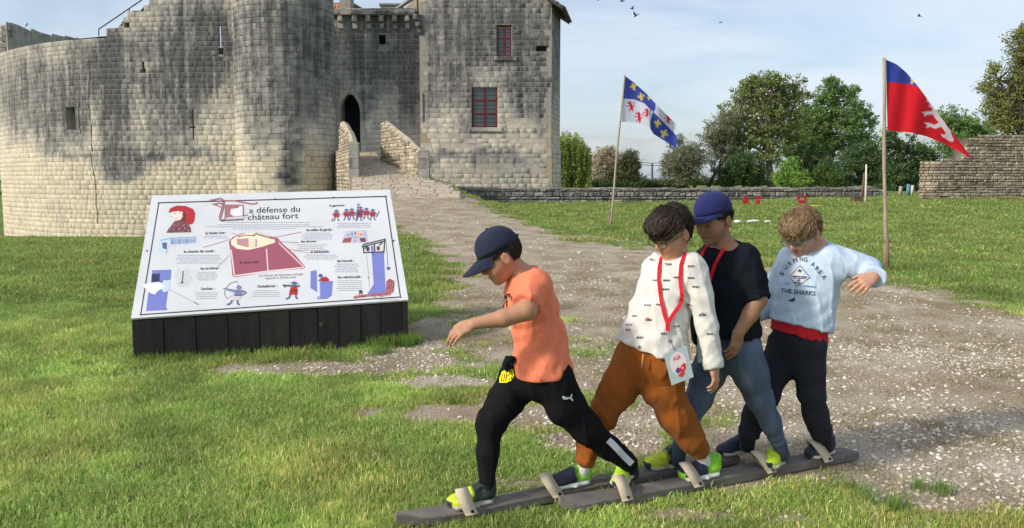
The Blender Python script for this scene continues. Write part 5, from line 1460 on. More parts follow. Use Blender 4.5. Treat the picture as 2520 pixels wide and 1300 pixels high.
M_LENS = mat("spectacle_lens", (.9, .93, .95), .05, spec=.5)
_nt = M_LENS.node_tree; _t = _nt.nodes.new('ShaderNodeBsdfTransparent'); _mx = _nt.nodes.new('ShaderNodeMixShader'); _mx.inputs[0].default_value = .22
_gl = _nt.nodes.new('ShaderNodeBsdfGlossy'); _gl.inputs['Roughness'].default_value = .04
_nt.links.new(_t.outputs[0], _mx.inputs[1]); _nt.links.new(_gl.outputs[0], _mx.inputs[2]); _nt.links.new(_mx.outputs[0], _nt.nodes['Material Output'].inputs['Surface'])
M_INK = mat("garment_print", rough=.8, attr=True, spec=.15)
M_RIBBON = mat("woven_ribbon", srgb(205, 24, 44), .7, noise=(120, .12), bump=(300, .3, .001))
M_CARD = mat("laminated_card", rough=.35, attr=True, spec=.45)

SKI_A0, SKI_A1 = np.array([-.48, 2.962]), np.array([1.14, 3.715]); SKI_B0, SKI_B1 = np.array([.205, 3.12]), np.array([1.775, 3.775]); SKI_Z = .046
def ski_pt(which, u, z=SKI_Z):
    a, b = (SKI_A0, SKI_A1) if which == 'A' else (SKI_B0, SKI_B1); lo, hi = -.3, 1.3
    for _ in range(50):
        t = (lo + hi) / 2; q = a + (b - a) * t
        if proj(np.array([q[0], q[1], z]))[0] < u: lo = t
        else: hi = t
    return np.array([q[0], q[1], z])
HEADING = nrm([-1.60, -.70, 0])
class Boy:
    def __init__(self, D): self.D = D
    def J(self, u, v, dd=0.0): return P(u, v, self.D + dd)
    def r(self, px, dd=0.0): return px * (self.D + dd) / FPX
    def S(self, a, b, k=None):
        q = Seg(self.J(*a[:3]), self.J(*b[:3]), self.r(a[3], a[2]), self.r(b[3], b[2])); return q if k is None else (q, 'u', k)
    def T(self, a, b, lat): return Seg(self.J(*a[:3]), self.J(*b[:3]), (self.r(a[3]), self.r(a[4])), (self.r(b[3]), self.r(b[4])), lat)
    def chain(self, nodes, k=.02): return [self.S(a, b, k) for a, b in zip(nodes[:-1], nodes[1:])]
    def trunk(self, nodes, lat, k=.03): return [(self.T(a, b, lat), 'u', k) for a, b in zip(nodes[:-1], nodes[1:])]
    def cut(self, u, v, dd, n, k=.006): return (Cut(self.J(u, v, dd), n), 'i', k)
    def limbdir(self, a, b): return nrm(self.J(*b[:3]) - self.J(*a[:3]))
def folds(lst, amp=.0035, seed=1):
    """soft cloth folds: general crumple plus creases (centre, reach, across-direction, spacing, depth)"""
    def f(p):
        w = ripple(p, 34.0, seed) * amp * .45
        q_ = p * np.array([1.0, 1.0, .62]); w = w + amp * 1.5 * ((1 - np.minimum(np.abs(ripple(q_, 15.0, seed + 1)), 1)) ** 5 - .15) + amp * .8 * ((1 - np.minimum(np.abs(ripple(q_, 29.0, seed + 4)), 1)) ** 5 - .15)
        for (c, R_, d, sp, a) in lst:
            q = p - c; e = np.exp(-(q * q).sum(1) / (R_ * R_)); ph = (q @ d) / sp * 6.283 + 1.6 * ripple(p, 16.0, seed + 2)
            w = w + a * e * (.45 * np.sin(ph) + .9 * (1 - 1.57 * np.abs(np.sin(ph * .5))))
        return w
    return f
def slim(nodes, f=.62): return [tuple(list(n[:3]) + [x * f for x in n[3:]]) for n in nodes]
def person(name, label, B, H, skin, trunk_n, lat, arms, legs, hands, mouth=0.0, hairc=(.02, .013, .01), neck=None):
    foot = B.J(*legs[0][-1][:3]); 
    F_ = Field(); F_.kg = .012
    F_.group(H.prims(mouth), .012)
    F_.group([(Seg(H.w(0, -.030, -.050), B.J(*neck[:3]), .042 * H.k, B.r(neck[3] * .86)), 'u', .014)] + B.trunk(slim(trunk_n, .72), lat), .02)
    for a in arms: F_.group(B.chain(a, .012), .012)
    for l in legs: F_.group(B.chain(slim(l, .62), .02), .02)
    for h in hands: F_.group(h, .006)
    V, Q = mesh_field(F_, .0042)
    C = H.skin_colours(V, skin, hair=hairc)
    kn = np.zeros(len(V))
    o = mesh_obj(name, V, Q, M_SKIN, None, smooth=True, col=C)
    tag(o, label, "person", "boys walking on the team skis"); WORLD_OF[o.name] = Matrix.Identity(4)
    return o

def socks(parent, pairs, colr, r=20):
    for a, c in pairs: MB().tube([b.J(*a), b.J(*[(x + y) / 2 for x, y in zip(a, c)]), b.J(*c)], b.r(r), 12).build("sock", M_CLOTH, parent, True, colr)
# ============ boy in the orange T-shirt
b = Boy(3.20); H = Head(b.J(1229, 626, -.02), (-.86, -.13, -.49), roll=.02, k=.965); lat = (.35, -.93, 0)
tr = [(1334, 910, 0, 86, 74), (1327, 830, 0, 71, 61), (1306, 752, 0, 72, 60), (1297, 706, 0, 76, 47), (1290, 674, 0, 45, 30)]
armL = [(1322, 706, -.10, 29), (1295, 765, -.20, 25), (1240, 783, -.215, 22), (1166, 797, -.22, 14)]
armR = [(1300, 712, .10, 26), (1322, 790, .15, 22), (1312, 830, .13, 19), (1300, 870, .10, 14)]
legR = [(1288, 922, .045, 58), (1243, 988, .03, 44), (1208, 1042, .0, 36), (1200, 1115, -.04, 26), (1198, 1182, -.07, 21)]
legL = [(1360, 930, -.045, 54), (1390, 998, -.04, 46), (1444, 1056, -.02, 37), (1500, 1102, .03, 29), (1545, 1138, .08, 23)]
hd = [hand_prims(b.J(1162, 798, -.22), nrm(b.J(1105, 828, -.24) - b.J(1162, 798, -.22)), (-.25, -.55, .8), 1.16, 1, (.42, .34, .30, .28)),
      hand_prims(b.J(1300, 872, .10), (-.3, -.1, -1), (0, .9, .1), 1.0, -1)]
boy1 = person("person", "boy in an orange T-shirt, black track trousers and navy cap striding first", b, H, (.42, .215, .132), tr, lat, [armL, armR], [legR, legL], hd, neck=(1290, 690, 0, 31))
F1 = Field(); F1.kg = .02
F1.group(b.trunk(tr, lat), .03)
F1.group(b.chain([(1320, 703, -.09, 41), (1296, 748, -.165, 37), (1286, 772, -.20, 36)], .02) + [b.cut(1291, 753, -.17, nrm(b.J(1290, 768, -.21) - b.J(1322, 706, -.10)))], .02)
F1.group(b.chain([(1300, 708, .09, 38), (1314, 752, .13, 33)], .02), .02)
F1.cut(b.J(1335, 921), (.06, 0, -1), .008); F1.groups[0].append((Cut(b.J(1286, 671), (-.42, -.05, .9)), 'i', .01))
F1.group([(Torus(b.J(1287, 675), (-.42, -.05, .9), b.r(33), .0065), 'u', .004)], .004)
F1.disp = folds([(b.J(1330, 860), .16, nrm([.8, .2, -.6]), .075, .007), (b.J(1310, 790), .10, nrm([.5, .2, -.85]), .05, .006), (b.J(1350, 800), .10, nrm([.95, 0, .3]), .07, .005), (b.J(1300, 740, -.12), .06, nrm([.6, .3, -.7]), .035, .004)], .004, 2)
shirt1 = field_obj("t_shirt", F1, M_CLOTH, boy1, .0055, (.74, .205, .115))
T1 = Field(); T1.kg = .03
T1.group(b.trunk([(1326, 880, 0, 56, 50), (1326, 905, 0, 62, 58), (1328, 928, 0, 66, 60)], lat), .03); T1.group(b.chain(legR, .03), .03); T1.group(b.chain(legL, .03), .03)
T1.disp = folds([(b.J(1215, 1040), .09, nrm([.7, .3, 1]), .06, .004), (b.J(1200, 1130), .10, nrm([.8, .3, .8]), .06, .0035), (b.J(1450, 1055), .09, nrm([.6, 0, .8]), .05, .005), (b.J(1310, 960), .10, nrm([1, 0, .5]), .05, .005), (b.J(1535, 1135), .07, nrm([.9, .2, .3]), .045, .003)], .004, 4)
trs1 = field_obj("track_trousers", T1, M_DARK_CLOTH, boy1, .0055, (.0085, .0085, .0105))
def track(pts, w):
    out = []
    for a, c in zip(pts[:-1], pts[1:]):
        dx, dy = c[0] - a[0], c[1] - a[1]; l = math.hypot(dx, dy); n_ = (-dy / l * w, dx / l * w); out.append([(a[0]+n_[0], a[1]+n_[1]), (c[0]+n_[0], c[1]+n_[1]), (c[0]-n_[0], c[1]-n_[1]), (a[0]-n_[0], a[1]-n_[1])])
    return out
WHT = (.62, .63, .68)
decal("leg_stripe", T1, [(q, WHT) for q in track([(1497, 1083), (1510, 1095), (1523, 1109), (1535, 1122), (1547, 1134), (1556, 1142)], 8)], M_INK, trs1, 2.8, .007)
cat = [([(1384, 975), (1390, 976), (1397, 978), (1397, 983), (1391, 984), (1385, 982)], WHT)] + [(q, WHT) for q in track([(1396, 980), (1402, 980), (1406, 977)], 2.2) + track([(1406, 977), (1407, 970)], 1.6) + track([(1404, 980), (1410, 986)], 1.8)]
decal("trouser_logo", T1, cat, M_INK, trs1, 2.9)
YEL = srgb(235, 215, 30); BLK = (.01, .01, .012)
bd = [([(1228, 914), (1240, 908), (1256, 909), (1258, 922), (1250, 936), (1236, 943), (1222, 941), (1221, 930)], YEL)]
for q in ([(1229, 920), (1225, 937), (1231, 938), (1234, 921), (1229, 920)], [(1236, 938), (1240, 915), (1246, 914), (1244, 924), (1239, 926)], [(1254, 913), (1249, 914), (1248, 921), (1253, 923), (1250, 932), (1245, 934)]): bd += [(w_, BLK) for w_ in track(q, .8)]
bd = [([(u + 8, v) for u, v in pts], c) for pts, c in bd]
def fill_px(poly, step=3.0):
    us = np.arange(min(a for a, _ in poly), max(a for a, _ in poly), step); vs = np.arange(min(c for _, c in poly), max(c for _, c in poly), step); out = []
    for u in us:
        for v in vs:
            if in_poly(np.array([u + step / 2]), np.array([v + step / 2]), poly)[0]: out.append([(u, v), (u + step, v), (u + step, v + step), (u, v + step)])
    return out
bg = decal("club_badge", T1, [(w_, YEL) for w_ in fill_px(bd[0][0], 2.0)], M_INK, trs1, 2.8, .005); decal("badge_lines", T1, bd[1:], M_INK, bg, 2.8, .0065)
# chest print: dark wavy figure, pale and blue blocks
ch = [(q, BLK) for q in track([(1240, 755), (1246, 746), (1243, 735), (1247, 727), (1256, 727)], 4) + track([(1258, 768), (1274, 778), (1300, 783), (1316, 778)], 2.4)] + [([(1237, 752), (1246, 742), (1249, 752), (1246, 762), (1238, 762)], BLK), ([(1300, 768), (1316, 764), (1315, 772), (1298, 776)], (.55, .42, .30)), ([(1259, 792), (1266, 790), (1268, 806), (1262, 810)], srgb(50, 70, 170)), ([(1252, 796), (1258, 794), (1260, 812), (1255, 814)], (.6, .55, .4)), ([(1247, 727), (1256, 727), (1262, 742), (1259, 743), (1253, 731), (1247, 731)], (.3, .1, .08))]
decal("shirt_print", F1, ch, M_INK, shirt1, 2.85)
MB().tube([b.J(1266, 886, -.06), b.J(1249, 884, -.05), b.J(1244, 898, -.05), b.J(1252, 912, -.05)], [b.r(9), b.r(10), b.r(10), b.r(8)], 10).build("pocket", M_CLOTH, trs1, True, (.0085, .0085, .0105))
cap1 = cap_obj(H, boy1, M_CLOTH, (.020, .025, .050), .098, .040)
cl = MB(); cl.box(H.w(.016, .0985, .052), (.004, .005, .018), H.M.T); cl.build("cap_emblem", M_INK, cap1, col=(.7, .7, .72))
hair_obj(H, boy1, M_HAIR, (.020, .012, .009), 700, lambda p: np.array([0, -.3, -1.0]), lambda p: .04, lambda q: (q[:, 2] < .038) & ((q[:, 1] < -.012) & (q[:, 2] > -.062) | (q[:, 1] < .058) & (q[:, 2] > -.004) | (q[:, 1] < .07) & (q[:, 2] > .012)) & ~((np.abs(q[:, 1] + .01) < .024) & (q[:, 2] < .006)), base_r=(.0765, .0985, .088), lift=.004)

# shoe colours
class ShoeCol:
    def __init__(self, toe, heel, side, sole, lace, split=.115): self.a = (toe, heel, side, sole, split); self.lace = np.array(lace, float)
    def __call__(self, q, V):
        toe, heel, side, sole, sp = [np.array(x, float) if isinstance(x, tuple) else x for x in self.a]
        n = vnoise(V * 60, 3); x, y, z = q[:, 0], q[:, 1], q[:, 2]; t = sstep(sp - .012, sp + .012, x + (n - .5) * .02)[:, None]
        c = heel * (1 - t) + toe * t; m = ((z < .05) & (x > .03) & (x < sp) & (np.sin(x * 120 + z * 130) > .1))[:, None]; c = np.where(m, side, c)
        c = np.where((z < .024)[:, None], sole, c); c = np.where(((z < .040) & (x > .205))[:, None], heel, c)
        return c * (.8 + .4 * n[:, None])
YG = (.55, .66, .035); DKG = (.022, .035, .030); NV = (.014, .018, .036); GRN = (.22, .55, .03)
SC1 = ShoeCol(YG, DKG, (.04, .07, .04), (.34, .33, .29), (.03, .04, .03)); SC1b = ShoeCol((.42, .66, .05), (.03, .04, .045), (.30, .60, .05), (.45, .46, .42), (.4, .65, .08), .05)
SC2 = ShoeCol(NV, GRN, (.30, .62, .06), (.60, .60, .56), (.05, .10, .04), .085); SC3 = ShoeCol(YG, (.018, .03, .035), (.05, .08, .05), (.40, .40, .36), (.35, .6, .05))
SC4 = ShoeCol((.020, .024, .045), (.018, .02, .034), (.45, .06, .05), (.50, .42, .36), (.55, .10, .09), .05)
def flat_shoe(which, u, parent, sc, yaw=0.0, L=.225, z=SKI_Z, **kw):
    L = L * 1.05; kw.setdefault('w', 1.12)
    c = ski_pt(which, u, z + .002); h = np.array([HEADING[0] * math.cos(yaw) - HEADING[1] * math.sin(yaw), HEADING[0] * math.sin(yaw) + HEADING[1] * math.cos(yaw), 0])
    return shoe_obj(c - h * L * .46, c + h * L * .54, parent, sc, **kw)
flat_shoe('A', 1164, boy1, SC1, 0.0, .222)
shoe_obj((.556, 3.41, .092), (.463, 3.215, .062), boy1, SC1b, up=(0, 0, 1))
socks(boy1, [((1198, 1175, -.07), (1200, 1222, -.075)), ((1545, 1138, .08), (1556, 1165, .16))], (.012, .013, .016), 19)

# ============ boy in the white long-sleeved shirt
b = Boy(3.36); H = Head(b.J(1650, 566, -.03), (-.76, -.42, -.47), roll=-.06, k=.985); lat = (.66, -.75, 0)
tr = [(1606, 856, 0, 96, 80), (1622, 775, 0, 76, 64), (1640, 705, 0, 69, 55), (1656, 658, 0, 64, 42), (1663, 628, 0, 36, 28)]
armL = [(1704, 664, -.07, 28), (1738, 795, -.11, 21), (1757, 905, -.14, 14)]; armR = [(1612, 664, .08, 26), (1600, 770, .14, 22), (1588, 845, .12, 14)]
legR = [(1566, 893, .05, 57), (1524, 955, .03, 46), (1478, 1028, .0, 34), (1452, 1085, -.03, 32), (1441, 1128, -.05, 25)]; legL = [(1632, 900, -.05, 56), (1632, 955, -.04, 49), (1664, 1022, -.03, 41), (1699, 1078, .0, 33), (1720, 1104, .03, 28)]
hd = [hand_prims(b.J(1757, 908, -.14), nrm(b.J(1763, 945, -.15) - b.J(1757, 906, -.14)), (.75, -.6, .1), 1.0, -1, (.30, .35, .4, .45), .25), hand_prims(b.J(1588, 845, .12), (-.2, -.2, -1), (-.9, .2, 0), 1.0, 1)]
boy2 = person("person", "boy in a white printed long-sleeved shirt, rust orange trousers, glasses and red lanyard", b, H, (.47, .255, .165), tr, lat, [armL, armR], [legR, legL], hd, .0, (.02, .012, .008), neck=(1663, 645, 0, 29))
F2 = Field(); F2.kg = .018
F2.group(b.trunk(tr, lat) + [b.cut(1608, 866, 0, (-.30, -.06, -.95), .008)], .03)
F2.group(b.chain([(1700, 658, -.06, 38), (1722, 730, -.09, 33), (1739, 800, -.115, 28), (1755, 893, -.138, 22), (1760, 920, -.14, 22)], .02) + [b.cut(1757, 906, -.14, nrm(b.J(1757, 905, -.14) - b.J(1738, 795, -.11)))], .02)
F2.group(b.chain([(1614, 660, .07, 35), (1600, 770, .14, 28), (1588, 838, .12, 22)], .02), .02)
F2.groups[0].append((Cut(b.J(1661, 631), (-.25, -.2, .95)), 'i', .01))
F2.group([(Torus(b.J(1662, 633), (-.25, -.2, .95), b.r(31), .0065), 'u', .004)], .004)
F2.disp = folds([(b.J(1600, 800), .16, nrm([.75, 0, -.65]), .08, .006), (b.J(1660, 820), .10, nrm([.2, 0, 1]), .045, .007), (b.J(1690, 740, -.08), .07, nrm([.6, 0, .8]), .04, .006), (b.J(1740, 800, -.12), .06, nrm([-.8, .2, .8]), .045, .0035), (b.J(1752, 880, -.14), .05, nrm([-.6, .2, 1]), .035, .0022)], .0045, 12)
shirt2 = field_obj("long_sleeved_shirt", F2, M_CLOTH, boy2, .0055, (.64, .62, .59))
T2 = Field(); T2.kg = .03
T2.group(b.trunk([(1604, 835, 0, 66, 56), (1600, 860, 0, 72, 62), (1602, 885, 0, 76, 64)], lat), .03); T2.group(b.chain(legR, .03), .03); T2.group(b.chain(legL, .03), .03)
T2.disp = folds([(b.J(1480, 1020), .10, nrm([.8, .3, .9]), .07, .006), (b.J(1440, 1110), .07, nrm([.3, .2, 1]), .042, .006), (b.J(1675, 1010), .10, nrm([-.9, .2, .8]), .07, .005), (b.J(1712, 1095), .07, nrm([-.8, .2, .8]), .05, .004), (b.J(1590, 930), .10, nrm([1, 0, .5]), .05, .007)], .005, 14)
trs2 = field_obj("jogging_trousers", T2, M_CLOTH, boy2, .0055, (.27, .080, .013))
MB().tube([b.J(1583, 872, -.155), b.J(1581, 890, -.155), b.J(1579, 905, -.15)], .004, 6).build("drawstring", M_CLOTH, trs2, True, (.5, .25, .10))
pk = decal("pocket_flap", T2, [([(1606, 938), (1650, 932), (1652, 946), (1608, 951)], (.22, .062, .010))], M_INK, trs2, 3.0, .004)
rgp = random.Random(5); marks = []
for (u, v) in ((1607, 638), (1611, 690), (1640, 690), (1638, 712), (1574, 727), (1593, 751), (1620, 750), (1561, 778), (1594, 786), (1547, 799), (1575, 831), (1665, 803), (1634, 821), (1664, 683), (1700, 684), (1712, 706), (1698, 750), (1729, 775), (1747, 822), (1573, 855), (1545, 812), (1650, 840), (1700, 655)):
    kind = rgp.choice(['bolt', 'bar', 'tri', 'blob']); c = rgp.choice([(.05, .05, .06), (.10, .10, .13), (.28, .12, .10), (.16, .16, .19)])
    if kind == 'bolt': marks += [(q, c) for q in track([(u - 6, v + 1), (u - 1, v - 2), (u + 1, v + 2), (u + 6, v - 2)], 1.2)]
    elif kind == 'tri': marks.append(([(u - 9, v + 3), (u - 6, v - 3), (u + 9, v + 4)], c))
    elif kind == 'bar': marks += [(q, c) for q in track([(u - 8, v), (u - 3, v)], 2.2) + track([(u - 1, v), (u + 3, v)], 2.2) + track([(u + 5, v), (u + 8, v)], 2.2)]
    else: marks += [([(u + 4 * math.cos(a), v + 5 * math.sin(a)) for a in np.linspace(0, 5.5, 7)], c)]
for (u, v, txt) in ((1643, 650, "TEAM"), (1594, 787, "TEAM")): marks += text_polys(txt, (u - 8, v + 3), (17, 0), (0, -5.5), (.05, .05, .06))
for (q, c) in [(t, (.06, .06, .07)) for t in text_polys("NEVER", (1719, 781), (13, -9), (-1, -5), (.06, .06, .07))]: marks.append(q)
marks += text_polys("LAST", (1727, 782), (11, -8), (-1, -5), (.06, .06, .07))
decal("shirt_print", F2, marks, M_INK, shirt2, 2.95)
HC2 = (.030, .018, .012)
hair_obj(H, boy2, M_HAIR, HC2, 4200, lambda p: np.array([.3 if p[2] > .06 else 0, 1.0 if p[1] > -.03 else -.2, -.05 if p[1] > -.03 else -1.0]), lambda p: .062 if p[1] > .0 else .045,
         lambda q: ((q[:, 2] > .030 + .25 * np.maximum(q[:, 1] - .06, 0)) | (q[:, 1] < -.012) & (q[:, 2] > -.052) | (q[:, 1] < .060) & (q[:, 2] > .002)) & ~((np.abs(q[:, 1] - .004) < .036) & (q[:, 2] < .014) & (np.abs(q[:, 0]) > .04)) & ~((q[:, 1] > .060) & (q[:, 2] < .026)),
         thick=.0013, lift=.012, seed=3, base_r=(.0785, .1005, .0955), volume=[(0, .055, .065, .064, .052, .042), (.0, .088, .054, .050, .028, .024)])
glasses_obj(H, boy2, M_FRAME, M_LENS, (.03, .03, .04))
s2_, an = flat_shoe('A', 1404, boy2, SC2, .0, .222); flat_shoe('B', 1724, boy2, SC2, -.03, .225)
socks(boy2, [((1440, 1125, -.05), (1432, 1180, -.03)), ((1722, 1102, .03), (1740, 1160, .06))], (.62, .60, .57), 17)
# lanyard and card
def ribbon(name, fd, px, parent, y0, w, off=.005, m=M_RIBBON):
    pts = []
    for a, c in zip(px[:-1], px[1:]):
        for t in np.linspace(0, 1, 7)[:-1]: pts.append((a[0] + (c[0] - a[0]) * t, a[1] + (c[1] - a[1]) * t))
    pts.append(px[-1]); U, W = np.array(pts).T; p, d = march(fd, U, W, y0); p = p - d * off; V = []
    for i in range(len(p)):
        t = nrm(p[min(i+1, len(p)-1)] - p[max(i-1, 0)]); s = nrm(np.cross(t, d[i])); V += [p[i] + s * w / 2, p[i] - s * w / 2, p[i] - s * w / 2 - d[i] * .002, p[i] + s * w / 2 - d[i] * .002]
    F = []
    for i in range(len(p) - 1): F += [(4*i+k, 4*i+(k+1) % 4, 4*i+4+(k+1) % 4, 4*i+4+k) for k in range(4)]
    F += [(0, 1, 2, 3), (len(V)-1, len(V)-2, len(V)-3, len(V)-4)]
    return mesh_obj(name, V, F, m, parent)
lan2 = ribbon("lanyard", F2, [(1690, 618), (1683, 632), (1676, 652), (1674, 690), (1679, 730), (1673, 752), (1655, 776), (1643, 795), (1643, 815)], boy2, 2.95, .0165, .007)
ribbon("lanyard_strap", F2, [(1628, 632), (1622, 660), (1621, 690), (1627, 740), (1634, 770), (1643, 800)], lan2, 2.95, .0155, .008)
def card(corners, dpt, parent, colr, name="name_card"):
    q = [b.J(u, v, dpt) for u, v in corners]; n = nrm(np.cross(q[1] - q[0], q[3] - q[0])); n = n if n[1] < 0 else -n
    V = q + [p - n * .004 for p in q]; o = mesh_obj(name, V, [(0,1,2,3),(4,7,6,5),(0,4,5,1),(1,5,6,2),(2,6,7,3),(3,7,4,0)], M_CARD, parent, col=np.tile(np.array(colr), (8, 1)))
    def at(x, y, h=.0012): return (q[0] * (1-x) + q[1] * x) * (1-y) + (q[3] * (1-x) + q[2] * x) * y + n * h
    return o, at
cd2, at2 = card([(1633, 872), (1690, 852), (1707, 928), (1653, 949)], -.185, lan2, (.40, .50, .53))
def on_card(name, at, polys, parent):
    V = []; F = []; C = []
    for pts, c, h in polys: o = len(V); V += [at(x, y, h) for x, y in pts]; F.append(tuple(range(o, o + len(pts)))); C += [c] * len(pts)
    return mesh_obj(name, V, F, M_CARD, parent, col=np.array(C))
ov = lambda cx, cy, rx, ry, n=18: [(cx + rx * math.cos(a), cy + ry * math.sin(a)) for a in np.linspace(0, 2 * math.pi, n, endpoint=False)]
RD = srgb(214, 44, 50); pl_ = [(ov(.5, .42, .36, .36), (.72, .62, .66), .001), ([(.30, .62), (.42, .52), (.52, .58), (.50, .70), (.36, .72)], srgb(90, 60, 130), .0016), ([(.48, .60), (.60, .52), (.72, .46), (.80, .52), (.74, .66), (.62, .74), (.52, .72)], RD, .002), ([(.40, .74), (.62, .72), (.66, .80), (.50, .86), (.40, .82)], RD, .0018), ([(.58, .60), (.66, .56), (.64, .64)], (.8, .8, .82), .0024)]
on_card("card_print", at2, pl_, cd2)
fs, k_, t2_, n_ = text_mesh("AGIR", 0, 0, 1, 0, 1, None, weight=.02); mesh_obj("card_lettering", [at2(.32 + .34 * a, .30 - .12 * c, .0018) for a, c in zip(k_, t2_)], fs, M_CARD, cd2, col=np.tile(np.array(srgb(220, 50, 90)), (n_, 1)))
MB().tube([b.J(1643, 815, -.175), b.J(1650, 840, -.19), b.J(1660, 862, -.187)], .0022, 6).build("clip", M_FRAME, lan2, True, (.25, .25, .27))

# ============ boy in the black jumper and blue cap
b = Boy(3.51); H = Head(b.J(1756, 536, -.02), (-.78, -.56, -.25), roll=.04, k=.985); lat = (.66, -.75, 0)
tr = [(1792, 812, 0, 84, 72), (1790, 720, 0, 72, 58), (1786, 650, 0, 80, 48), (1782, 620, 0, 62, 38), (1777, 598, 0, 34, 27)]
armL = [(1834, 642, -.07, 27), (1864, 738, -.12, 23), (1845, 775, -.14, 20), (1816, 822, -.165, 14)]; armR = [(1736, 652, .08, 26), (1728, 750, .13, 22), (1722, 840, .12, 14)]
legL = [(1826, 858, -.05, 48), (1846, 920, -.04, 41), (1868, 980, -.02, 31), (1896, 1040, .0, 24), (1914, 1086, .03, 20)]; legR = [(1768, 858, .05, 48), (1742, 920, .04, 41), (1716, 985, .02, 31), (1690, 1045, .0, 25), (1673, 1092, -.02, 20)]
hd = [hand_prims(b.J(1816, 823, -.165), nrm(b.J(1802, 880, -.175) - b.J(1816, 823, -.165)), (.45, -.85, .1), 1.1, -1, (.30, .28, .30, .34), .1), hand_prims(b.J(1722, 840, .12), (-.1, 0, -1), (-.9, .2, 0), 1.05, 1)]
boy3 = person("person", "boy in a black jumper, blue jeans, bright blue cap and red lanyard walking third", b, H, (.31, .160, .095), tr, lat, [armL, armR], [legR, legL], hd, .004, (.012, .008, .006), neck=(1778, 610, 0, 29))
F3 = Field(); F3.kg = .018
F3.group(b.trunk(tr, lat) + [b.cut(1805, 822, 0, (-.02, 0, -1), .008)], .03)
F3.group(b.chain([(1832, 638, -.06, 38), (1850, 690, -.10, 33), (1864, 734, -.12, 29), (1862, 752, -.13, 29)], .02) + [b.cut(1866, 738, -.12, nrm(b.J(1864, 742, -.13) - b.J(1834, 642, -.07)))], .02)
F3.group(b.chain([(1738, 648, .07, 36), (1728, 750, .13, 28), (1722, 830, .12, 21)], .02), .02)
F3.groups[0].append((Cut(b.J(1777, 603), (-.25, -.3, .92)), 'i', .01))
F3.group([(Torus(b.J(1778, 605), (-.25, -.3, .92), b.r(30), .0065), 'u', .004)], .004)
F3.disp = folds([(b.J(1800, 770), .15, nrm([.8, 0, -.5]), .07, .006), (b.J(1858, 700, -.1), .06, nrm([.2, 0, 1]), .03, .006)], .004, 22)
shirt3 = field_obj("jumper", F3, M_DARK_CLOTH, boy3, .0055, (.0085, .010, .016))
T3 = Field(); T3.kg = .03
T3.group(b.trunk([(1795, 808, 0, 60, 50), (1797, 832, 0, 64, 56), (1798, 862, 0, 66, 58)], lat), .03); T3.group(b.chain(legR, .03), .03); T3.group(b.chain(legL, .03), .03)
T3.disp = folds([(b.J(1870, 985), .08, nrm([-.9, .2, .9]), .05, .0035), (b.J(1912, 1080), .06, nrm([-.5, .2, 1]), .038, .0035), (b.J(1672, 1085), .06, nrm([.5, .2, 1]), .038, .0035), (b.J(1810, 880), .09, nrm([1, 0, .4]), .045, .005)], .004, 24)
trs3 = field_obj("jeans", T3, M_DENIM, boy3, .0055, colf=lambda V: np.array([.072, .098, .150])[None] * (.75 + .55 * fbm(V * np.array([14, 14, 5]), 3, 3))[:, None])
cap3 = cap_obj(H, boy3, M_CLOTH, (.020, .024, .105), .092, .014, .080, .030, .126, True)
pt = MB(); c = H.w(0, -.108, .045); pt.tube([H.w(0, -.100, .050), H.w(0, -.120, .052), H.w(.004, -.135, .040)], [.010, .012, .004], 8); pt.build("hair_tuft", M_HAIR, boy3, True, (.012, .010, .010))
hair_obj(H, boy3, M_HAIR, (.012, .009, .008), 700, lambda p: np.array([0, -.3, -1.0]), lambda p: .04, lambda q: (q[:, 2] < .040) & ((q[:, 1] < -.012) & (q[:, 2] > -.060) | (q[:, 1] < .050) & (q[:, 2] > .000)) & ~((np.abs(q[:, 1] + .008) < .024) & (q[:, 2] < .004)), base_r=(.0765, .0985, .088), lift=.004, seed=8)
lan3 = ribbon("lanyard", F3, [(1799, 583), (1793, 598), (1775, 622), (1760, 650), (1750, 680), (1744, 700)], boy3, 3.1, .0155, .007)
ribbon("lanyard_strap", F3, [(1743, 602), (1731, 618), (1722, 640), (1716, 664)], lan3, 3.1, .0125, .008)
card([(1716, 823), (1735, 818), (1739, 888), (1718, 894)], -.16, lan3, (.42, .52, .55))
socks(boy3, [((1914, 1080, .03), (1928, 1125, .06)), ((1673, 1090, -.02), (1668, 1140, .0))], (.05, .07, .11), 18)
flat_shoe('A', 1638, boy3, SC3, .0, .225); flat_shoe('B', 1905, boy3, ShoeCol((.50, .70, .03), (.018, .026, .034), (.45, .68, .04), (.42, .42, .38), (.45, .68, .04), .06), .45, .215)

# ============ boy in the pale blue sweatshirt
b = Boy(3.65); H = Head(b.J(1972, 568, -.03), (-.68, -.45, -.52), roll=-.04, k=.975); lat = (.78, -.62, 0)
tr = [(1970, 794, 0, 78, 66), (1984, 720, 0, 72, 55), (1998, 660, 0, 74, 47), (2005, 630, 0, 60, 37), (2011, 604, 0, 34, 27)]
armL = [(2050, 642, -.06, 25), (2136, 664, -.09, 21), (2148, 684, -.21, 14)]; armR = [(1946, 648, .07, 24), (1905, 715, .12, 20), (1868, 770, .10, 13)]
legL = [(1988, 850, -.05, 45), (1990, 905, -.04, 38), (1997, 968, -.03, 31), (2008, 1018, -.01, 29), (2021, 1062, .01, 28)]; legR = [(1936, 850, .05, 45), (1912, 905, .04, 39), (1882, 968, .02, 33), (1860, 1020, .0, 30), (1842, 1064, -.02, 27)]
hd = [hand_prims(b.J(2147, 684, -.215), nrm(b.J(2112, 706, -.255) - b.J(2147, 684, -.215)) , (-.15, -.80, .55), 1.12, 1, (.40, .42, .44, .46), .3), hand_prims(b.J(1868, 770, .10), (-.6, 0, -.7), (-.5, .6, .5), 1.0, 1)]
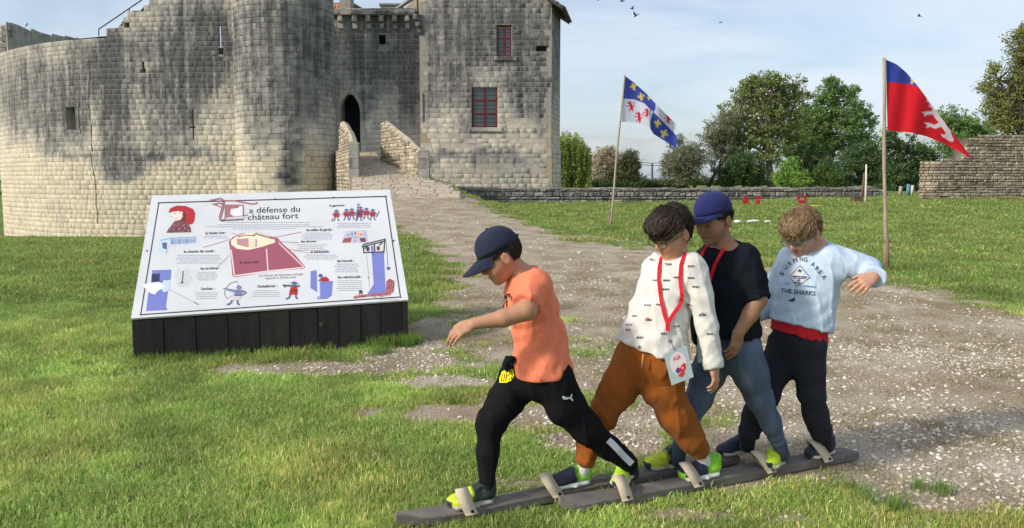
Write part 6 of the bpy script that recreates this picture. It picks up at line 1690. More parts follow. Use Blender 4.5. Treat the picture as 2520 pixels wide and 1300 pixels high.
boy4 = person("person", "boy in a pale blue sweatshirt with one arm stretched out, dark trousers and glasses", b, H, (.49, .265, .178), tr, lat, [armL, armR], [legR, legL], hd, .0, (.10, .06, .03), neck=(2008, 614, 0, 28))
F4 = Field(); F4.kg = .02; hemn = (-.24, -.08, -.96)
F4.group(b.trunk(tr, lat) + [b.cut(1970, 802, 0, hemn, .008)], .03)
F4.group(b.chain([(2044, 640, -.05, 39), (2095, 652, -.08, 33), (2137, 664, -.10, 29), (2150, 682, -.20, 25), (2146, 690, -.24, 24)], .02) + [b.cut(2149, 684, -.205, nrm(b.J(2146, 686, -.24) - b.J(2138, 664, -.10)))], .02)
F4.group(b.chain([(1950, 645, .06, 37), (1905, 715, .12, 30), (1868, 768, .10, 22)], .02), .02)
F4.groups[0].append((Cut(b.J(2010, 609), (-.25, -.3, .92)), 'i', .01))
F4.group([(Torus(b.J(2011, 611), (-.25, -.3, .92), b.r(30), .0065), 'u', .004)], .004)
F4.disp = folds([(b.J(1975, 780), .14, nrm([.5, 0, -.85]), .06, .006), (b.J(2080, 660, -.07), .08, nrm([.8, 0, .6]), .05, .006), (b.J(2040, 720), .09, nrm([.7, 0, .7]), .05, .006), (b.J(2140, 668, -.12), .05, nrm([.9, 0, .2]), .03, .005)], .004, 32)
shirt4 = field_obj("sweatshirt", F4, M_CLOTH, boy4, .0055, (.47, .575, .72))
U4 = Field(); U4.group(b.trunk([(1970, 780, 0, 66, 54), (1964, 835, 0, 72, 62)], lat) + [b.cut(1963, 826, 0, hemn, .006)], .02); U4.disp = folds([(b.J(1965, 810), .15, nrm([1, 0, .2]), .05, .007)], .004, 35)
field_obj("undershirt", U4, M_CLOTH, boy4, .0055, (.50, .018, .030))
T4 = Field(); T4.kg = .03
T4.group(b.trunk([(1962, 806, 0, 50, 42), (1962, 822, 0, 54, 46), (1962, 850, 0, 58, 50)], lat), .03); T4.group(b.chain(legR, .03), .03); T4.group(b.chain(legL, .03), .03)
T4.disp = folds([(b.J(1998, 960), .09, nrm([-.8, .2, 1]), .06, .0035), (b.J(2018, 1050), .07, nrm([-.6, .2, 1]), .045, .004), (b.J(1850, 1045), .08, nrm([.7, .2, 1]), .05, .004), (b.J(1975, 870), .09, nrm([1, 0, .4]), .05, .005)], .004, 34)
trs4 = field_obj("trousers", T4, M_DENIM, boy4, .0055, (.021, .022, .032))
INKB = (.055, .07, .12); tx = []
for ch_, (u, v, a) in zip("SURFING", ((1928, 672, -58), (1937, 657, -46), (1947, 648, -32), (1957, 642, -20), (1964.5, 639, -10), (1972, 638, -2), (1982, 639, 6))):
    r_ = math.radians(a); tx += text_polys(ch_, (u - 4 * math.cos(r_), v - 4 * math.sin(r_) + 5), (8.6 * math.cos(r_) if ch_ != 'I' else 2.5, 8.6 * math.sin(r_) if ch_ != 'I' else 0), (11 * math.sin(r_), -11 * math.cos(r_)), INKB)
for ch_, (u, v, a) in zip("AREA", ((1998, 650, 26), (2008, 660, 36), (2015, 669, 46), (2023, 679, 58))):
    r_ = math.radians(a); tx += text_polys(ch_, (u - 4 * math.cos(r_), v - 4 * math.sin(r_) + 5), (9 * math.cos(r_), 9 * math.sin(r_)), (11 * math.sin(r_), -11 * math.cos(r_)), INKB)
tx += text_polys("THE SHARKS", (1921, 720), (86, 8), (0, -11), INKB, weight=.02)
tx += text_polys("STOP", (1928, 700), (17, 1), (0, -5), (.22, .28, .38)) + text_polys("WARNING", (1975, 706), (34, 3), (0, -5), (.16, .20, .28))
tx += [([(1942, 741), (1948, 736), (1953, 733), (1956, 731), (1957, 738), (1954, 743), (1948, 743)], INKB)] + [(q, INKB) for q in track([(1940, 739), (1957, 738)], 1.4)]
dm = decal("shirt_emblem", F4, [([(1969, 655), (1993, 682), (1992, 685), (1960, 704), (1944, 680)], (.60, .60, .60))], M_INK, shirt4, 3.2)
em = [(q, INKB) for q in track([(1969, 654), (1993, 683), (1960, 705), (1944, 680), (1969, 654)], .8) + track([(1963, 669), (1967, 664), (1972, 668)], 2.0) + track([(1966, 664), (1969, 670)], 1.6) + track([(1949, 680), (1986, 682)], 1.3) + track([(1951, 684), (1984, 686)], .9) + track([(1963, 692), (1968, 688)], 1.6) + track([(1955, 695), (1970, 697)], 1.2)]
decal("emblem_lines", F4, em, M_INK, dm, 3.2, .0036); decal("shirt_lettering", F4, tx, M_INK, shirt4, 3.2)
MB().tube([b.J(2150, 689, -.205), b.J(2160, 686, -.19), b.J(2163, 678, -.17)], .006, 8).build("wrist_band", M_CLOTH, boy4, True, (.02, .025, .06))
hair_obj(H, boy4, M_HAIR, (.235, .150, .080), 4200, lambda p: np.array([.5 if p[2] > .05 else 0, .8 if p[1] > -.03 else -.2, -.05 if p[1] > -.03 else -1.0]), lambda p: .058 if p[1] > .0 else .045,
         lambda q: ((q[:, 2] > .030 + .25 * np.maximum(q[:, 1] - .06, 0)) | (q[:, 1] < -.012) & (q[:, 2] > -.052) | (q[:, 1] < .056) & (q[:, 2] > .004)) & ~((np.abs(q[:, 1] - .004) < .036) & (q[:, 2] < .014) & (np.abs(q[:, 0]) > .04)) & ~((q[:, 1] > .060) & (q[:, 2] < .026)),
         thick=.0013, lift=.012, seed=13, base_r=(.0785, .1005, .0955), volume=[(0, .050, .065, .064, .052, .042), (.0, .082, .054, .050, .024, .024)])
glasses_obj(H, boy4, M_FRAME, M_LENS, (.10, .16, .24))
socks(boy4, [((2023, 1060, .01), (2034, 1105, .03)), ((1842, 1062, -.02), (1838, 1105, .0))], (.015, .015, .02), 19)
flat_shoe('A', 1810, boy4, SC4, .0, .215); flat_shoe('B', 2018, boy4, SC4, .15, .205)

# ------------------------------------------------------------------ team skis with webbing straps
M_SKI = mat("weathered_grey_plank", rough=.85, attr=True, spec=.25, noise=[(5, .22, (1, 6, 6)), (60, .2, (.6, 6, 6))], bump=[(40, .4, .004, (.5, 5, 5))])
M_STRAP = mat("beige_webbing_strap", srgb(190, 177, 156), .85, noise=[(14, .12), (200, .15)], bump=(320, .4, .0012))
def ski(p0, p1, label, tip, cols):
    d = nrm([p1[0] - p0[0], p1[1] - p0[1], 0]); s = np.array([-d[1], d[0], 0]); L = np.linalg.norm(p1 - p0); hw = .050
    root = empty("team_ski", (p0[0] + d[0] * L / 2, p0[1] + d[1] * L / 2, 0), label, "ski", "wooden team skis")
    out = [(0, -.25 * hw), (tip * .5, -.75 * hw), (tip, -hw), (L - .05, -hw), (L, -.86 * hw), (L - .03, .92 * hw), (L - .09, hw), (tip, hw), (tip * .5, .75 * hw), (0, .25 * hw)]
    V = []
    for (z, k) in ((.010, 1.0), (SKI_Z - .004, 1.0), (SKI_Z, .94)):
        for (x, y) in out:
            lift_ = .03 * max(0, 1 - x / tip) ** 2; V.append(np.array([p0[0], p0[1], 0]) + d * (x if k == 1 else L/2 + (x - L/2) * .997) + s * y * k + np.array([0, 0, z + lift_]))
    n = len(out); F = [tuple(range(n-1, -1, -1)), tuple(range(2*n, 3*n))] + [(r*n+i, r*n+(i+1) % n, (r+1)*n+(i+1) % n, (r+1)*n+i) for r in (0, 1) for i in range(n)]
    mesh_obj("plank", V, F, M_SKI, root, col=np.tile(np.array(cols), (len(V), 1)))
    return root, d, s
skiA, dA, sA = ski(SKI_A0, SKI_A1, "long grey wooden team ski under the boys' forward feet", .20, (.165, .146, .130))
skiB, dB, sB = ski(SKI_B0, SKI_B1, "long grey wooden team ski under the boys' trailing feet, with a blunt rear end", .10, (.145, .130, .118))
def strap(root, c, d, s, hgt=.085, lean=.03, wid=.058, half=.060, yaw=0.0):
    """webbing loop over a foot, nailed to both edges of the plank"""
    N_ = 18; V = []; d = np.asarray(d)
    for i in range(N_ + 1):
        a = math.pi * i / N_; y = -half * math.cos(a); z = math.sin(a) * hgt
        for (w_, t) in ((-wid / 2, 0), (wid / 2, 0), (wid / 2, .005), (-wid / 2, .005)):
            r_ = 1 + t / .06; V.append(c + s * y * r_ + d * (w_ + lean * z / hgt + yaw * y) + np.array([0, 0, z * r_ - .012]))
    for i, (sg) in ((0, -1), (N_, 1)): pass
    F = []
    for i in range(N_): F += [(4*i+k, 4*i+(k+1) % 4, 4*i+4+(k+1) % 4, 4*i+4+k) for k in range(4)]
    F += [(0, 1, 2, 3), (4*N_+3, 4*N_+2, 4*N_+1, 4*N_)]
    st = mesh_obj("strap", V, F, M_STRAP, root, smooth=True)
    e = c - s * (half + .004) + d * (-yaw * half) + np.array([0, 0, .004]); MB().tube([e, e - s * .005], .007, 8).build("bolt", M_LEAD, st)
    return st
for (w_, u, hg, ln) in (('A', 1160, .086, -.045), ('A', 1370, .084, -.06), ('B', 1536, .084, -.03), ('B', 1710, .092, -.06), ('B', 1886, .086, -.065), ('B', 2024, .094, -.07)):
    strap(skiA if w_ == 'A' else skiB, ski_pt(w_, u), dA, sA, hg, ln, yaw=.35)
# ------------------------------------------------------------------ flags on wooden poles
M_POLE = mat("peeled_wooden_pole", rough=.85, attr=True, noise=[(10, .2, (3, 3, .4))], bump=(30, .4, .004, (3, 3, .3)))
M_FLAG = mat("flag_cloth", rough=.8, attr=True, spec=.15, trans=.3, bump=(180, .15, .001))
def strokes(x, y, lst):
    m = np.zeros(x.shape, bool)
    for (a, b_, c, d, r) in lst:
        t = np.clip(((x - a) * (c - a) + (y - b_) * (d - b_)) / ((c - a) ** 2 + (d - b_) ** 2 + 1e-9), 0, 1)
        m |= np.hypot(x - a - t * (c - a), y - b_ - t * (d - b_)) < r
    return m
def lion(cx, cy, k, fl=1, rot=0.0):
    """rampant lion in strokes"""
    L = [(0, -3, 1, 5, 3.0), (0, -3, -1, -8, 2.3), (-1, -9, -3, -9, 2.2), (0, -5, -6, -7, 1.1), (0, -2, -7, -1, 1.1), (1, 4, -4, 7, 1.3), (-4, 7, -5, 10, .9), (1, 5, 3, 9, 1.4), (3, 9, 1, 12, .9), (2, 4, 6, 1, .8), (6, 1, 6, -6, .8), (6, -6, 8, -9, 1.2), (-6, -7, -8, -9, .7), (-6, -7, -8, -6, .7), (-7, -1, -9, -2, .7), (-7, -1, -9, 1, .7)]
    cr, sr = math.cos(rot), math.sin(rot)
    f = lambda x, y: (cx + (x * fl * cr - y * sr) * k, cy + (x * fl * sr + y * cr) * k)
    return [(*f(a, b_), *f(c, d), r * k) for (a, b_, c, d, r) in L]
def fleur(cx, cy, k, rot=0.0):
    L = [(0, -9, 0, 4, 1.9), (0, -7, 0, -3, 2.6), (-2, 1, -6, -4, 1.4), (-6, -4, -8, -1, 1.5), (2, 1, 6, -4, 1.4), (6, -4, 8, -1, 1.5), (-4, 2, 4, 2, 1.1), (0, 3, 0, 8, 1.4), (-1, 5, -3, 7, .9), (1, 5, 3, 7, .9)]
    cr, sr = math.cos(rot), math.sin(rot); f = lambda x, y: (cx + (x * cr - y * sr) * k, cy + (x * sr + y * cr) * k)
    return [(*f(a, b_), *f(c, d), r * k) for (a, b_, c, d, r) in L]
def flag(pole_base_px, pole_top_px, label, cloth_label, top, bot, colour, waves, lean=0.0, stake=None, r0=.030, r1=.022):
    g = ground_at(*pole_base_px); y = g[1]
    root = empty("flag", (g[0], y, float(G(g[0], y))), label, "flag", "heraldic flags on poles in the meadow")
    tp = P(*pole_top_px, y + lean); g2 = g - np.array([0, 0, .15])
    n = 7; pts = [g2 + (tp - g2) * t + np.array([.012 * math.sin(t * 9), .01 * math.cos(t * 7), 0]) for t in np.linspace(0, 1, n)]
    MB().tube(pts, list(np.linspace(r0, r1, n)), 9).build("pole", M_POLE, root, True, (.33, .27, .20))
    if stake:
        q = ground_at(*stake[0]); q2 = P(*stake[1], q[1] - .05); MB().tube([q - np.array([0, 0, .1]), q2], [.04, .033], 7).build("stake", M_POLE, root, True, (.20, .15, .10))
        MB().tube([q2 + np.array([-.05, 0, -.06]), q2 + np.array([.06, 0, -.06])], .012, 6).build("tie", M_POLE, root, True, (.10, .08, .06))
    NS, NT = 110, 80; ts = np.linspace(0, 1, len(top)); bs_ = np.linspace(0, 1, len(bot)); S_ = np.linspace(0, 1, NS)
    tu = np.interp(S_, ts, [q[0] for q in top]); tv = np.interp(S_, ts, [q[1] for q in top]); bu = np.interp(S_, bs_, [q[0] for q in bot]); bv_ = np.interp(S_, bs_, [q[1] for q in bot])
    def sm(a):
        for _ in range(10): a[1:-1] = (a[:-2] + 2 * a[1:-1] + a[2:]) / 4
        return a
    tu, tv, bu, bv_ = map(sm, (tu, tv, bu, bv_)); V = []; UV = []
    for j in range(NT):
        t = j / (NT - 1)
        for i in range(NS):
            u, v = tu[i] * (1 - t) + bu[i] * t, tv[i] * (1 - t) + bv_[i] * t; s = S_[i]
            dd = waves(s, t); V.append(P(u, v, y + lean * .9 + dd)); UV.append((u, v))
    UV = np.array(UV); C = colour(UV[:, 0], UV[:, 1]); idx_ = np.arange(NS * NT).reshape(NT, NS)
    F = np.stack([idx_[:-1, :-1].ravel(), idx_[:-1, 1:].ravel(), idx_[1:, 1:].ravel(), idx_[1:, :-1].ravel()], 1)
    o = mesh_obj("banner", np.array(V), F, M_FLAG, root, smooth=True, col=C); o['label'] = cloth_label
    for (q0, q1) in ((top[0], pole_top_px), (bot[0], None)):
        a_ = P(q0[0], q0[1], y + lean * .9); MB().tube([a_, a_ + np.array([-.05, 0, .01])], .008, 5).build("cord", M_POLE, root, True, (.5, .5, .5))
    return root
FB = srgb(62, 78, 160); FW = srgb(206, 210, 226); FR = srgb(206, 40, 58); FY = srgb(212, 190, 92)
def col1(u, v):
    C = np.tile(np.array(FB), (len(u), 1))
    white = in_poly(u, v, [(1535, 243), (1560, 245), (1585, 254), (1608, 276), (1606, 278), (1600, 300), (1601, 320), (1520, 310), (1520, 245)]) | in_poly(u, v, [(1613, 254), (1640, 270), (1680, 300), (1680, 335), (1664, 333), (1640, 308), (1609, 277), (1613, 268)])
    C[white] = FW
    for l in (lion(1553, 262, 1.15, 1, -.1), lion(1573, 289, 1.15, 1, .1), lion(1592, 279, 1.0, 1, .2), lion(1644, 293, 1.05, 1, .1)): C[strokes(u, v, l) & white] = FR
    for l in (fleur(1559, 214, .95, -.3), fleur(1578, 239, 1.0, -.2), fleur(1597, 242, .6, .2), fleur(1618, 305, 1.05, .25), fleur(1634, 330, 1.15, .5)): C[strokes(u, v, l) & ~white] = FY
    return C
flag((1500, 567), (1537, 185), "quartered blue and white flag with gold lilies and red lions on leaning pole", "blue and white quartered cloth with lilies and lions",
     [(1539, 188), (1560, 203), (1590, 230), (1612, 254), (1640, 282), (1667, 308)], [(1530, 300), (1565, 302), (1597, 312), (1608, 330), (1634, 346), (1664, 366)], col1,
     lambda s, t: .10 * s + .13 * math.sin(s * 8.0 + t * 1.6) * s ** .7 + .05 * math.sin(s * 17 - t * 3) * s, 0.15, ((1500, 566), (1500, 522)), .034, .022)
def col2(u, v):
    C = np.tile(np.array(srgb(208, 34, 46)), (len(u), 1))
    C[in_poly(u, v, [(2160, 120), (2300, 120), (2300, 226), (2262, 214), (2226, 206), (2186, 202), (2160, 200)])] = srgb(56, 70, 156)
    C[strokes(u, v, fleur(2246, 200, .9, .6))] = FY
    WH = srgb(222, 208, 216)
    li = [(2284, 242, 2296, 262, 4), (2296, 262, 2308, 284, 5), (2308, 284, 2320, 306, 7), (2320, 306, 2334, 326, 6), (2334, 326, 2342, 344, 5), (2306, 276, 2282, 279, 4), (2282, 279, 2272, 277, 2), (2282, 279, 2276, 284, 2), (2318, 306, 2300, 312, 5), (2300, 312, 2284, 306, 4), (2284, 306, 2277, 303, 2), (2288, 310, 2281, 313, 2),
          (2334, 330, 2324, 336, 4), (2324, 336, 2318, 332, 2), (2330, 340, 2336, 344, 3), (2284, 244, 2282, 250, 2), (2292, 256, 2287, 262, 2), (2302, 284, 2312, 296, 5)]
    C[strokes(u, v, li)] = WH
    return C
flag((2180, 662), (2175, 142), "red flag with blue top band and white lion on tall straight pole", "red cloth with blue chief and white lion",
     [(2180, 147), (2206, 158), (2230, 178), (2262, 216), (2300, 268), (2345, 328), (2388, 384)], [(2184, 321), (2215, 324), (2246, 327), (2280, 336), (2315, 350), (2352, 369), (2388, 389)], col2,
     lambda s, t: .05 * s + .07 * math.sin(s * 9.0 + t * 2.0) * s ** .7 + .02 * math.sin(s * 21 + t * 4), 0.0, ((2183, 664), (2183, 585)), .030, .024)

# ------------------------------------------------------------------ small things out on the meadow
M_PAINTED = mat("red_painted_board", srgb(158, 40, 52), .7, noise=(8, .15))
def cutout(px, shape, label):
    q = ground_at(*px); y = q[1]; root = empty("target_cutout", (q[0], y, q[2]), label, "target", "red wooden target cut-outs against the low wall")
    for (nm, poly) in shape:
        pts = [P(px[0] + a, px[1] - b_, y) for a, b_ in poly]; n = len(pts)
        mesh_obj(nm, pts + [p + np.array([0, .04, 0]) for p in pts], [tuple(range(n)), tuple(range(2*n-1, n-1, -1))] + [(i, (i+1) % n, n + (i+1) % n, n + i) for i in range(n)], M_PAINTED, root)
cutout((1835, 506), [("figure_board", [(-8, 5), (8, 5), (7, 14), (4, 25), (-4, 25), (-7, 14)]), ("foot_board", [(-8, -3), (-4, -3), (-3, 5), (-8, 5)]), ("foot_board", [(3, -3), (8, -3), (8, 5), (4, 5)])], "red cut-out target with a body narrowing upward and two feet")
cutout((1866, 506), [("figure_board", [(-5, -2), (4, -2), (5, 14), (-5, 14)]), ("arm_board", [(-6, 15), (9, 15), (9, 24), (-7, 24)])], "narrow red T-shaped cut-out target beside the low wall")
cutout((1974, 505), [("figure_board", [(-8, -3), (9, -3), (10, 12), (-9, 12)]), ("arm_board", [(-12, 13), (-6, 13), (-4, 22), (4, 22), (6, 13), (12, 13), (12, 24), (-12, 24)])], "broad red cut-out target with a notched top")
M_WSTONE = mat("white_limestone", (.72, .70, .64), .9, noise=(20, .15), bump=(25, .6, .01))
def rock_mesh(name, seed, s=(1, 1, .7)):
    bm = bmesh.new(); bmesh.ops.create_icosphere(bm, subdivisions=2, radius=1); rr = random.Random(seed)
    for v in bm.verts: v.co *= .8 + .4 * float(vnoise(np.array(v.co)[None] * 1.7 + seed * 9)[0]); v.co = Vector((v.co.x * s[0], v.co.y * s[1], max(v.co.z, -.5) * s[2]))
    me = bpy.data.meshes.new(name); bm.to_mesh(me); bm.free(); return me
for i, u in enumerate((1815, 1846, 1858, 1889)):
    q = ground_at(u, 551); me = rock_mesh("white_stone", i); me.materials.append(M_WSTONE); o = new_obj("white_stone", me); k = .085 + .02 * (i == 2); o.scale = (k * 1.4, k, k); o.location = (q[0], q[1], float(G(q[0], q[1])) + .06)
    tag(o, ("lone white stone set apart from a close pair on the meadow", "smaller white stone of the close pair on the meadow", "larger white stone of the close pair on the meadow", "white stone lying past the close pair, towards the fair-haired boy")[i], "stone", "white stones on the meadow")
q = ground_at(2130, 500); st = MB().tube([q - np.array([0, 0, .1]), P(2131, 455, q[1]), P(2132, 405, q[1])], [.055, .045, .035], 8).build("meadow_post", M_POLE, None, True, (.62, .58, .50)); tag(st, "tall pale bare wooden post in front of the low wall", "post")
q = ground_at(2126, 500); st = MB().tube([q + np.array([0, .25, -.1]), P(2127, 425, q[1] + .25)], [.05, .045], 8).build("meadow_post", M_POLE, None, True, (.16, .09, .07)); tag(st, "short dark brown post close behind a pale one", "post")
q = ground_at(2112, 499); root = empty("wooden_crate", tuple(q), "brown wooden crate on the grass by the pale post", "crate"); sc_ = q[1] / FPX
MB().box(q + np.array([0, .2, 7 * sc_]), (18 * sc_, .4, 13 * sc_)).build("crate_body", M_POLE, root, col=(.12, .075, .055)); MB().box(q + np.array([0, .2, 14.2 * sc_]), (21 * sc_, .46, 1.5 * sc_)).build("lid", M_POLE, root, col=(.16, .11, .08))
q = ground_at(2012, 508); yl = MB().tube([q + np.array([-.3, 0, .02]), q + np.array([0, .03, .03]), q + np.array([.3, -.02, .02])], .025, 6).build("yellow_rope", mat("yellow_rope", srgb(226, 200, 60), .8), None, True); tag(yl, "short length of yellow rope lying on the grass", "rope")
for (u, v0_, v1_, c, lb) in ((2214, 494, 470, (.33, .31, .28), "grey upright post by the end of the ruined rampart"), (2233, 494, 465, (.10, .24, .30), "teal painted post by the end of the ruined rampart"), (2242, 494, 468, (.55, .55, .56), "whitish post by the end of the ruined rampart")):
    q = P(u, v0_, 40.0); q[2] = float(G(q[0], 40.0)); st = MB().tube([q, q + np.array([.03, 0, (v0_ - v1_) * 40 / FPX])], .09, 7).build("marker_post", M_POLE, None, True, c); tag(st, lb, "post")
# utility pole and its wires
ub = P(1605, 462, 92.0); root = empty("utility_pole", (ub[0], 92, 0), "distant utility pole with thin wires beyond the hedge", "pole")
MB().tube([np.array([ub[0], 92, -.2]), P(1605, 403, 92)], .13, 7).build("pole", M_POLE, root, True, (.09, .085, .09))
for (v0_, v1_) in ((399, 401), (405, 407)): MB().tube([P(1575, v0_, 93), P(1605, v0_ + 3, 92), P(1640, v1_, 92)], .03, 4).build("wire", M_LEAD, root)
MB().tube([P(1605, 425, 92), P(1576, 447, 94)], .025, 4).build("stay_wire", M_LEAD, root); MB().tube([P(1605, 447, 92), P(1635, 432, 92)], .025, 4).build("stay_wire", M_LEAD, root)
# birds
M_BIRD = mat("dark_feathers", (.045, .042, .045), .8)
def bird(u, v, y, k, wing, heading, label, perched=False):
    c = P(u, v, y); f = nrm(heading); s = nrm(np.cross(f, [0, 0, 1])); up = np.cross(s, f); root = empty("bird", tuple(c), label, "bird", "birds flying over the meadow" if not perched else None)
    bm_ = MB().tube([c - f * .24 * k, c - f * .12 * k, c, c + f * .10 * k, c + f * .16 * k, c + f * .20 * k], [.02 * k, .045 * k, .06 * k, .05 * k, .035 * k, .008 * k], 7); bm_.build("body", M_BIRD, root, True)
    MB().add([c - f * .20 * k - s * .01 * k, c - f * .20 * k + s * .01 * k, c - f * .34 * k + s * .06 * k, c - f * .34 * k - s * .06 * k], [(0, 1, 2, 3)]).build("tail", M_BIRD, root)
    for sg in (-1, 1):
        a_ = c + s * sg * .04 * k; m1 = a_ + (s * sg * math.cos(wing) + up * math.sin(wing)) * .22 * k + f * .04 * k; m2 = m1 + (s * sg * math.cos(wing - .6) + up * math.sin(wing - .6)) * .24 * k - f * .10 * k
        MB().add([a_ + f * .08 * k, a_ - f * .07 * k, m1 - f * .09 * k, m1 + f * .05 * k, m2], [(0, 1, 2, 3), (3, 2, 4)]).build("wing", M_BIRD, root) if not perched else None
for (u, v, y, k, w_, hd_, lb) in ((1531, 3, 50, .75, .5, (-1, .2, .1), "dark bird with raised wings high beside the eave"), (1556, 22, 50, .6, 1.1, (1, .3, -.2), "small dark bird with upswept wings below the topmost bird"), (1565, 39, 48, .8, 1.2, (-.8, .3, -.5), "dark bird diving with both wings up"),
                                  (1401, 55, 45, .4, .8, (1, 0, 0), "tiny dark bird close under the roof eave"), (1774, 55, 60, .6, .1, (1, .1, 0), "small dark bird gliding alone over the trees"), (2262, 40, 60, .8, .7, (-.7, .6, .2), "pale grey bird with bent wings beside the tall flag"), (1472, 1, 50, .35, .4, (1, .2, 0), "tiny dark bird at the very top of the sky")):
    bird(u, v, y, k, w_, hd_, lb)
bird(66, 61, 57.0, .75, .2, (.5, .1, .85), "bird perched on the top of the broken rampart", True)
# ------------------------------------------------------------------ trees, shrubs and hedge beyond the wall
M_LEAF = mat("foliage_leaf", rough=.7, attr=True, spec=.2, trans=.45)
M_BARK = mat("tree_bark", rough=.95, attr=True, noise=[(4, .3, (2, 2, .5))], bump=(12, .8, .03))
TR = np.random.default_rng(23)
def leaf_cloud(centres, radius, per, size, cols, droop=0.0, flat=.75):
    """leaf-sized faces scattered round twig ends"""
    n = len(centres) * per; c = np.repeat(centres, per, 0); rad = np.repeat(np.broadcast_to(radius, len(centres)), per)
    d = TR.normal(size=(n, 3)); d /= np.linalg.norm(d, axis=1)[:, None]; r = rad * TR.random(n) ** .5
    p = c + d * r[:, None] * np.array([1, 1, flat]); p[:, 2] -= droop * TR.random(n)
    nn = TR.normal(size=(n, 3)) + np.array([0, -.2, .7]); nn /= np.linalg.norm(nn, axis=1)[:, None]
    t = np.cross(nn, TR.normal(size=(n, 3))); t /= np.linalg.norm(t, axis=1)[:, None] + 1e-9; b_ = np.cross(nn, t); s = size * (.55 + .9 * TR.random(n))[:, None]
    V = np.stack([p - t * s, p - b_ * s * .55 + nn * s * .15, p + t * s, p + b_ * s * .55 + nn * s * .15], 1).reshape(-1, 3)
    F = np.arange(4 * n).reshape(-1, 4); cl = np.repeat(TR.random(len(centres)), per)
    k = np.clip(cl * .6 + TR.random(n) * .55, 0, 1)[:, None]; C = (np.array(cols[0]) * (1 - k) + np.array(cols[1]) * k) * 2.0
    if len(cols) > 2: m_ = (TR.random(n) < .16)[:, None]; C = np.where(m_, np.array(cols[2]), C)
    return V, F, np.repeat(C, 4, 0)
def tree(name, label, y, base, blobs, n_twig, per, size, cols, trunk=(.2, .05), limbs=None, bark=(.13, .11, .09), group=None, category="tree", fill=.25, twig_r=.34, depth_k=.7, tex=True):
    """blobs = (u, v, ru, rv) lobes of the crown in the photo; base = foot of the trunk"""
    g = P(base[0], base[1], y); gz = float(G(g[0], y)); root = empty(name, (g[0], y, gz), label, category, group); g[2] = gz - .1
    cen = []; lobes = []; n_twig = int(n_twig * 1.55); size = size * .76; twig_r = twig_r * 1.1
    w = np.array([q[2] * q[3] for q in blobs], float); w /= w.sum()
    for (u, v, ru, rv), k in zip(blobs, w):
        m_ = int(n_twig * k) + 3; c0 = P(u, v, y + TR.uniform(-.6, .6)); sx, sz = ru * y / FPX, rv * y / FPX; lobes.append((c0, sx, sz))
        d = TR.normal(size=(m_, 3)); d /= np.linalg.norm(d, axis=1)[:, None]; r = (fill + (1 - fill) * TR.random(m_)) ** .6; r *= .70 + .50 * TR.random(m_)
        cen.append(c0 + d * r[:, None] * np.array([sx, sx * depth_k, sz]))
    cen = np.concatenate(cen)
    V, F, C = leaf_cloud(cen, twig_r * (.6 + .8 * TR.random(len(cen))), per, size, cols)
    keep = np.repeat((V.reshape(-1, 4, 3)[:, :, 2].min(1) > .15), 4)
    mesh_obj("crown", V[keep], np.arange(keep.sum()).reshape(-1, 4), M_LEAF, root, col=C[keep])
    tm = MB(); top = np.mean([c for c, _, _ in lobes], 0)
    if limbs: top = P(*limbs[-1], y)
    path = [g] + ([P(*q, y) for q in limbs] if limbs else [g * .5 + top * .5 + np.array([.15, 0, 0]), top])
    rr = np.linspace(trunk[0], trunk[1], len(path)); tm.tube(path, list(rr), 8); tk = tm.build("trunk", M_BARK, root, True, bark)
    br = MB(); far_ = 0
    for (c0, sx, sz) in lobes:
        t = TR.uniform(.35, .8); i = min(int(t * (len(path) - 1)), len(path) - 2); f = t * (len(path) - 1) - i; s0 = path[i] * (1 - f) + path[i+1] * f
        mid = s0 * .5 + c0 * .5 + np.array([0, 0, .25 * sz]); br.tube([s0, mid, c0], [trunk[1] * 1.5, trunk[1], trunk[1] * .5], 6)
        near_ = cen[np.argsort(((cen - c0) ** 2).sum(1))[:400]]
        for q in near_[TR.choice(len(near_), min(14, len(near_)), replace=False)]:
            e = c0 * .6 + mid * .4; br.tube([e, e * .5 + q * .5 + TR.normal(size=3) * .15, q], [trunk[1] * .45, trunk[1] * .3, .012], 4, False)
    o = br.build("limbs", M_BARK, root, True, np.array(bark) * 1.1)
    return root
OL = [(.075, .105, .035), (.165, .195, .065), (.21, .22, .10)]; GR = [(.055, .105, .034), (.130, .205, .060), (.18, .24, .09)]; DK = [(.028, .055, .024), (.075, .120, .044)]; GO = [(.085, .10, .060), (.165, .17, .10), (.22, .20, .14)]; BR = [(.20, .165, .115), (.33, .28, .20), (.38, .34, .27)]; LG = [(.08, .15, .035), (.17, .26, .06)]
G_ = "trees beyond the low wall"
tree("large_tree", "tallest broad olive green tree with pale branching trunk beyond the low wall", 60, (1900, 470), [(1890, 228, 58, 48), (1838, 235, 38, 34), (1950, 232, 46, 46), (1812, 285, 50, 42), (1872, 300, 74, 56), (1940, 310, 62, 60), (1905, 200, 30, 22), (1850, 205, 25, 18), (1790, 340, 48, 52), (1870, 370, 80, 50)], 620, 26, .13, OL, (.36, .10), [(1895, 430), (1890, 370), (1885, 300), (1892, 240)], (.20, .17, .13), G_)
tree("tall_tree", "tall fresh green tree with feathery top behind the red cut-outs", 66, (2040, 470), [(2050, 222, 46, 34), (2030, 265, 52, 48), (2090, 265, 44, 44), (2060, 325, 72, 58), (2125, 305, 34, 50), (2005, 320, 46, 56), (2110, 365, 56, 50), (2045, 205, 22, 16), (2105, 228, 16, 18)], 560, 26, .13, GR, (.3, .08), [(2042, 420), (2045, 340), (2050, 250)], (.14, .12, .10), G_)
tree("broad_tree", "leafy mid green tree filling the gap between the two tallest trees", 68, (1975, 470), [(1985, 300, 44, 50), (1975, 350, 54, 52), (2010, 360, 50, 50), (1955, 385, 46, 40)], 330, 26, .13, GR, (.2, .06), None, (.10, .09, .07), G_)
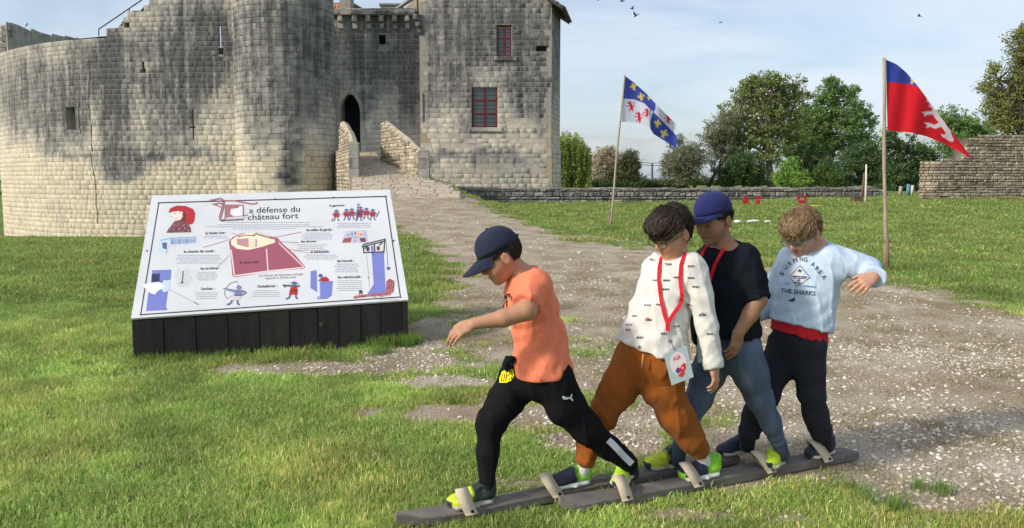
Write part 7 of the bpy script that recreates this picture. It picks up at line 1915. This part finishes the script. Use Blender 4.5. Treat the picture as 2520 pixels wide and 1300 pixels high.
tree("grey_olive_bush", "rounded grey-green small tree with dark leaning stem beside the hedge", 57, (1712, 468), [(1680, 400, 44, 44), (1655, 395, 28, 30), (1705, 385, 34, 40), (1690, 435, 50, 24), (1668, 350, 24, 20), (1640, 415, 18, 26)], 330, 26, .085, GO, (.16, .05), [(1708, 445), (1695, 415), (1688, 385)], (.06, .055, .05), G_, twig_r=.32)
tree("leaning_tree", "thin pale brownish tree on a slanting dark trunk", 59, (1737, 468), [(1770, 320, 40, 44), (1745, 350, 30, 38), (1795, 300, 34, 36), (1785, 365, 36, 36), (1760, 395, 34, 26)], 220, 22, .085, GO, (.17, .05), [(1752, 440), (1775, 405), (1790, 385), (1780, 330)], (.05, .045, .04), G_, twig_r=.34)
for (nm, lb, y, base, bl, n_, cols) in (
    ("dark_undergrowth_tree", "dense dark green tree low in front of the tall trunks", 58, (1830, 468), [(1820, 410, 46, 48), (1850, 430, 40, 34), (1790, 435, 36, 32)], 240, DK), ("dark_undergrowth_tree", "dense dark tree in deep shade under the tall feathery tree", 61, (1990, 468), [(1985, 400, 46, 54), (2020, 425, 44, 40), (1960, 430, 32, 34)], 260, DK),
    ("dark_undergrowth_tree", "wide dark green tree behind the pale bare post", 60, (2120, 468), [(2110, 410, 52, 54), (2150, 400, 42, 60), (2070, 430, 40, 36), (2180, 430, 40, 40)], 320, DK), ("bright_shrub", "small bright green shrub glowing in front of dark undergrowth", 55, (1945, 468), [(1945, 420, 24, 28), (1925, 440, 22, 22), (1968, 440, 24, 22)], 110, LG),
    ("bright_shrub", "fresh green young shrub by the wall under dark branches", 55, (2030, 468), [(2028, 425, 22, 26), (2045, 442, 20, 18)], 80, [(.03, .06, .018), (.08, .13, .03)])):
    tree(nm, lb, y, base, bl, n_, 26, .12, cols, (.14, .05), None, (.05, .045, .04), G_)
tree("shade_tree", "dark bushy tree behind the lower edge of the red flag", 56, (2230, 490), [(2235, 390, 50, 52), (2210, 430, 44, 50), (2275, 400, 40, 46), (2290, 440, 36, 40), (2195, 350, 26, 40), (2240, 455, 44, 34), (2180, 470, 26, 22)], 430, 26, .12, DK, (.2, .06), None, (.06, .05, .045), G_)
tree("leafy_tree", "round-headed bright green tree peeping over the stepped rampart", 60, (2350, 480), [(2345, 300, 50, 36), (2380, 318, 42, 34), (2310, 305, 36, 30), (2350, 355, 60, 44), (2420, 330, 34, 36)], 330, 26, .12, GR, (.2, .06), None, (.08, .07, .06), G_)
tree("tall_sunlit_tree", "very tall yellow-green tree with dark trunk rising above the ruined rampart", 46, (2508, 480), [(2490, 235, 52, 60), (2450, 265, 40, 44), (2530, 180, 44, 70), (2510, 110, 30, 46), (2425, 215, 22, 22), (2540, 90, 34, 40), (2500, 300, 60, 34), (2445, 175, 14, 26), (2570, 230, 50, 90), (2470, 300, 40, 30)], 640, 26, .095, [(.080, .092, .030), (.19, .20, .065), (.26, .25, .12)], (.30, .08), [(2512, 400), (2512, 330), (2506, 270), (2520, 180)], (.10, .085, .07), G_, twig_r=.36)
# weeping willow: leafy strands hanging from an arched crown
wy = 62.0; root = empty("weeping_willow", (P(1400, 470, wy)[0], wy, .2), "weeping willow with hanging yellow-green strands against the castle corner", "tree", G_)
Vs, Fs, Cs = [], [], []; o_ = 0
for k in range(430):
    u0_ = TR.uniform(1352, 1452); topv = 330 + 45 * abs((u0_ - 1402) / 50) ** 2.2 + TR.uniform(-8, 26) + (TR.random() < .5) * TR.uniform(0, 60); l = TR.uniform(40, 105); yy = wy + TR.uniform(-2.2, 2.2); m_ = 20
    pts = np.array([P(u0_ + 4 * math.sin(t * 3 + k), min(topv + l * t, 462), yy) for t in np.linspace(0, 1, m_)])
    V, F, C = leaf_cloud(pts, np.full(m_, .13), 3, .085, [(.075, .105, .026), (.20, .235, .065)]); Vs.append(V); Cs.append(C)
V = np.concatenate(Vs); mesh_obj("crown", V, np.arange(len(V)).reshape(-1, 4), M_LEAF, root, col=np.concatenate(Cs))
MB().tube([np.array([P(1402, 470, wy)[0], wy, -.1]), P(1404, 400, wy), P(1396, 350, wy)], [.3, .2, .08], 8).build("trunk", M_BARK, root, True, (.10, .085, .06))
for (nm, lb, y, base, bl, n_, cols) in (
    ("budding_tree", "sparse pale brown budding tree between the willow and the upright dark tree", 95, (1485, 470), [(1480, 395, 26, 28), (1500, 385, 26, 24), (1470, 425, 20, 24), (1510, 415, 22, 30)], 190, BR), ("upright_tree", "upright dark leafy tree with ivy beside the utility pole", 94, (1555, 470), [(1552, 395, 17, 32), (1545, 430, 20, 24), (1562, 420, 12, 34), (1535, 400, 14, 24)], 170, [(.03, .045, .02), (.10, .105, .05), (.22, .19, .13)]),
    ("dark_bush", "dark round bush in front of the budding tree", 80, (1520, 470), [(1515, 440, 26, 20), (1490, 450, 26, 12)], 90, [(.03, .04, .018), (.085, .08, .035)])):
    tree(nm, lb, y, base, bl, n_, 26, .15, cols, (.2, .05), None, (.16, .14, .11), G_, twig_r=.55)
hb = [(u, 458 + 3 * math.sin(u * .11), 20, 9) for u in range(1385, 1690, 17)]
tree("hedge", "long dark green clipped hedge behind the low wall", 72, (1540, 470), hb, 520, 26, .14, [(.014, .028, .012), (.045, .070, .026)], (.08, .05), [(1541, 466), (1542, 462)], (.05, .04, .04), None, "hedge", twig_r=.4)
for (lb, y, us, vv) in (("distant dark line of trees far behind the meadow", 150, range(1380, 2700, 34), 452),):
    tree("distant_hedgerow", lb, y, (1900, 470), [(u, vv + 5 * math.sin(u * .7), 30, 13) for u in us], 700, 20, .34, [(.02, .035, .018), (.06, .085, .035)], (.2, .1), [(1901, 466), (1902, 462)], (.05, .04, .04), None, "hedge", twig_r=1.0)
tree("ivy_tree", "dark green tree half hidden at the castle's far corner", 60, (-20, 600), [(-18, 520, 24, 60), (-30, 440, 26, 40), (-10, 590, 18, 30), (-60, 480, 40, 90)], 260, 26, .13, DK, (.2, .06), None, (.06, .05, .04))
# tuft of weeds in the wall
# ------------------------------------------------------------------ turf blades and loose stones (scattered, uncountable)
GRG = np.random.default_rng(77)
def grass_material(name, dry=False):
    m = bpy.data.materials.new(name); m.use_nodes = True; nt = m.node_tree; L = nt.links; b_ = nt.nodes['Principled BSDF']
    b_.inputs['Roughness'].default_value = .6; b_.inputs['Specular IOR Level'].default_value = .25
    vc = nt.nodes.new('ShaderNodeVertexColor'); vc.layer_name = 'Col'
    at = nt.nodes.new('ShaderNodeAttribute'); at.attribute_type = 'INSTANCER'; at.attribute_name = 'tint'
    mx = nt.nodes.new('ShaderNodeMixRGB'); mx.blend_type = 'MULTIPLY'; mx.inputs[0].default_value = 1
    L.new(vc.outputs[0], mx.inputs[1]); L.new(at.outputs['Color'], mx.inputs[2]); L.new(mx.outputs[0], b_.inputs['Base Color'])
    t = nt.nodes.new('ShaderNodeBsdfTranslucent'); L.new(mx.outputs[0], t.inputs['Color']); ms = nt.nodes.new('ShaderNodeMixShader'); ms.inputs[0].default_value = .45
    L.new(b_.outputs[0], ms.inputs[1]); L.new(t.outputs[0], ms.inputs[2]); L.new(ms.outputs[0], nt.nodes['Material Output'].inputs['Surface'])
    return m
M_GRASS = grass_material("grass_blade")
def clump(n, rad, h0, h1, w0, w1, cols, lean=.5):
    V = []; F = []; C = []
    for _ in range(n):
        r = rad * math.sqrt(GRG.random()); a = GRG.random() * 6.283; x, y = r * math.cos(a), r * math.sin(a); h = GRG.uniform(h0, h1); w = GRG.uniform(w0, w1); th = GRG.random() * 6.283; sx, sy = math.cos(th) * w / 2, math.sin(th) * w / 2
        la = GRG.random() * 6.283; ln = GRG.random() * lean * h; lx, ly = math.cos(la) * ln, math.sin(la) * ln; o = len(V)
        V += [(x - sx, y - sy, -.006), (x + sx, y + sy, -.006), (x + sx * .8 + lx * .35, y + sy * .8 + ly * .35, h * .55), (x - sx * .8 + lx * .35, y - sy * .8 + ly * .35, h * .55), (x + lx, y + ly, h * (1 - .3 * ln / h))]
        F += [(o, o+1, o+2, o+3), (o+3, o+2, o+4)]; c = np.array(cols[GRG.choice(len(cols), p=CPROB[:len(cols)] / CPROB[:len(cols)].sum())]) * GRG.uniform(.75, 1.3); C += [c] * 5
    return V, F, C
CPROB = np.array([.34, .34, .17, .15])
GCOL = [(.190, .285, .064), (.258, .348, .094), (.330, .365, .130), (.50, .460, .235)]
DRYC = [(.40, .32, .18), (.30, .25, .12), (.16, .18, .06), (.45, .38, .24)]
def variants(name, n, *a, **k):
    c = bpy.data.collections.new(name)
    for i in range(n):
        V, F, C = clump(*a, **k); me = make_mesh(name + "_tuft", V, F, M_GRASS, col=np.array(C)); c.objects.link(bpy.data.objects.new(name + "_tuft", me))
    return c
def scatter(name, label, pts, rot, scl, pick, tint, coll):
    me = bpy.data.meshes.new(name); me.vertices.add(len(pts)); me.vertices.foreach_set('co', np.asarray(pts, np.float32).ravel())
    for nm, ty, dat in (('rot', 'FLOAT_VECTOR', rot), ('scl', 'FLOAT_VECTOR', scl), ('tint', 'FLOAT_VECTOR', tint)):
        me.attributes.new(nm, ty, 'POINT').data.foreach_set('vector', np.asarray(dat, np.float32).ravel())
    me.attributes.new('pick', 'INT', 'POINT').data.foreach_set('value', np.asarray(pick, np.int32)); me.update()
    o = new_obj(name, me); tag(o, label, kind='stuff')
    ng = bpy.data.node_groups.new(name + "_scatter", 'GeometryNodeTree'); ng.interface.new_socket("Geometry", in_out='INPUT', socket_type='NodeSocketGeometry'); ng.interface.new_socket("Geometry", in_out='OUTPUT', socket_type='NodeSocketGeometry')
    N = ng.nodes; L = ng.links; gi = N.new('NodeGroupInput'); go = N.new('NodeGroupOutput'); ip = N.new('GeometryNodeInstanceOnPoints'); ci = N.new('GeometryNodeCollectionInfo')
    ci.inputs['Collection'].default_value = coll; ci.inputs['Separate Children'].default_value = True; ci.inputs['Reset Children'].default_value = True; ip.inputs['Pick Instance'].default_value = True
    def att(nm, ty): a = N.new('GeometryNodeInputNamedAttribute'); a.data_type = ty; a.inputs['Name'].default_value = nm; return next(s for s in a.outputs if s.enabled)
    mp = N.new('GeometryNodeMeshToPoints'); L.new(gi.outputs[0], mp.inputs[0])
    L.new(mp.outputs[0], ip.inputs['Points']); L.new(ci.outputs[0], ip.inputs['Instance']); L.new(att('pick', 'INT'), ip.inputs['Instance Index']); L.new(att('rot', 'FLOAT_VECTOR'), ip.inputs['Rotation']); L.new(att('scl', 'FLOAT_VECTOR'), ip.inputs['Scale']); L.new(ip.outputs[0], go.inputs[0])
    md = o.modifiers.new("scatter", 'NODES'); md.node_group = ng
    return o
def sample(n, y0, y1, pad=.06):
    """random ground points inside the view wedge between two distances"""
    y = np.sqrt(GRG.random(n) * (y1 * y1 - y0 * y0) + y0 * y0); x = (GRG.random(n) * 2 - 1) * y * (.70 + pad); return x, y
def clear_of(x, y, ski=True):
    ok = np.ones(len(x), bool)
    q = np.stack([x - SB[0], y - SB[1]], 1); a = q @ se[:2]; c = q @ sn[:2]; ok &= ~((a > -.02) & (a < SW_ + .02) & (c > -.01) & (c < SL_ * math.cos(tilt_)))
    if ski:
        for (p0, p1) in ((SKI_A0, SKI_A1), (SKI_B0, SKI_B1)):
            d = p1 - p0; L_ = np.linalg.norm(d); d = d / L_; q = np.stack([x, y], 1) - p0; t = q @ d; s = np.abs(q @ np.array([-d[1], d[0]])); ok &= ~((t > -.01) & (t < L_ + .01) & (s < .058))
    ok &= ~((y > 29) & (x < edgeR(y) + .1) & (x > edgeL(y) - .1)); ok &= y < 37.6 + 1.5 * np.clip((x + 3.4) / 22, 0, 1)
    return ok
T_ALL = []
def put(n, y0, y1, coll_n, sxy, sz, thr, kind, pad=.08):
    x, y = sample(n, y0, y1, pad); g = gravel_at(x, y); nn = fbm(np.stack([x * 1.1, y * 1.1, 0 * x], -1), 91, 3); fine = fbm(np.stack([x * 6, y * 6, 0 * x], -1), 95, 2)
    dens = np.clip((thr - g - (fine - .5) * .5) / .22, 0, 1); ok = clear_of(x, y) & (GRG.random(n) < dens * np.clip(.55 + 1.1 * (fine - .25), .25, 1))
    x, y, nn, g, fine = x[ok], y[ok], nn[ok], g[ok], fine[ok]; m_ = len(x); z = G(x, y); k = .75 + .6 * GRG.random(m_); hgt = (.35 + 1.3 * nn) * (1 - .45 * g) * (.75 + .5 * fine)
    rot = np.stack([GRG.normal(size=m_) * .12, GRG.normal(size=m_) * .12, GRG.random(m_) * 6.283], 1); scl = np.stack([k * sxy, k * sxy, k * sz * hgt], 1)
    yel = np.clip((nn - .50) * 1.6 + g * .9 + GRG.normal(size=m_) * .16, 0, 1)[:, None]; blot = fbm(np.stack([x * 2.4, y * 2.4, 0 * x], -1), 97, 3); tint = (np.array([.88, .97, .85]) * (1 - yel) + np.array([1.42, 1.12, 1.15]) * yel) * (.82 + .36 * GRG.random(m_))[:, None] * (.52 + .96 * blot)[:, None]
    return np.stack([x, y, z], 1), rot, scl, GRG.integers(0, coll_n, m_), tint * (1.52 if coll_n == 6 else 1.08)
near_c = variants("turf_near", 6, 38, .060, .012, .042, .0022, .0044, GCOL, lean=1.3)
far_c = variants("turf_far", 5, 26, .12, .035, .075, .006, .012, GCOL, lean=.9)
dry_c = variants("straw", 4, 16, .07, .008, .026, .0022, .004, DRYC, lean=1.6)
parts_ = [put(17000, 2.7, 5.2, 6, 1.0, .95, .60, 0), put(15000, 5.2, 8.5, 6, 1.25, 1.05, .58, 0)]
A_ = [np.concatenate(q) for q in zip(*parts_)]
scatter("grass", "short mown meadow grass around the skis and the panel", *A_, near_c)
parts_ = [put(12000, 8.5, 14, 5, 1.0, .75, .55, 0), put(16000, 14, 24, 5, 1.7, .85, .52, 0), put(16000, 24, 38, 5, 2.6, .95, .5, 0)]
A_ = [np.concatenate(q) for q in zip(*parts_)]
scatter("meadow_grass", "mown meadow grass stretching to the low wall and the castle", *A_, far_c)
# dry thatch on the trodden ground
x, y = sample(42000, 2.8, 13); g = gravel_at(x, y); fine = fbm(np.stack([x * 3.1, y * 3.1, 0 * x], -1), 99, 3); ok = clear_of(x, y) & (g > .22) & (GRG.random(len(x)) < np.clip((fine - .40) * 3.2, .03, .8)); x, y = x[ok], y[ok]; m_ = len(x)
scatter("dry_thatch", "dry straw and thin grass on the trodden gravel", np.stack([x, y, G(x, y)], 1), np.stack([0 * x, 0 * x, GRG.random(m_) * 6.283], 1), np.stack([np.ones(m_), np.ones(m_), .5 + GRG.random(m_)], 1), GRG.integers(0, 4, m_), np.tile(np.array([.92, .92, .92]), (m_, 1)) * (.7 + .6 * GRG.random(m_))[:, None], dry_c)
# loose limestone
M_PEB = mat("loose_limestone", rough=.9, attr=True, spec=.2, noise=(40, .15)); pc = bpy.data.collections.new("loose_stones")
for i in range(6):
    bm = bmesh.new(); bmesh.ops.create_icosphere(bm, subdivisions=1, radius=1)
    for v in bm.verts: v.co *= random.uniform(.7, 1.15); v.co.z *= .62
    me = bpy.data.meshes.new("loose_stone"); bm.to_mesh(me); bm.free(); me.materials.append(M_PEB)
    c0 = [(.64, .60, .52), (.52, .46, .37), (.68, .65, .58), (.40, .35, .28), (.56, .50, .41), (.34, .30, .25)][i]; add_col(me, np.tile(np.array(c0), (len(me.vertices), 1))); pc.objects.link(bpy.data.objects.new("loose_stone", me))
def stones(n, y0, y1, lo, hi, pw, thr):
    x, y = sample(n, y0, y1); g = gravel_at(x, y); nn = fbm(np.stack([x * 1.6, y * 1.6, 0 * x], -1), 93, 3); ok = clear_of(x, y) & (g > thr) & (GRG.random(n) < np.clip(.12 + (nn - .40) * 3.4, .05, 1) * g); x, y = x[ok], y[ok]; m_ = len(x)
    s = lo + (hi - lo) * GRG.random(m_) ** pw; z = G(x, y) + s * .12
    return np.stack([x, y, z], 1), GRG.random((m_, 3)) * np.array([.5, .5, 6.28]), np.stack([s * (.8 + .6 * GRG.random(m_)), s, s * (.6 + .5 * GRG.random(m_))], 1), GRG.integers(0, 6, m_), np.ones((m_, 3))
A_ = [np.concatenate(q) for q in zip(stones(70000, 2.8, 6.5, .0025, .017, 4.6, .18), stones(44000, 6.5, 13, .004, .020, 4.4, .3), stones(12000, 13, 30, .010, .038, 3.2, .4))]
scatter("gravel", "loose pale limestone gravel on the worn path", *A_, pc)
# taller tufts at the foot of the panel, the poles and a few stray ones
tall_c = variants("tall_tuft", 3, 46, .07, .05, .13, .003, .006, GCOL[:3], lean=.8); tp_ = []
for i in range(46): s_ = GRG.random() * 2.25 - .03; q = SB + se * s_ - sn * GRG.uniform(.02, .07); tp_.append((q[0], q[1], .55 + .5 * (s_ > 1.9) + .3 * GRG.random()))
for (u, v, k) in ((1500, 568, 1.6), (2181, 664, 1.2), (2175, 1250, .8), (2290, 1205, .6), (985, 850, 1.0), (1005, 845, 1.1), (930, 868, .8)):
    q = ground_at(u, v)
    for _ in range(5): tp_.append((q[0] + GRG.normal() * .05, q[1] + GRG.normal() * .05, k))
tp_ = np.array(tp_); m_ = len(tp_)
scatter("grass_tufts", "taller grass tufts at the foot of the panel and poles", np.stack([tp_[:, 0], tp_[:, 1], G(tp_[:, 0], tp_[:, 1])], 1), np.stack([0 * tp_[:, 0], 0 * tp_[:, 0], GRG.random(m_) * 6.28], 1), np.stack([tp_[:, 2]] * 3, 1), GRG.integers(0, 3, m_), np.tile(np.array([.8, .95, .8]), (m_, 1)), tall_c)
